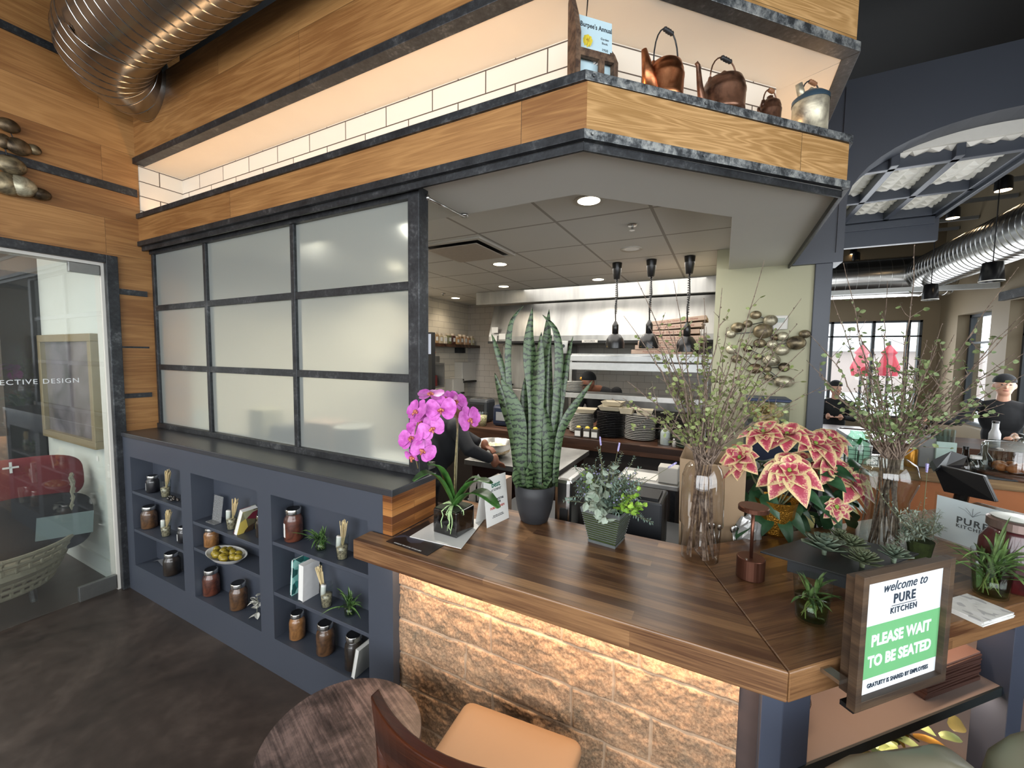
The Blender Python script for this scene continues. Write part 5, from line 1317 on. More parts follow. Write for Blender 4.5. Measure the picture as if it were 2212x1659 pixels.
def tray(px, py, y, z, sx, sy, h, rz, lab):
    p = PY(px, py, y); t = build(MB().add([(a*sx*.38, b*sy*.38, 0) for a, b in ((-1, -1), (1, -1), (1, 1), (-1, 1))]+[(a*sx*.5, b*sy*.5, h) for a, b in ((-1, -1), (1, -1), (1, 1), (-1, 1))]+[(a*sx*.47, b*sy*.47, h) for a, b in ((-1, -1), (1, -1), (1, 1), (-1, 1))]+[(a*sx*.35, b*sy*.35, .006) for a, b in ((-1, -1), (1, -1), (1, 1), (-1, 1))],
        [(3, 2, 1, 0), (12, 13, 14, 15)]+[f for i in range(4) for f in ((i, (i+1) % 4, 4+(i+1) % 4, 4+i), (4+i, 4+(i+1) % 4, 8+(i+1) % 4, 8+i), (8+i, 8+(i+1) % 4, 12+(i+1) % 4, 12+i))]), 'takeout_tray', M_pulp, world=False, bev=.003)
    t.location = (p.x, y, z); t.rotation_euler = (0, 0, rz); tag(t, lab, 'tray')
zt1 = .911+.0155*14+.012; tray(1355, 880, 3.80, zt1, .13, .14, .055, 0, 'left pulp takeout tray on the white plates'); tray(1393, 880, 3.80, zt1, .15, .14, .05, .1, 'right pulp takeout tray on the white plates')
tray(1320, 880, 3.82, 1.157, .22, .18, .04, .05, 'lower wide pulp takeout tray on the black plates'); tray(1325, 870, 3.85, 1.200, .20, .16, .04, -.05, 'upper pulp takeout tray wrapped in film on the black plates')
tray(1265, 880, 3.88, 1.11, .22, .18, .04, .15, 'long pulp takeout tray leaning on the left white plates')
for k, px in enumerate((1250, 1269, 1286)):
    p = PY(px, 930, 3.64); t = thing('garnish_bin', (p.x, 3.64, .911), ('leftmost', 'middle', 'rightmost')[k]+' small labelled garnish container with yellow lid knob on the pass edge', 'container')
    build(MB().prism([(-.032, -.035), (.032, -.035), (.032, .035), (-.032, .035)], 0, .085), 'container', mat('grey_plastic', '4A4844', .4), t, world=False, bev=.004)
    build(MB().box(-.026, .026, -.0362, -.0355, .012, .06), 'label', M_paper, t, world=False); build(MB().ell((0, 0, .088), .022, .02, .016, 10, 6), 'garnish', mat('lemon_yellow', 'D9BE4A', .5), t, world=False, smooth=True)
def simple(name, px, py, y, z, prof, m_, lab, cat, n=20, parts=()):
    p = PY(px, py, y); t = thing(name, (p.x, y, z), lab, cat); build(MB().lathe(prof, n, cap1=True), 'body', m_, t, world=False, smooth=True)
    for nm, pr, mm in parts: build(MB().lathe(pr, n), nm, mm, t, world=False, smooth=True)
    return t
t = simple('plastic_jug', 1437, 940, 3.68, .911, [(.036, 0), (.04, .006), (.04, .10), (.03, .125)], mat('jug_white', 'C9CCD0', .3), 'white plastic jug inside a clear acrylic bin', 'jug', parts=(('cap', [(.02, .125), (.02, .14)], M_white),))
t = thing('acrylic_bin', t.location, 'clear acrylic bin holding the white jug', 'bin'); build(MB().box(-.055, .055, -.055, .055, 0, .15), 'bin', thin_glass('clear_glass'), t, world=False)
simple('salt_shaker', 1457, 945, 3.62, .911, [(.016, 0), (.018, .05), (.014, .055)], M_pw, 'small glass salt shaker with a metal top near the green bowls', 'shaker', parts=(('cap', [(.015, .055), (.012, .07)], M_chrome),))
stack(1478, 945, .062, 4, .024, mat('green_glaze', '3E4A3E', .3), 'dark green bowl in the stack beside the twigs', 'bowl', 3.62, cat='bowl')
# pizza boxes on the top shelf
def card_mat():
    return mat('kraft_card', 'BEA491', .7, var=.08)
for k, (px, py, n, w_, tilt) in enumerate(((1450, 760, 4, .62, 0), (1440, 745, 3, .5, -.07), (1500, 730, 2, .4, .12))):
    pass
zb = 1.691
for k in range(7):
    x0 = PY(1370+k*7, 750, 4.3).x; w_ = .56 if k < 4 else .48
    t = thing('pizza_box', (x0+w_/2, 4.33, zb), ('bottom', 'second', 'third', 'fourth', 'fifth', 'sixth', 'topmost')[k]+' kraft pizza box of the pile above the pass', 'box'); t.rotation_euler = (0, (0, 0, 0, 0, -.03, -.06, -.09)[k], .03*math.sin(k*2))
    build(MB().box(-w_/2, w_/2, -.18, .18, 0, .042), 'box', card_mat(), t, world=False, bev=.003)
    text('From Our Oven to Your Home', .026, mat('red_print', '8A3028', .6), t, frame(V3(0, -.1805, .021), (1, 0, 0), (0, 0, 1)), ext=.0002)
    zb += .043 + (.012 if k >= 3 else .001)
simple('paper_cup', 1219, 765, 4.2, 1.691, [(.028, 0), (.038, .13), (.04, .135)], M_paper, 'white paper cup with a round black emblem standing on the pass top shelf', 'cup')
t = bpy.data.objects['paper_cup']; m = MB(); m.lathe([(.0, 0), (.018, 0)], 20, c=(0, 0, 0), cap0=False, cap1=False, M=Matrix.Rotation(PI/2, 4, 'X')); m.v = [(x, -.0362, z+.08) for x, y, z in m.v]
build(m, 'emblem', mat('ink', '22262C'), t, world=False)
# back wall appliances
x0, x1 = PY(1085, 800, 5.35).x, PY(1160, 800, 5.35).x
fr = thing('refrigerator', ((x0+x1)/2, 5.7, 0), 'stainless refrigerator behind the snake plant', 'refrigerator')
build(MB().box(x0, x1+.35, 5.35, 6.09, 0, 1.83), 'body', M_ss, fr, bev=.01); build(MB().box(x0+.02, x1+.33, 5.33, 5.35, 1.19, 1.81), 'door', M_ss, fr, bev=.006); build(MB().box(x0+.02, x1+.33, 5.33, 5.35, .1, 1.17), 'door', M_ss, fr, bev=.006)
for z in (1.24, 1.12): build(MB().box(x0+.04, x0+.2, 5.28, 5.30, z-.01, z+.01).box(x0+.04, x0+.06, 5.3, 5.33, z-.01, z+.01).box(x0+.18, x0+.2, 5.3, 5.33, z-.01, z+.01), 'handle', M_black, fr)
rg = thing('cooking_range', (-.9, 5.7, 0), 'dark cooking range under the hood behind the pass', 'range')
build(MB().box(-1.6, -.1, 5.3, 6.09, 0, .92), 'body', M_dark, rg, bev=.005); build(MB().box(-1.6, -.1, 5.98, 6.09, .92, 1.12), 'splashback', M_ss, rg)
for k in range(4):
    m = MB(); cx_ = -1.4+k*.36
    for a in range(4): an = a*PI/4; m.cyl((cx_-.13*math.cos(an), 5.6-.13*math.sin(an), .945), (cx_+.13*math.cos(an), 5.6+.13*math.sin(an), .945), .007, 6)
    build(m, 'burner', M_black, rg)
wc = MB().box(-4.04, x0-.02, 5.4, 6.09, 0, .9); t = thing('back_counter', ((-4.04+x0)/2, 5.75, 0), 'dark back counter in the kitchen corner', 'counter'); build(wc, 'cabinet', M_dark, t); build(MB().box(-4.04, x0-.02, 5.37, 6.09, .9, .94), 'countertop', M_ss, t)
# jar shelf on the side wall
js = thing('wall_shelf', (-3.92, 5.4, 1.82), 'long brown wall shelf carrying spice jars on the tiled side wall', 'shelf')
build(MB().box(-4.049, -3.79, 4.4, 6.09, 1.79, 1.835), 'board', M_walnut, js); build(MB().box(-4.049, -3.85, 4.6, 4.63, 1.70, 1.79).box(-4.049, -3.85, 5.7, 5.73, 1.70, 1.79), 'bracket', M_steel, js)
JC = ['B98A5A', 'A8683A', 'C8A070', 'D8C8A8', 'B09068', 'C0B090', 'D8D0B8', '6A6A40', '4A2418', 'B89060', '8A6A48', 'C8A888', 'A87848', 'B8B088']
src = None
for k in range(14):
    y = 4.52+k*.112; h = .17-.02*(k % 3 == 0)-.01*(k % 4 == 1)
    t = thing('spice_jar', (-3.90, y, 1.836), '%s spice jar, number %d from the partition on the wall shelf' % (('tan', 'orange', 'pale', 'cream')[k % 4], k+1) if 0 else 'spice jar on the wall shelf, ' + ('nearest the partition', 'second from the partition', 'third from the partition', 'fourth from the partition', 'fifth from the partition', 'with cream contents near the middle', 'tall pale one in the middle', 'filled with olive herbs', 'darkest of the row, red brown', 'right after the darkest jar', 'fourth from the hood', 'third from the hood', 'second from the hood', 'nearest the hood')[k], 'jar', 'spice jars on the wall shelf')
    build(MB().prism([(-.045, -.045), (.045, -.045), (.045, .045), (-.045, .045)], 0, h*.8), 'jar_body', mat('spice_%d' % k, JC[k], .3, Coat_Weight=.6), t, world=False, bev=.01)
    build(MB().lathe([(.036, h*.8), (.04, h*.82), (.04, h)], 16), 'lid', mat('clear_lid', 'C8B8A0', .2), t, world=False)
    build(MB().box(.0455, .0462, -.025, .025, h*.25, h*.6), 'label', M_paper, t, world=False)
# metal shelf with bottles, dispensers
mc = thing('steel_cabinet', (-3.9, 4.55, 1.2), 'open stainless wall cabinet with red tubs inside', 'cabinet')
w = MB(); w.box(-4.049, -3.7, 4.1, 4.95, 1.52, 1.545).box(-4.049, -3.7, 4.1, 4.95, 1.18, 1.20).box(-4.049, -3.7, 4.93, 4.95, 1.2, 1.52); build(w, 'carcass', M_ss, mc)
build(MB().box(-4.0, -3.76, 4.2, 4.85, 1.2, 1.36), 'red_tub', mat('red_tub', '5A1A1A', .5), mc)
for k, (y, c_, h, lab) in enumerate(((4.45, 'A02018', .2, 'red topped sauce bottle on the steel wall cabinet'), (4.52, 'C8A82A', .16, 'yellow mustard bottle on the steel wall cabinet'), (4.60, 'D0D0C8', .17, 'white bottle on the steel wall cabinet'), (4.40, '2A4A8A', .12, 'short blue tub on the steel wall cabinet'))):
    t = thing('sauce_bottle', (-3.86, y, 1.546), lab, 'bottle'); build(MB().lathe([(.026, 0), (.028, .01), (.028, h*.6), (.010, h*.8), (.008, h)], 14), 'bottle', mat('sauce_%d' % k, c_, .35), t, world=False, smooth=True)
t = thing('steel_pan', (-3.87, 4.80, 1.546), 'deep steel pan heaped with orange snack bags', 'pan'); build(MB().box(-.1, .1, -.13, .13, 0, .1), 'pan', M_ss, t, world=False, bev=.01)
build(MB().ell((0, .0, .12), .09, .11, .08, 12, 8, fn=lambda v: v*(1+.25*MN.noise(v*30))), 'bags', mat('orange_bags', 'C87A5A', .35, var=.3, sc=20), t, world=False)
for (px0, px1, py0, py1, y, lab) in ((997, 1032, 782, 822, 0, 'large white paper towel dispenser on the side wall'), (977, 1001, 818, 848, 0, 'small white soap dispenser below the steel cabinet')):
    a, b = PX(px0, (py0+py1)/2, -3.9), PX(px1, (py0+py1)/2, -3.9); zt_, zb_ = PX((px0+px1)/2, py0, -3.9).z, PX((px0+px1)/2, py1, -3.9).z
    t = thing('dispenser', (-3.97, (a.y+b.y)/2, zb_), lab, 'dispenser'); build(MB().box(-4.049, -3.88, a.y, b.y, zb_, zt_), 'housing', M_white, t, bev=.01); build(MB().box(-4.0, -3.86, a.y+.02, b.y-.02, zb_-.025, zb_), 'outlet', M_black, t)
# screen at the left of the opening
p0, p1 = PD(921, 722, 4.6), PD(941, 765, 4.6)
t = thing('order_screen', (p0.x, p0.y, 0), 'tall black kiosk with a blank lit screen beside the partition post', 'screen')
w = p0.x; build(MB().box(p0.x-.2, p1.x, p0.y-.03, p0.y+.03, 0, p0.z+.02), 'column', M_black, t); build(MB().box(p0.x-.18, p1.x-.012, p0.y-.034, p0.y-.0305, p1.z, p0.z), 'screen', emis('screen_glow', (.80, .85, .95), .55), t)
# tools on the pass counter's left end
def boxthing(name, px, py, y, z, sx, sy, sz, m_, lab, cat, rz=0, bev=.006, part='body'):
    p = PY(px, py, y); t = thing(name, (p.x, y, z), lab, cat, rz=rz); build(MB().box(-sx/2, sx/2, -sy/2, sy/2, 0, sz), part, m_, t, world=False, bev=bev); return t
M_char = mat('charcoal_plastic', '26292D', .4)
t = boxthing('toaster', 1040, 900, 3.95, .911, .27, .2, .26, M_char, 'charcoal conveyor toaster behind the shredded cheese tub', 'toaster', bev=.035); build(MB().box(-.09, .09, -.104, -.1, .12, .2), 'opening', M_black, t, world=False); build(MB().box(-.1, -.02, -.06, .06, .26, .265).box(.02, .1, -.06, .06, .26, .265), 'slot_frame', M_chrome, t, world=False)
t = simple('cheese_tub', 1038, 920, 3.68, .911, [(.06, 0), (.07, .11)], contents_mat('shredded_cheese', '8A7A4A', 'E0D4A8', 60), 'clear tub of shredded cheese at the left end of the pass', 'tub'); build(MB().lathe([(.066, 0), (.078, .14)], 24, cap1=False), 'tub', M_gl, t, world=False, smooth=True)
t = boxthing('slicer', 1092, 905, 3.85, .911, .22, .2, .22, mat('navy_plastic', '1A2338', .35), 'navy blue countertop machine with a grey front panel beside the cheese tub', 'machine', bev=.03); build(MB().box(-.06, .06, -.106, -.1, .06, .15), 'front_panel', mat('panel_grey', '8A8C8E', .3), t, world=False)
# stainless worktop with the bowl
c0_ = PZ(1003, 992, .86); wt = thing('worktop', (-1.35, 2.8, 0), 'stainless prep table carrying the steel mixing bowl', 'table')
build(MB().box(c0_.x, c0_.x+.75, c0_.y, 3.35, .82, .86), 'top', M_ss, wt, bev=.003); build(MB().box(c0_.x+.04, c0_.x+.71, c0_.y+.05, 3.32, 0, .82), 'base', mat('dark_red_wood', '2C1410', .5), wt)
bp = PZ(1066, 985, .861); bl = thing('mixing_bowl', bp, 'stainless mixing bowl filled with pale crumbs', 'bowl')
build(MB().lathe([(.05, 0), (.09, .015), (.14, .07), (.158, .115), (.163, .117), (.155, .112), (.135, .07), (.085, .02), (.01, .012)], 36, cap1=False), 'bowl', M_chrome, bl, world=False, smooth=True)
build(MB().ell((.02, .0, .055), .115, .11, .045, 22, 12, fn=lambda v: v+V3(0, 0, .014*MN.noise(v*38))), 'crumbs', contents_mat('crumbs', 'C09A68', 'E8CFA4', 120), bl, world=False)
# ledge behind the host counter with its clutter
lg = thing('service_ledge', (-.5, 2.05, 0), 'low black service ledge behind the host counter', 'counter')
build(MB().box(-1.15, .02, 1.76, 2.35, .72, .75), 'top', M_char, lg); build(MB().box(-1.12, 0, 1.8, 2.33, 0, .72), 'base', M_dark, lg)
def bx(name, a, b, y, dep, z0, m_, lab, cat, bev=.006):
    """box whose front face spans pixel corners a (top left) and b (bottom right) on the plane Y=y"""
    p, q = PY(a[0], (a[1]+b[1])/2, y), PY(b[0], (a[1]+b[1])/2, y); zt_ = PY((a[0]+b[0])/2, a[1], y).z
    t = thing(name, ((p.x+q.x)/2, y+dep/2, z0), lab, cat); build(MB().box(p.x, q.x, y, y+dep, z0, zt_), 'body', m_, t, bev=bev); return t, p.x, q.x, zt_
t, xa, xb, zt_ = bx('toaster', (1196, 1035), (1232, 1120), 1.80, .26, .751, M_chrome, 'brushed steel toaster between snake plant and herb planter', 'toaster', .02)
build(MB().box(xb-.05, xb-.012, 1.792, 1.80, .86, .93), 'lever_plate', M_black, t)
t, xa, xb, zt_ = bx('printer', (1348, 1082), (1430, 1150), 1.88, .22, .751, M_char, 'black order printer behind the herb planter', 'printer', .01)
build(MB().box(xa+.02, xb-.02, 1.90, 2.05, zt_, zt_+.012), 'top_panel', M_black, t)
bx('bin', (1235, 1060), (1262, 1130), 1.95, .2, .751, mat('bin_brown', '2E2A26', .5), 'dark brown bin between toaster and herb planter', 'bin')
t, xa, xb, zt_ = bx('side_shelf', (1330, 1042), (1466, 1062), 2.55, .3, .86, M_ss, 'narrow grey shelf left of the paper bag', 'shelf'); 
t.name = 'side_shelf'; zsh = zt_
build(MB().box(xa+.02, xa+.05, 2.6, 2.8, 0, .86).box(xb-.05, xb-.02, 2.6, 2.8, 0, .86), 'support', M_steel, t)
t, *_ = bx('white_box', (1421, 1010), (1465, 1040), 2.58, .1, zsh, M_white, 'small white box on the narrow grey shelf', 'box')
t.location.z = zsh
sheet_ = build(MB().box(-.12, .1, -.08, .08, 0, .002), 'paper_sheet', M_paper, world=False); p = PY(1385, 1030, 2.66); sheet_.location = (p.x, 2.68, zsh+.001); tag(sheet_, 'curled white paper on the narrow grey shelf', 'paper')
# paper bag
t = thing('paper_bag', (-.02, 2.02, .751), 'open kraft paper bag standing behind the smoky branch vase', 'bag'); 
m = MB(); xa, xb = PY(1475, 1000, 1.95).x, PY(1612, 1000, 1.95).x; zt2 = PY(1500, 975, 1.95).z
m.add([(xa, 1.93, .751), (xb, 1.93, .751), (xb, 2.1, .751), (xa, 2.1, .751), (xa-.01, 1.92, zt2-.03), (xb, 1.93, zt2-.05), (xb+.01, 2.1, zt2+.01), (xa, 2.11, zt2)], [(3, 2, 1, 0), (0, 1, 5, 4), (1, 2, 6, 5), (2, 3, 7, 6), (3, 0, 4, 7)])
build(m, 'bag', mat('kraft_paper', '9C8468', .75, var=.05, sc=8), t, solid=.0012)
# cutlery holder and wrap near the lamp
t = thing('cutlery_caddy', (PY(1572, 1150, 1.87).x, 1.90, .751), 'dark caddy of spoons behind the bronze lamp', 'caddy'); m = MB(); m.box(-.07, .07, -.04, .04, 0, .1); build(m, 'caddy', M_char, t, world=False)
rs = random.Random(4)
for k in range(9): a = rs.uniform(-.06, .06); b = V3(a+rs.uniform(-.03, .03), rs.uniform(-.02, .02), .19); m = MB().tube([(a, 0, .05), b], .003, 6); m.ell(b, .009, .003, .014, 8, 6); build(m, 'spoon', M_chrome, t, world=False, smooth=True)
t = thing('plastic_wrap', (PY(1600, 1120, 1.88).x+.03, 1.93, .751), 'crumpled clear plastic wrap between lamp and gold pot', 'wrap'); build(MB().ell((0, 0, .16), .05, .03, .09, 16, 12, fn=lambda v: v*(1+.4*MN.noise(v*45))).box(-.02, .02, -.02, .02, 0, .1), 'wrap', mat('clear_wrap', 'A8A8A6', .12, .3), t, world=False)
# receipt printer with its curl of paper
t = thing('receipt_printer', (PY(1030, 1080, 1.80).x, 1.86, .751), 'receipt printer with a long white paper curl behind the orchid', 'printer'); build(MB().box(-.07, .07, -.06, .08, 0, .13), 'body', M_char, t, world=False, bev=.01)
build(MB().ribbon([(0, -.03, .12), (0, -.035, .2), (0, -.06, .235), (0, -.09, .22), (0, -.10, .16), (0, -.10, .02)], .04, (1, 0, 0)), 'paper_curl', M_paper, t, world=False, smooth=True)
t = thing('foil_box', (PY(1062, 1040, 1.78).x, 1.82, .751), 'silver topped box behind the award card', 'box'); build(MB().box(-.03, .05, -.04, .09, 0, .26), 'box', mat('kraft_card', 'BEA491'), t, world=False); build(MB().box(-.034, -.03, -.04, .09, .05, .262), 'foil_edge', M_chrome, t, world=False)
# beige wall: thermostat and pod sculpture
p = PY(1685, 697, 3.81); t = thing('thermostat', (p.x, 3.81, p.z-.05), 'white thermostat on the beige wall behind the metal pods', 'thermostat'); build(MB().box(p.x-.05, p.x+.05, 3.79, 3.819, p.z-.055, p.z+.055), 'housing', M_white, t, bev=.008); build(MB().box(p.x-.03, p.x+.03, 3.787, 3.79, p.z, p.z+.035), 'display', mat('lcd', '8A9488', .3), t)
def podmat(nm, a, b):
    t = NT(nm); f = t.noise(t.pos(), 14, 4, .6, .5); c = t.ramp(f, [(.35, C(a)), (.6, C(b))]); return t.pbr(c, .42, .6)
M_pod = [podmat('pod_bronze', '3E372C', '9A8C6E'), podmat('pod_pale', '6A614E', 'C8C2A8'), podmat('pod_dark', '241C14', '6E5C44')]
def pods(nm, plane, pts, lab):
    P0 = plane(*pts[0][:2]); t = thing(nm, P0, lab, 'sculpture')
    nrm = (CP-P0).normalized()
    for k, (px, py, rx, ry, mi_) in enumerate(pts):
        p = plane(px, py); d = (p-CP).dot(FW); sx, sy = rx/FPX*d, ry/FPX*d
        n_ = V3(0, -1, 0) if plane is pw1 else V3(1, 0, 0)
        a_, b_, c_ = basis(n_); M = Matrix(((a_.x, b_.x, c_.x, 0), (a_.y, b_.y, c_.y, 0), (a_.z, b_.z, c_.z, 0), (0, 0, 0, 1)))
        dep = min(.05, .7*max(sx, sy)); q = p + n_*(.0+dep)
        build(MB().ell(q, sx, sy, dep*.9, 16, 10, M=M, fn=lambda v: v*(1-.18*max(0, v.z)/.05)), 'pod', M_pod[mi_], t, smooth=True)
    m = MB()
    for k in range(len(pts)-1): a, b = plane(*pts[k][:2]), plane(*pts[k+1][:2]); n_ = V3(0, -.02, 0) if plane is pw1 else V3(.02, 0, 0); m.cyl(a+n_, b+n_, .003, 5)
    build(m, 'wire_frame', M_steel, t)
pw1 = lambda x, y: PY(x, y, 3.81); pw2 = lambda x, y: PX(x, y, XL+.001)
pods('pod_sculpture', pw1, [(1632, 681, 11, 9, 0), (1663, 693, 14, 12, 1), (1593, 708, 13, 11, 0), (1615, 700, 9, 8, 0), (1579, 722, 10, 9, 1), (1647, 716, 19, 16, 0), (1674, 729, 8, 7, 2), (1690, 727, 11, 10, 1), (1667, 744, 11, 10, 1), (1718, 741, 18, 15, 0), (1737, 722, 11, 9, 0), (1688, 757, 14, 11, 1), (1640, 742, 12, 10, 0), (1615, 753, 9, 8, 2), (1665, 778, 17, 13, 1), (1637, 771, 8, 7, 0), (1693, 793, 11, 10, 0), (1630, 796, 14, 11, 2), (1656, 797, 9, 8, 0), (1692, 824, 19, 13, 1), (1660, 815, 9, 8, 0), (1580, 755, 11, 10, 1), (1590, 775, 10, 9, 0)], 'cluster of hammered metal pods mounted on the beige wall')
pods('pod_sculpture', pw2, [(14, 274, 18, 15, 2), (35, 320, 20, 18, 2), (70, 325, 12, 11, 0), (5, 308, 12, 16, 2), (18, 360, 24, 20, 0), (40, 405, 25, 22, 1), (10, 400, 24, 24, 0), (82, 421, 18, 13, 2)], 'cluster of dark metal pods on the left oak wall above the door')
# produce bins, plates and red crate by the beige wall
t, xa, xb, zt_ = bx('produce_bin', (1618, 868), (1706, 905), 3.45, .3, 1.05, thin_glass('clear_glass'), 'clear bin of potatoes with a blue lid against the beige wall', 'bin')
build(MB().box(xa-.01, xb+.01, 3.44, 3.76, zt_, zt_+.02), 'lid', mat('lid_blue', '1E2E50', .4), t, bev=.005)
m = MB(); rs = random.Random(6)
for k in range(44): m.ell((rs.uniform(xa+.035, xb-.035), rs.uniform(3.47, 3.7), rs.uniform(1.075, zt_-.03)), .032, .026, .024, 8, 6)
build(m, 'potatoes', mat('potato', 'C8AC7A', .6, var=.15), t, smooth=True)['kind'] = 'stuff'
t, xa, xb, zt_ = bx('produce_bin', (1612, 918), (1702, 945), 3.4, .32, .91, mat('navy_plastic', '1A2338'), 'navy lidded bin below the potatoes', 'bin', .012)
tb2 = thing('prep_stand', ((xa+xb)/2+.02, 3.58, 0), 'dark stand carrying the produce bins', 'stand'); build(MB().box(xa-.08, xb+.10, 3.38, 3.78, .86, .91), 'top', M_ss, tb2); build(MB().box(xa-.06, xb+.06, 3.42, 3.76, 0, .86), 'base', M_dark, tb2)
simple('strainer_basket', 1600, 950, 3.42, .911, [(.05, 0), (.055, .1)], mat('red_plastic', 'B8402C', .45), 'red plastic basket behind the poinsettia', 'basket')
stack(1727, 945, .10, 8, .014, mat('teal_glaze', '3E5A62', .3), 'teal plate stacked left of the blue post', y=3.55, z=.911)
# ================================================================ ledge behind the frosted glass, seen as soft shapes
kl = thing('prep_counter', (-2.4, 1.85, 0), 'stainless prep counter behind the frosted glass partition', 'counter')
build(MB().box(-3.6, -1.62, 1.56, 2.15, .93, .97), 'top', M_ss, kl); build(MB().box(-3.58, -1.64, 1.6, 2.12, 0, .93), 'base', M_dark, kl)
stack(765, 960, .11, 17, .0155, M_pw, 'white plate in the stack blurred behind the frosted glass', y=1.66, z=.971)
boxthing('carton', 705, 940, 1.68, .971, .24, .16, .27, mat('kraft_card', 'BEA491'), 'kraft carton blurred behind the frosted glass left of the plates', 'box')
boxthing('carton', 575, 930, 1.70, .971, .16, .14, .30, mat('cream_box', 'D8CFB0', .6), 'cream carton blurred behind the middle frosted panes', 'box')
boxthing('carton', 625, 950, 1.72, .971, .18, .16, .20, M_char, 'dark box blurred behind the frosted glass mullion', 'box')
boxthing('carton', 405, 900, 1.70, .971, .22, .14, .22, mat('pale_blue_box', 'B8C8C8', .5), 'pale blue carton blurred behind the far left frosted pane', 'box')
# ================================================================ things on the canopy ledge
ZL = 2.6022
def led(px, py=200, off=-1.905): p = PB(px, py, off); return V3(p.x, p.y, ZL)
M_barn = leafmat('barn_wood', '3A281C', '6E5642', .85, 40)
q0, q1 = led(1240, 160, -1.90), led(1331, 160, -1.90)
dr = (q1-q0).normalized(); dd_ = (q0-CP).dot(FW)
rk = thing('magazine_rack', (q0+q1)/2, 'rustic dark wood rack holding an old seed catalogue on the canopy ledge', 'rack')
nr = V3(dr.y, -dr.x, 0)
Mr = frame(q0+nr*.0, dr, V3(0, 0, 1)); Wr = (q1-q0).length; Mrt = Matrix.Translation(-rk.location) @ Mr
def onR(mb, u0, u1, v0, v1, d0, d1): return onM(mb, Mr, u0, u1, v0, v1, d0, d1)
m = MB(); pr = [(-.055, 0), (.012, 0), (.012, .16), (-.01, .235), (-.05, .33), (-.06, .30)]
for (u0, u1) in ((0, .018), (Wr-.016, Wr)):
    h_ = 1 if u0 == 0 else .55
    vs = [Mr @ V3(u, v*h_, d) for u in (u0, u1) for d, v in pr]; m = MB().add(vs, [tuple(range(5, -1, -1)), tuple(range(6, 12))]+[(i, (i+1) % 6, 6+(i+1) % 6, 6+i) for i in range(6)]); build(m, 'side_board', M_barn, rk)
build(onR(MB(), .018, Wr-.016, .085, .11, -.002, .012), 'front_rail', M_barn, rk); build(onR(MB(), Wr*.55, Wr*.55+.02, 0, .085, 0, .012), 'front_post', M_barn, rk)
build(onR(MB(), .018, Wr-.016, 0, .02, -.05, .0), 'base_board', M_barn, rk)
sc_ = thing('seed_catalogue', (q0+q1)/2+V3(0, 0, .02), 'pale blue 1930 seed catalogue with yellow and white flowers in the rustic rack', 'catalogue')
Mc = Mr @ Matrix.Translation((.022, .03, -.012)) @ Matrix.Rotation(-.06, 4, 'X')
onC = lambda mb, u0, u1, v0, v1, d0, d1: onM(mb, Mc, u0, u1, v0, v1, d0, d1)
cw_ = Wr-.03; ch_ = .215
build(onC(MB(), 0, cw_, 0, ch_, -.008, 0), 'cover', mat('catalogue_blue', 'B8D0D8', .5, var=.03), sc_)
Mct = Matrix.Translation(-sc_.location) @ Mc
ik = mat('ink', '22262C')
text("Burpee's Annual", .024, ik, sc_, Mct @ Matrix.Translation((cw_*.53, ch_*.86, .0004)), sx=.8, bold=.0003)
for s_, v, z in (('Garden', .70, .011), ('Book', .63, .011), ('1930', .52, .013)): text(s_, z, ik, sc_, Mct @ Matrix.Translation((cw_*.78, ch_*v, .0004)))
def flw(u, v, r, m_, c2, n):
    m = MB()
    for k in range(n): a = 6.283*k/n; m.ell(Mc @ V3(u+math.cos(a)*r*.55, v+math.sin(a)*r*.55, .0008), r*.45, .001, r*.45, 10, 6)
    build(m, 'printed_flower', m_, sc_); build(MB().ell(Mc @ V3(u, v, .002), r*.3, .0015, r*.3, 10, 6), 'flower_eye', c2, sc_)
flw(cw_*.25, ch_*.60, .022, mat('print_yellow', 'D8C23A', .5), mat('print_ochre', 'B0902A', .5), 8); flw(cw_*.5, ch_*.36, .026, mat('print_white', 'D8D0C8', .5), mat('print_pink', 'A88A8A', .5), 9)
M_cop = podmat('copper_bright', '8E4E30', 'CE8A60'); M_cop.node_tree.nodes['Principled BSDF'].inputs['Roughness'].default_value = .32; M_cop.node_tree.nodes['Principled BSDF'].inputs['Metallic'].default_value = 1
M_cob = podmat('copper_brown', '3A261C', '7A5642'); M_cob.node_tree.nodes['Principled BSDF'].inputs['Roughness'].default_value = .3
M_grip = mat('black_grip', '1E1E20', .5); M_wgrip = mat('wood_grip', '8A5E40', .5)
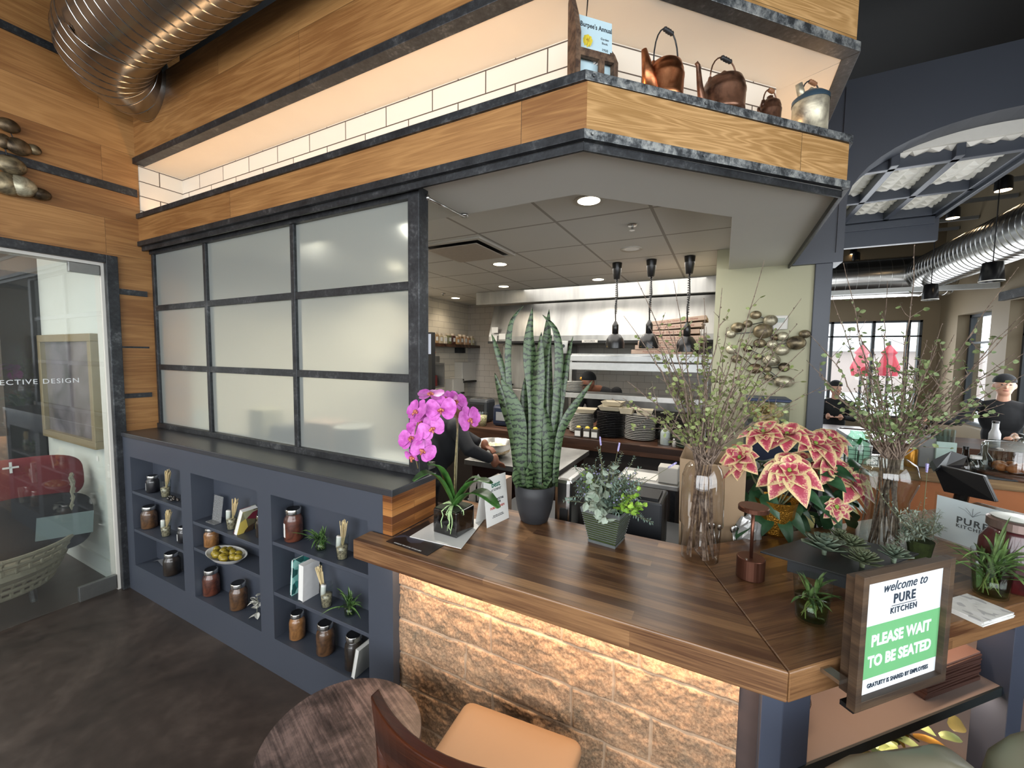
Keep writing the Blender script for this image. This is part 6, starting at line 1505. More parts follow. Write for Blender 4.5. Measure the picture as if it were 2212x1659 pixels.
def kettle(px, lab, r, h, m_, grip, hh, spout, lid=True, prof=None, rz=None, nm='kettle', cat='kettle'):
    o = led(px); t = thing(nm, o, lab, cat); d = DB
    prof = prof or [(r*.94, 0), (r, h*.05), (r, h*.12), (r*.985, h*.14), (r, h*.5), (r*1.02, h*.56), (r*1.02, h*.62), (r*.96, h*.66), (r*.97, h*.74), (r*.85, h*.9), (r*.55, h), (r*.2, h*1.02)]
    build(MB().lathe(prof, 36), 'body', m_, t, world=False, smooth=True)
    if lid: build(MB().lathe([(.016, h), (.018, h*1.05), (.006, h*1.08), (.012, h*1.15), (.004, h*1.2)], 16), 'lid', m_, t, world=False, smooth=True)
    top = h*.86; P = []
    for i in range(13): a = PI*i/12; P.append(V3(0, 0, top+.0)+d*(-r*.82*math.cos(a))+V3(0, 0, hh*math.sin(a)**.8))
    build(MB().tube(P, .0028, 7), 'handle', M_steel if m_ is not M_cob else m_, t, world=False, smooth=True)
    a, b = P[5]+V3(0, 0, .0), P[8]; G = [a.lerp(b, i/8) for i in range(9)]; build(MB().tube(G, [.006, .009, .007, .0095, .008, .0095, .007, .009, .006], 10), 'grip', grip, t, world=False, smooth=True)
    for s_ in (-1, 1): build(MB().lathe([(.007, top-.02), (.009, top), (.006, top+.012)], 10, c=d*(s_*r*.82)), 'lug', m_, t, world=False, smooth=True)
    if spout == 'goose': S = [-d*r*.9+V3(0, 0, h*.18), -d*(r*1.25)+V3(0, 0, h*.3), -d*(r*1.42)+V3(0, 0, h*.7), -d*(r*1.55)+V3(0, 0, h*1.15), -d*(r*1.68)+V3(0, 0, h*1.22)]; R = [.02, .015, .011, .008, .007]
    elif spout == 'tall': S = [-d*r*.88+V3(0, 0, h*.2), -d*r*1.45+V3(0, 0, h*1.15)]; R = [.034, .010]
    elif spout == 'stub': S = [-d*r*.7+V3(0, 0, h*.85), -d*r*1.1+V3(0, 0, h*1.2)]; R = [.015, .013]
    else: S = [-d*r*.9+V3(0, 0, h*.3), -d*r*1.3+V3(0, 0, h*.5), -d*r*1.35+V3(0, 0, h*.65)]; R = [.010, .007, .005]
    build(MB().tube(S, R, 14), 'spout', m_, t, world=False, smooth=True); return t
kettle(1436, 'bright copper kettle with a tall open spout, leftmost of the kettles on the ledge', .066, .148, M_cop, M_grip, .14, 'tall', False)
kettle(1562, 'large dark copper kettle with a goose neck spout and black grip', .080, .145, M_cob, M_grip, .10, 'goose')
kettle(1664, 'small dark copper kettle with a wooden grip on the canopy ledge', .043, .108, M_cob, M_wgrip, .06, 'small')
r_ = .066; kettle(1752, 'weathered galvanised oil can with blue shoulder at the right end of the ledge', r_, .172, podmat('galvanised', '7A7468', 'C8C0A8'), M_wgrip, .085, 'stub', True, [(r_, 0), (r_, .142), (r_*.99, .147)], nm='oil_can', cat='can')
oc_ = bpy.data.objects['oil_can']; build(MB().lathe([(r_*1.03, .140), (r_*1.03, .157), (r_*.7, .177), (r_*.3, .182)], 32, cap0=False), 'shoulder', mat('can_blue', '3E5260', .4, .4), oc_, world=False, smooth=True)
# ================================================================ ducts
def duct_mat(nm, pitch, dr_):
    t = NT(nm); p = t.pos(); u = t.dot(p, dr_); s_ = t.math('FRACT', t.math('MULTIPLY', u, 1/pitch)); k = t.math('LESS_THAN', s_, .08)
    c = t.mix(k, C('A8A8A6'), C('D8D8D6')); return t.pbr(c, .24, 1., t.bump(k, .6, .004))
M_duct = duct_mat('spiral_duct', .075, (1, 0, 0)); M_galv = mat('galvanised_duct', 'A6A5A2', .24, 1., var=.06, sc=5)
def spiral(name, pts, r, lab, n=90, ribs=.075):
    t = thing(name, pts[0], lab, 'duct'); P = [Vector(p) for p in pts]; K = len(P)-1; C_ = []
    for i in range(n+1):
        u = i/n*K; k = min(int(u), K-1); f = u-k; g = lambda j: P[max(0, min(K, j))] if 0 <= j <= K else (P[0]*2-P[1] if j < 0 else P[K]*2-P[K-1])
        a, b, c, d = g(k-1), g(k), g(k+1), g(k+2); C_.append(.5*((2*b)+(c-a)*f+(2*a-5*b+4*c-d)*f*f+(-a+3*b-3*c+d)*f**3))
    build(MB().tube(C_, r, 40), 'duct_body', M_galv, t, smooth=True)
    m = MB(); L = 0; nxt = 0
    for i in range(n):
        s_ = (C_[i+1]-C_[i]).length
        while nxt <= L+s_:
            c = C_[i].lerp(C_[i+1], (nxt-L)/s_); d = (C_[i+1]-C_[i]).normalized(); m.tube([c-d*.003, c, c+d*.003], [r+.0005, r+.004, r+.0005], 40, False); nxt += ribs
        L += s_
    build(m, 'seam_ribs', mat('duct_rib', 'C4C4C2', .2, 1.), t, smooth=True); return t
e0 = PY(322, 178, 1.365); e1 = PY(243, 112, .98); zz_ = PY(390, 0, .92).z
DP = [(-3.40, 1.365, 3.38), (-3.39, 1.28, 3.38), (-3.28, 1.13, 3.39), (-3.0, 1.07, 3.40), (-2.5, 1.06, 3.41), (1.2, 1.06, 3.41)]
spiral('spiral_duct', DP, .218, 'large galvanised spiral duct bending into the upper oak fascia', 160)
zc = 3.35; b = PY(1985, 596, 7.5); spiral('spiral_duct', [(.4, 7.5, b.z), (2.2, 7.5, b.z), (2.62, 7.5, b.z)], .27, 'galvanised duct running across the back of the dining room', 40, .12)
spiral('spiral_duct', [(b.x, 7.5, b.z), (b.x, 6.5, b.z), (b.x, 1.8, b.z)], .22, 'galvanised spiral duct running towards the dining windows on the right', 40, .085)
w = MB()
for y in (6.2, 6.8, 7.6, 8.1): w.box(.3, 2.88, y, y+.04, 3.52, 3.56)
struct('beam_1', w, mat('joist_grey', '8A8C8E', .5))
w = MB(); p = PY(1900, 628, 7.0); w.box(.4, 2.88, 7.0, 7.08, p.z-.03, p.z+.03)
struct('beam_2', w, mat('joist_white', 'B8BAB8', .5))
w = MB()
for y in (1.6, 2.9):
    w.box(.8, 6, y, y+.04, 3.95, 3.99)
    for k in range(12): w.tube([(.9+k*.4, y+.02, 3.97), (1.1+k*.4, y+.02, 4.28)], .012, 5)
struct('beam_3', w, mat('truss_black', '1C1D20', .6))
# track lights and pendants
for k, (px, py, dd, lab) in enumerate(((2167, 411, 3.6, 'glowing track spotlight nearest the right edge'), (2058, 471, 4.4, 'glowing track spotlight right of the coffered ceiling'), (1843, 549, 6.6, 'upper of two small glowing spotlights under the coffers'), (1849, 563, 5.9, 'lower of two small glowing spotlights under the coffers'))):
    p = PD(px, py, dd); t = thing('track_light', p, lab, 'spotlight'); r = .055 if k < 2 else .045
    build(MB().lathe([(r*.7, .12), (r, .1), (r*1.05, 0)], 20, cap0=True, cap1=False), 'housing', M_bk, t, world=False, smooth=True)
    build(MB().lathe([(.0, -.002), (r*.95, -.002)], 20, cap0=False, cap1=False), 'lamp', emis('spot_glow', (1., .72, .42), 16), t, world=False)
    build(MB().cyl((0, 0, .12), (0, 0, 4.29-p.z), .006, 6), 'stem', M_bk, t, world=False)
for (px, py, dd, r, lab) in ((2143, 590, 3.5, .078, 'larger black drum pendant near the right windows'), (2010, 633, 4.2, .066, 'smaller black drum pendant before the corner of the dining room')):
    p = PD(px, py, dd); t = thing('pendant_lamp', p, lab, 'pendant lamp')
    build(MB().lathe([(r, -.07), (r*.8, .09)], 28, cap0=False), 'shade', M_bk, t, world=False, smooth=True); build(MB().lathe([(r*1.0, -.072), (r*1.02, -.066)], 28, cap0=False, cap1=False), 'rim', M_white, t, world=False); build(MB().cyl((0, 0, .09), (0, 0, 4.29-p.z), .004, 6), 'cord', M_bk, t, world=False)
# ================================================================ dining room: bar, tables, people
M_barw = wood('bar_ash', (1, 0, 0), (0, 1, 1), 1.1, .07, '7A5C38', 'A98A5C', 'C9AD7E', .35, .0005, 4)
M_orng = mat('orange_panel', 'B8703E', .5, var=.12, sc=6)
YB = 3.46
br = thing('bar', (1.7, 3.8, 0), 'ash topped bar with an orange lit front beyond the host counter', 'bar')
build(MB().box(.72, 2.85, YB, YB+.5, .89, .95), 'bar_top', M_barw, br, bev=.004); build(MB().box(.76, 2.85, YB+.06, YB+.46, 0, .89), 'bar_front', M_orng, br)
b2_ = thing('back_bar', (2.1, 5.1, 0), 'darker second bar counter behind the ash bar', 'bar'); build(MB().box(1.1, 2.85, 4.75, 5.4, .86, .93), 'bar_top', M_walnut, b2_, bev=.004); build(MB().box(1.15, 2.85, 4.8, 5.35, 0, .86), 'bar_front', M_dark, b2_)
zB = .9505
def onbar(px, py, y=YB+.2): p = PY(px, py, y); return V3(p.x, y, zB)
# glass cloche
cl_ = thing('cake_dome', onbar(2196, 1000, 3.62), 'clear glass cake dome on a dark round wooden board', 'cake dome'); r = .15
build(MB().lathe([(r*1.2, 0), (r*1.22, .01), (r*1.22, .022), (r*1.1, .03)], 40), 'board', M_walnut, cl_, world=False); build(MB().lathe([(r, .03), (r*1.0, .17), (r*.9, .205), (.02, .215), (.018, .225), (.035, .245), (.02, .265), (.0, .268)], 40, cap0=False, cap1=False), 'dome', thin_glass('clear_vase'), cl_, world=False, smooth=True)
m = MB(); rs = random.Random(3)
for k in range(9): a = k*.7; m.ell((math.cos(a)*.08*(k > 0), math.sin(a)*.08*(k > 0), .055), .035, .03, .025, 10, 6)
build(m, 'pastries', mat('pastry', 'A8683A', .6, var=.2), cl_, world=False, smooth=True)['kind'] = 'stuff'
# POS terminal
p = onbar(2070, 1030, 3.40); pt_ = thing('register', (p.x, 3.55, zB), 'large black touch screen register seen from behind on the bar', 'register')
a_, b_, c_, d_ = PD(2012, 1000, 2.35), PD(2125, 1028, 2.15), PD(2152, 1085, 2.1), PD(2038, 1062, 2.3)
n_ = (b_-a_).cross(d_-a_).normalized(); 
t = pt_; t.location = ((a_+c_)/2)-V3(0, 0, .2)
build(MB().add([a_, b_, c_, d_]+[v+n_*.03 for v in (a_, b_, c_, d_)], [(0, 1, 2, 3), (7, 6, 5, 4), (0, 4, 5, 1), (1, 5, 6, 2), (2, 6, 7, 3), (3, 7, 4, 0)]), 'screen', M_bk, t, bev=.004)
build(MB().add([PD(2010, 998, 2.36), PD(2052, 978, 2.42), PD(2086, 990, 2.4), PD(2078, 1008, 2.32), PD(2040, 1010, 2.34), PD(2020, 1015, 2.3)], [(0, 1, 2, 3, 4, 5)]), 'card_reader', M_char, t, solid=.03)
cc = (a_+c_)/2; build(MB().cyl(cc+n_*.03, V3(cc.x, cc.y+.1, .5), .03, 12), 'stand', M_bk, t)
build(MB().cyl(V3(cc.x, cc.y+.1, 0), V3(cc.x, cc.y+.1, .5), .03, 12), 'column', M_bk, t)
tr2 = thing('serving_tray', onbar(2185, 1030, 3.50), 'flat black serving tray at the front of the ash bar', 'tray'); build(MB().box(-.16, .16, -.05, .05, 0, .012), 'tray', M_char, tr2, world=False, bev=.003)
def bottle(px, py, y, prof, m_, lab, z=zB, cap=None, nm='bottle', cat='bottle'):
    p = PY(px, py, y); t = thing(nm, (p.x, y, z), lab, cat); build(MB().lathe(prof, 20), 'bottle', m_, t, world=False, smooth=True)
    if cap: h = prof[-1][1]; build(MB().lathe([(prof[-1][0]*1.1, h-.012), (prof[-1][0]*1.1, h+.006)], 12), 'cap', cap, t, world=False)
    return t
B1 = [(.035, 0), (.04, .01), (.04, .09), (.014, .13), (.013, .19)]
M_gd = thin_glass('dark_glass', (.35, .35, .36), 1.2)
bottle(2085, 985, 3.60, [(.05, 0), (.055, .02), (.05, .06), (.016, .10), (.013, .16)], M_gd, 'squat dark glass decanter with a long neck on the ash bar', cap=M_bk)
bottle(2108, 992, 3.57, [(.045, 0), (.035, .07), (.022, .09), (.024, .11)], M_gl, 'conical clear oil flask beside the dark decanter', cap=M_paper)
bottle(2125, 990, 3.66, B1, M_gd, 'slim dark bottle between flask and cake dome', cap=M_chrome)
bottle(2152, 905, 4.9, [(.035, 0), (.035, .12), (.02, .16), (.02, .22)], mat('jug_white', 'C9CCD0'), 'white labelled bottle on the back bar behind the cake dome', z=.931, cap=M_bk)
bottle(1968, 985, 3.6, [(.032, 0), (.033, .004), (.033, .115), (.028, .122)], mat('can_amber', 'B07A1E', .3, .5, var=.4, sc=60), 'amber and white printed can on the ash bar', nm='can', cat='can')
t = thing('wire_basket', onbar(1800, 985, 3.62), 'green wire basket of folded papers behind the poinsettia', 'basket'); m = MB()
for k in range(9): x = -.10+.04*k; m.cyl((x, -.1, 0), (x, -.1, .12), .0018, 5)
for z in (0, .03, .06, .09, .12): m.tube([(-.10, -.1, z), (.22, -.1, z), (.22, .1, z), (-.10, .1, z), (-.10, -.1, z)], .0018, 5)
build(m, 'wire_frame', M_steel, t, world=False)
for k in range(4): build(MB().box(-.09+.07*k, -.03+.07*k, -.09, .09, .002, .135+.01*(k % 2), Matrix.Rotation(.06*(k-1.5), 4, 'Y')), 'paper', M_paper, t, world=False)
bottle(1850, 990, 3.58, [(.075, 0), (.078, .01), (.078, .10), (.06, .17), (.042, .20), (.045, .215)], thin_glass('green_glass', (.62, .86, .74), 1.3), 'wide green glass jug left of the leafy vase', nm='glass_jug', cat='jug')
t = bpy.data.objects['glass_jug']; build(MB().tube([(-.05, -.01, .01), (-.01, -.01, .1), (.02, -.01, .17)], .012, 8), 'green_stem', mat('bright_green', '1E6A34', .3), t, world=False, smooth=True)
t, xa, xb, zt_ = bx('napkin_box', (1985, 945), (2022, 990), 3.62, .12, zB, mat('box_grey', '6E706E', .5), 'grey box with a pale green card on the ash bar', 'box'); build(MB().box(xb-.005, xb+.09, 3.60, 3.615, zB+.03, zt_-.02), 'card', mat('pale_green_card', 'A8C0B8', .5), t)
for k in range(8):
    x = PY(2022+k*5.5, 915, 4.85).x; t = thing('drinking_glass', (x, 4.85+.05*(k % 2), .931), 'clear tumbler in the row on the back bar', 'glass', 'tumblers lined up on the back bar'); build(MB().lathe([(.028, 0), (.034, .13)], 16, cap1=False), 'glass', thin_glass('clear_vase'), t, world=False, smooth=True)
t = thing('tape_roll', onbar(2062, 965, 3.52), 'white roll on a blue handle beside the register', 'tape'); build(MB().tube([(.022*math.cos(a*PI/8), 0, .06+.022*math.sin(a*PI/8)) for a in range(17)], .008, 8), 'roll', M_paper, t, world=False, smooth=True); build(MB().tube([(0, 0, .038), (.05, -.02, .0)], .01, 8), 'handle', mat('handle_blue', '3A5070', .4), t, world=False)
# tables and chairs in the dining room
def dtable(x, y, lab, z=.75):
    t = thing('dining_table', (x, y, 0), lab, 'table'); build(MB().box(-.38, .38, -.38, .38, z-.04, z), 'tabletop', M_walnut, t, world=False, bev=.004); build(MB().cyl((0, 0, .02), (0, 0, z-.04), .035, 12), 'pedestal', M_steel, t, world=False); build(MB().lathe([(.25, 0), (.25, .02)], 20), 'foot', M_steel, t, world=False)
def dchair(x, y, rz, lab):
    t = thing('dining_chair', (x, y, 0), lab, 'chair', rz=rz)
    build(MB().box(-.2, .2, -.2, .2, .43, .47), 'seat', M_chw, t, world=False, bev=.01); build(MB().box(-.2, .2, .18, .205, .62, .88), 'backrest', M_chw, t, world=False, bev=.01)
    for a in (-1, 1):
        build(MB().tube([(a*.17, .18, 0), (a*.17, .19, .88)], .015, 6), 'leg', M_chw, t, world=False); build(MB().tube([(a*.17, -.17, 0), (a*.17, -.17, .43)], .015, 6), 'leg', M_chw, t, world=False)
q = PD(1800, 885, 5.4); dtable(q.x, q.y, 'dark dining table by the far left window'); dchair(q.x+.1, q.y-.65, PI, 'dining chair in front of the far left table'); dchair(q.x+.7, q.y+.1, -PI/2, 'dining chair right of the far left table')

# ---------------------------------------------------------------- people
M_skin = mat('skin', 'C09078', .5, var=.04, sc=8); M_skd = mat('skin_deep', '8A5A44', .5, var=.04)
def body(name, loc, rz, J, lab, skin, cloth, hat=None, hatm=None, seated=True, badge=None):
    t = thing(name, loc, lab, 'person', rz=rz)
    def limbs(m, g):
        m.ell(J['pel'], .15+g, .10+g, .12+g, 14, 10); m.ell(J['chest'], .165+g, .105+g, .19+g, 16, 12); m.ell((Vector(J['pel'])+Vector(J['chest']))/2, .135+g, .095+g, .18+g, 14, 10)
        m.ell(Vector(J['chest'])+V3(0, 0, .11), .17+g, .08+g, .08+g, 14, 8)
        for s_ in 'LR':
            m.tube([J['sh'+s_], J['el'+s_], J['wr'+s_]], [.052+g, .042+g, .029+g], 12); m.ell(J['sh'+s_], .062+g, .06+g, .062+g, 10, 8)
            m.tube([V3(*J['pel'])+V3(.08 if s_ == 'L' else -.08, 0, 0), J['kn'+s_], J['ft'+s_]], [.085+g, .06+g, .04+g], 12)
    m = MB(); limbs(m, -.022)
    H = Vector(J['head']); N = Vector(J['chest'])+V3(0, 0, .15); f = Vector(J.get('face', (0, -1, 0))).normalized(); a_, b_, _ = basis(f)
    m.tube([N, H+V3(0, 0, -.08)], [.055, .048], 12)
    m.ell(H, .075, .092, .105, 18, 14); m.ell(H+f*.02+V3(0, 0, -.06), .055, .062, .055, 14, 10)
    m.ell(H+f*.095+V3(0, 0, -.012), .011, .016, .02, 8, 6)
    sd = V3(-f.y, f.x, 0).normalized()
    for s_ in (-1, 1): m.ell(H+sd*s_*.077+V3(0, 0, -.01), .012, .018, .028, 8, 6)
    for s_ in 'LR':
        W = V3(*J['wr'+s_]); d = (W-V3(*J['el'+s_])).normalized(); p_, q_, _ = basis(d); m.ell(W+d*.045, .03, .03, .05, 10, 8)
        for k in range(4): b0 = W+d*.07+p_*(.018*(k-1.5)); m.tube([b0, b0+d*.035, b0+d*.06-V3(0, 0, .02)], [.0095, .0085, .007], 6)
        m.tube([W+d*.03+p_*.025, W+d*.06+p_*.05], [.011, .008], 6)
    o = build(m, 'body', skin, t, world=False, smooth=True); r = o.modifiers.new('remesh', 'REMESH'); r.mode = 'VOXEL'; r.voxel_size = .009; r.use_smooth_shade = True
    m = MB(); limbs(m, .006); o = build(m, 'clothing', cloth, t, world=False, smooth=True); r = o.modifiers.new('remesh', 'REMESH'); r.mode = 'VOXEL'; r.voxel_size = .013; r.use_smooth_shade = True
    e = MB()
    for s_ in (-1, 1): e.ell(H+f*.085+sd*s_*.030+V3(0, 0, .012), .010, .007, .006, 8, 6)
    build(e, 'eyes', M_bk, t, world=False, smooth=True); build(MB().ell(H+f*.082+V3(0, 0, -.052), .022, .010, .005, 10, 6), 'mouth', mat('lips', '8A4E44', .5), t, world=False, smooth=True)
    if hat == 'beanie': build(MB().ell(H+V3(0, 0, .035)-f*.012, .086, .102, .088, 20, 12, fn=lambda v: V3(v.x, v.y, max(v.z, -.005))), 'beanie', hatm, t, world=False, smooth=True)
    if hat == 'cap':
        build(MB().ell(H+V3(0, 0, .03)-f*.01, .088, .103, .09, 20, 12, fn=lambda v: V3(v.x, v.y, max(v.z, -.01))), 'cap', hatm, t, world=False, smooth=True)
        build(MB().ell(H+f*.11+V3(0, 0, .02), .07, .07, .008, 16, 6), 'cap_brim', hatm, t, world=False, smooth=True)
        build(MB().ell(H+f*.075+sd*-.035+V3(0, 0, .075), .024, .022, .020, 12, 8), 'cap_patch', mat('yellow_patch', 'E0A83A'), t, world=False)
    return t
def face_to(p): d = CP-p; return math.atan2(d.y, d.x)+PI/2
M_blk = mat('black_cloth', '121316', .85, var=.15, sc=60); M_chc = mat('charcoal_cloth', '23252A', .85, var=.15, sc=60)
p = PD(2170, 832, 4.3); hz = p.z
J = dict(pel=(0, .02, hz-.72), chest=(0, 0, hz-.345), head=(0, -.02, hz), face=(.15, -1, -.05), shL=(.20, 0, hz-.215), shR=(-.20, 0, hz-.215), elL=(.27, -.12, hz-.48), elR=(-.30, -.14, hz-.42), wrL=(.12, -.32, hz-.50), wrR=(-.50, -.28, hz-.42), knL=(.14, -.42, hz-.72), knR=(-.14, -.42, hz-.72), ftL=(.14, -.42, .06), ftR=(-.14, -.42, .06))
body('person', (p.x, p.y, 0), face_to(p)+.0, J, 'man in a black beanie and dark sweater seated at the back bar', M_skin, M_blk, 'beanie', M_blk)
t = thing('bar_stool', (p.x, p.y, 0), 'dark stool beneath the seated man in the black beanie', 'stool'); t.rotation_euler = (0, 0, face_to(p)); build(MB().box(-.2, .2, -.18, .2, hz-.9, hz-.85), 'seat', M_chw, t, world=False, bev=.01)
for a in (-1, 1):
    for b in (-1, 1): build(MB().tube([(a*.16, b*.15, 0), (a*.14, b*.13, hz-.9)], .015, 6), 'leg', M_chw, t, world=False)
p = PD(1806, 838, 6.3); hz = p.z
J = dict(pel=(0, .02, hz-.70), chest=(0, 0, hz-.345), head=(0, -.03, hz), face=(.5, -1, -.3), shL=(.18, 0, hz-.25), shR=(-.18, 0, hz-.25), elL=(.22, -.14, hz-.45), elR=(-.22, -.14, hz-.45), wrL=(.10, -.3, hz-.42), wrR=(-.10, -.3, hz-.42), knL=(.12, -.42, hz-.68), knR=(-.12, -.42, hz-.68), ftL=(.12, -.42, .06), ftR=(-.12, -.42, .06))
body('person', (p.x, p.y, 0), face_to(p), J, 'distant diner in a dark knit hat seated left of the leafy vase', M_skin, M_blk, 'beanie', M_blk)
t = thing('bar_stool', (p.x, p.y, 0), 'dark stool beneath the distant diner', 'stool'); t.rotation_euler = (0, 0, face_to(p)); build(MB().box(-.2, .2, -.18, .2, hz-.86, hz-.82), 'seat', M_chw, t, world=False, bev=.01); build(MB().cyl((0, 0, 0), (0, 0, hz-.86), .03, 10), 'column', M_steel, t, world=False)
# chef behind the pass, bending
p = PD(1270, 825, 4.62); hz = p.z
J = dict(pel=(.10, .50, 1.0), chest=(.09, .20, hz-.25), head=(0, 0, hz-.0), face=(-.3, -.8, -.45), shL=(.28, .20, hz-.12), shR=(-.10, .17, hz-.12), elL=(.32, .08, hz-.36), elR=(-.14, .08, hz-.36), wrL=(.2, -.1, hz-.42), wrR=(-.06, -.12, hz-.42), knL=(.2, .48, .55), knR=(0, .48, .55), ftL=(.2, .55, .06), ftR=(0, .55, .06))
body('person', (p.x, p.y, 0), 0, J, 'cook in a black cap with yellow patch bending behind the pass', M_skd, M_blk, 'cap', M_blk)
# cook by the mixing bowl, leaning forward with head down behind the orchid
p = PD(952, 905, 2.75); 
J = dict(pel=(-.02, -.10, .86), chest=(.0, .03, 1.08), head=(-.10, .22, 1.27), face=(.3, .7, -.7), shL=(-.17, .06, 1.18), shR=(.17, .04, 1.18), elL=(-.10, .28, 1.08), elR=(.30, .04, 1.06), wrL=(.05, .34, 1.02), wrR=(.30, .22, .97), knL=(-.1, -.06, .48), knR=(.08, -.06, .48), ftL=(-.1, -.12, .06), ftR=(.08, -.12, .06))
body('person', (p.x-.02, p.y-.02, 0), -.3, J, 'cook in charcoal clothes leaning towards the mixing bowl behind the orchid', M_skd, M_chc, 'beanie', M_blk)
# ================================================================ outdoors
for k, (px, lab) in enumerate(((1862, 'closed red patio parasol, left of the two outside'), (1920, 'closed red patio parasol, right of the two outside'))):
    q = PY(px, 770, 11.5); zt_ = PY(px, 745, 11.5).z; zb_ = PY(px, 812, 11.5).z
    t = thing('parasol', (q.x, 11.5, -.12), lab, 'parasol', 'closed red patio parasols outside'); build(MB().lathe([(.16, zb_+.12), (.2, zb_+.3), (.10, zt_-.1), (.14, zt_-.05), (.02, zt_+.12)], 14), 'canopy', mat('parasol_red', 'C83A4A', .7), t, world=False); build(MB().cyl((0, 0, 0), (0, 0, zt_+.2), .025, 8), 'pole', M_steel, t, world=False)
t = thing('building', (6, 30, -.12), 'pale low building and hillside haze outside the dining windows', 'building'); build(MB().box(-8, 10, -1, 1, 0, 2.3), 'wall', mat('far_wall', 'B8A8A0', .8), t, world=False); build(MB().prism([(-9, -1.4), (11, -1.4), (11, 1.4), (-9, 1.4)], 2.3, 2.6), 'roof', mat('snow', 'D9DEE2'), t, world=False)
# ================================================================ side room behind the glass door
gd = thing('glass_door', (XL-.03, .35, .01), 'frameless glass door with a white etched studio name in the oak wall', 'door')
build(MB().box(XL-.035, XL-.025, -.49, 1.165, .015, 2.21), 'pane', thin_glass('door_glass', (.95, .975, .965), 1.9, .01, .02), gd)
build(MB().box(XL-.045, XL-.015, 1.02, 1.165, 2.15, 2.212), 'top_fitting', mat('satin_steel', '8E908E', .35, .9), gd, bev=.002); build(MB().box(XL-.045, XL-.015, .98, 1.165, .012, .11), 'bottom_fitting', mat('satin_steel', '8E908E', .35, .9), gd, bev=.002)
q = PX(135, 823, XL-.02); Md = Matrix.Translation(-gd.location) @ frame(V3(XL-.022, .0, q.z), (0, 1, 0), (0, 0, 1))
yl, yr = PX(2, 823, XL-.02).y, PX(172, 820, XL-.02).y
text('COLLECTIVE DESIGN', .042, mat('etched_white', 'D8DCDC', .6), gd, Md @ Matrix.Translation((yr, 0, 0)), align='RIGHT', space=1.15)
yw = 1.213
pa, pb = PY(98, 722, yw), PY(214, 728, yw)
pf = thing('picture', ((pa.x+pb.x)/2, yw-.03, .955), 'gold framed picture on the white wall behind the glass door', 'picture'); x0, x1, z0_, z1_ = pa.x, pb.x, .958, 1.775
w = MB(); f_ = .055; w.box(x0, x1, yw-.05, yw, z0_, z0_+f_).box(x0, x1, yw-.05, yw, z1_-f_, z1_).box(x0, x0+f_, yw-.05, yw, z0_+f_, z1_-f_).box(x1-f_, x1, yw-.05, yw, z0_+f_, z1_-f_)
build(w, 'frame', mat('gold_frame', '8E8060', .45, .4), pf, bev=.003); build(MB().box(x0+f_, x1-f_, yw-.02, yw-.015, z0_+f_, z1_-f_), 'picture_glass', contents_mat('picture_print', '1C1A1E', '6E6870', 3), pf)
# dark cabinet / doorway, chair, pillows
dk = thing('wardrobe', (-5.6, 1.1, 0), 'tall dark glazed cabinet beside the white wall in the side room', 'cabinet'); build(MB().box(-5.95, -5.04, 1.0, 1.5, 0, 2.28), 'carcass', mat('dark_navy', '10141C', .25), dk); build(MB().box(-5.5, -5.47, .985, 1.0, .02, 2.26), 'door_edge', M_chrome, dk)
cr = PZ(60, 1190, .0); cx_, cy_ = -4.22, .70
wc_ = thing('woven_chair', (cx_, cy_, 0), 'pale woven rope lounge chair in the side room', 'chair')
m = MB()
n = 26
def shell(a, z, r=.42): return V3(cx_+math.cos(a)*r, cy_+math.sin(a)*r*.9, z)
for k in range(12):
    z = .22+k*.05; m.tube([shell(1.1+ (PI*1.35)*i/n, z, .36+.10*math.sin(k/11*PI*.6)) for i in range(n+1)], .012, 6)
for i in range(0, n+1, 1):
    a = 1.1+PI*1.35*i/n; m.tube([shell(a, .22+k*.05, .36+.10*math.sin(k/11*PI*.6)+.006*(-1)**k) for k in range(12)], .008, 5)
build(m, 'woven_back', mat('rope_cream', '7E7A68', .8, var=.2, sc=80), wc_)
build(MB().lathe([(.36, .20), (.40, .24), (.38, .30)], 30, c=(cx_, cy_, 0), sy=.9), 'seat', mat('rope_cream', 'A8A48C'), wc_)
m = MB()
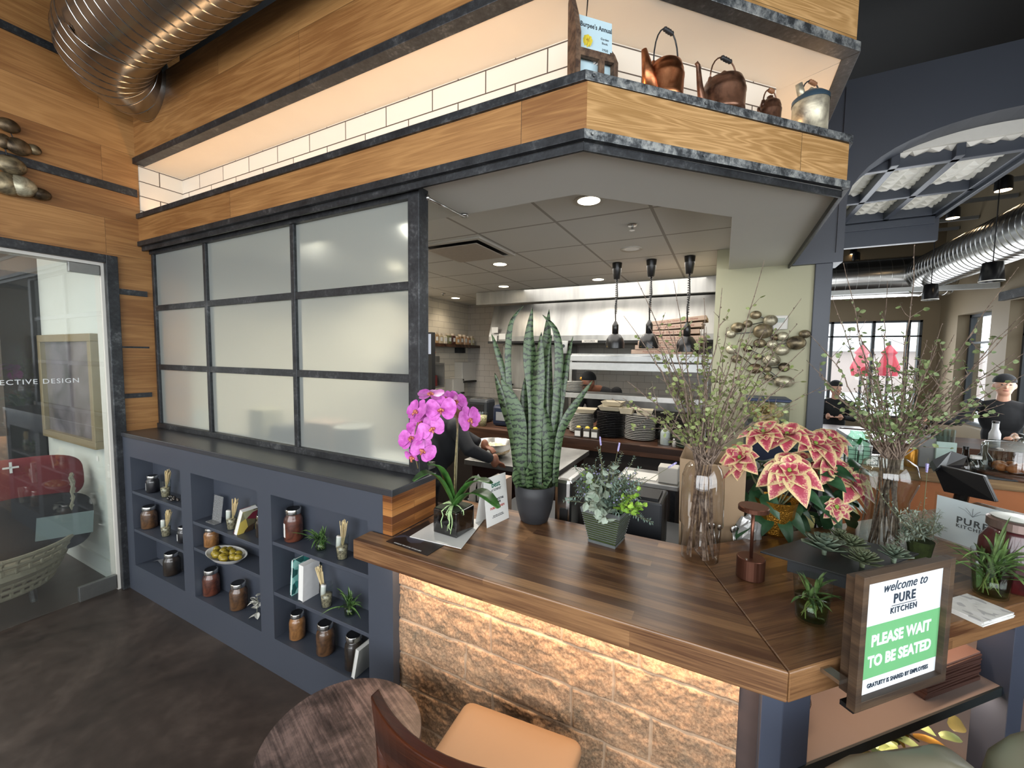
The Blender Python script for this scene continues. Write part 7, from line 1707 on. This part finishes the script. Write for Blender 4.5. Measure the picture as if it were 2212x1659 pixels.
for k in range(7): z = .10+k*.045; m.tube([(cx_+math.cos(a*PI/20)*(.30+.02*k), cy_+math.sin(a*PI/20)*(.30+.02*k), z) for a in range(41)], .014, 6)
for a in range(40): m.tube([(cx_+math.cos(a*PI/20)*(.30+.02*k+.01*(-1)**k), cy_+math.sin(a*PI/20)*(.30+.02*k), .10+k*.045) for k in range(7)], .009, 5)
build(m, 'woven_base', mat('rope_cream', 'A8A48C'), wc_)
for a in (.6, 2.2, 3.8, 5.4): build(MB().cyl((cx_+.3*math.cos(a), cy_+.27*math.sin(a), 0), (cx_+.28*math.cos(a), cy_+.25*math.sin(a), .22), .018, 8), 'leg', M_steel, wc_)
def pillow(nm, c, sx, sy, sz, rot, m_, lab):
    t = thing(nm, c, lab, 'pillow'); t.rotation_euler = rot
    def sq_(v):
        k = 1.0; x, y, z = v.x/sx, v.y/sy, v.z/sz; e = .55
        f = lambda q: math.copysign(abs(q)**e, q); r = max(abs(x), abs(z)); return V3(f(x)*sx, v.y, f(z)*sz)
    build(MB().ell((0, 0, 0), sx, sy, sz, 32, 20, fn=sq_), 'pillow', m_, t, world=False, smooth=True); return t
ra, rb = PX(0, 1065, -4.25), PX(150, 1040, -4.25)
t = pillow('pillow', (-4.22, .84, .75), .34, .08, .17, (-.25, 0, 1.42), mat('pillow_red', '6A1820', .85), 'dark red pillow with a white cross on the woven chair')
build(MB().box(-.035, .035, -.086, -.080, .10, .112).box(-.006, .006, -.086, -.080, .07, .142), 'cross', M_paper, t, world=False)
t = pillow('pillow', (-4.08, .92, .47), .26, .07, .20, (-.2, .1, 1.42), mat('pillow_black', '0E1016', .85), 'black pillow with a grey stripe in front of the red pillow')
build(MB().box(-.02, .25, -.074, -.05, -.10, .05), 'grey_stripe', mat('stripe_grey', '6E7C7C', .85), t, world=False)
area('side_room_light', (-5.0, -.6, 2.7), (-5.0, -.4, 0), 1.6, 1.6, 75, (1., .95, .88))
p = PY(209, 990, 1.21); t = thing('wall_label', (p.x, 1.212, p.z-.02), 'tiny white label on the wall under the picture', 'label'); build(MB().box(-.02, .02, 0, .0015, 0, .035), 'card', M_paper, t, world=False)
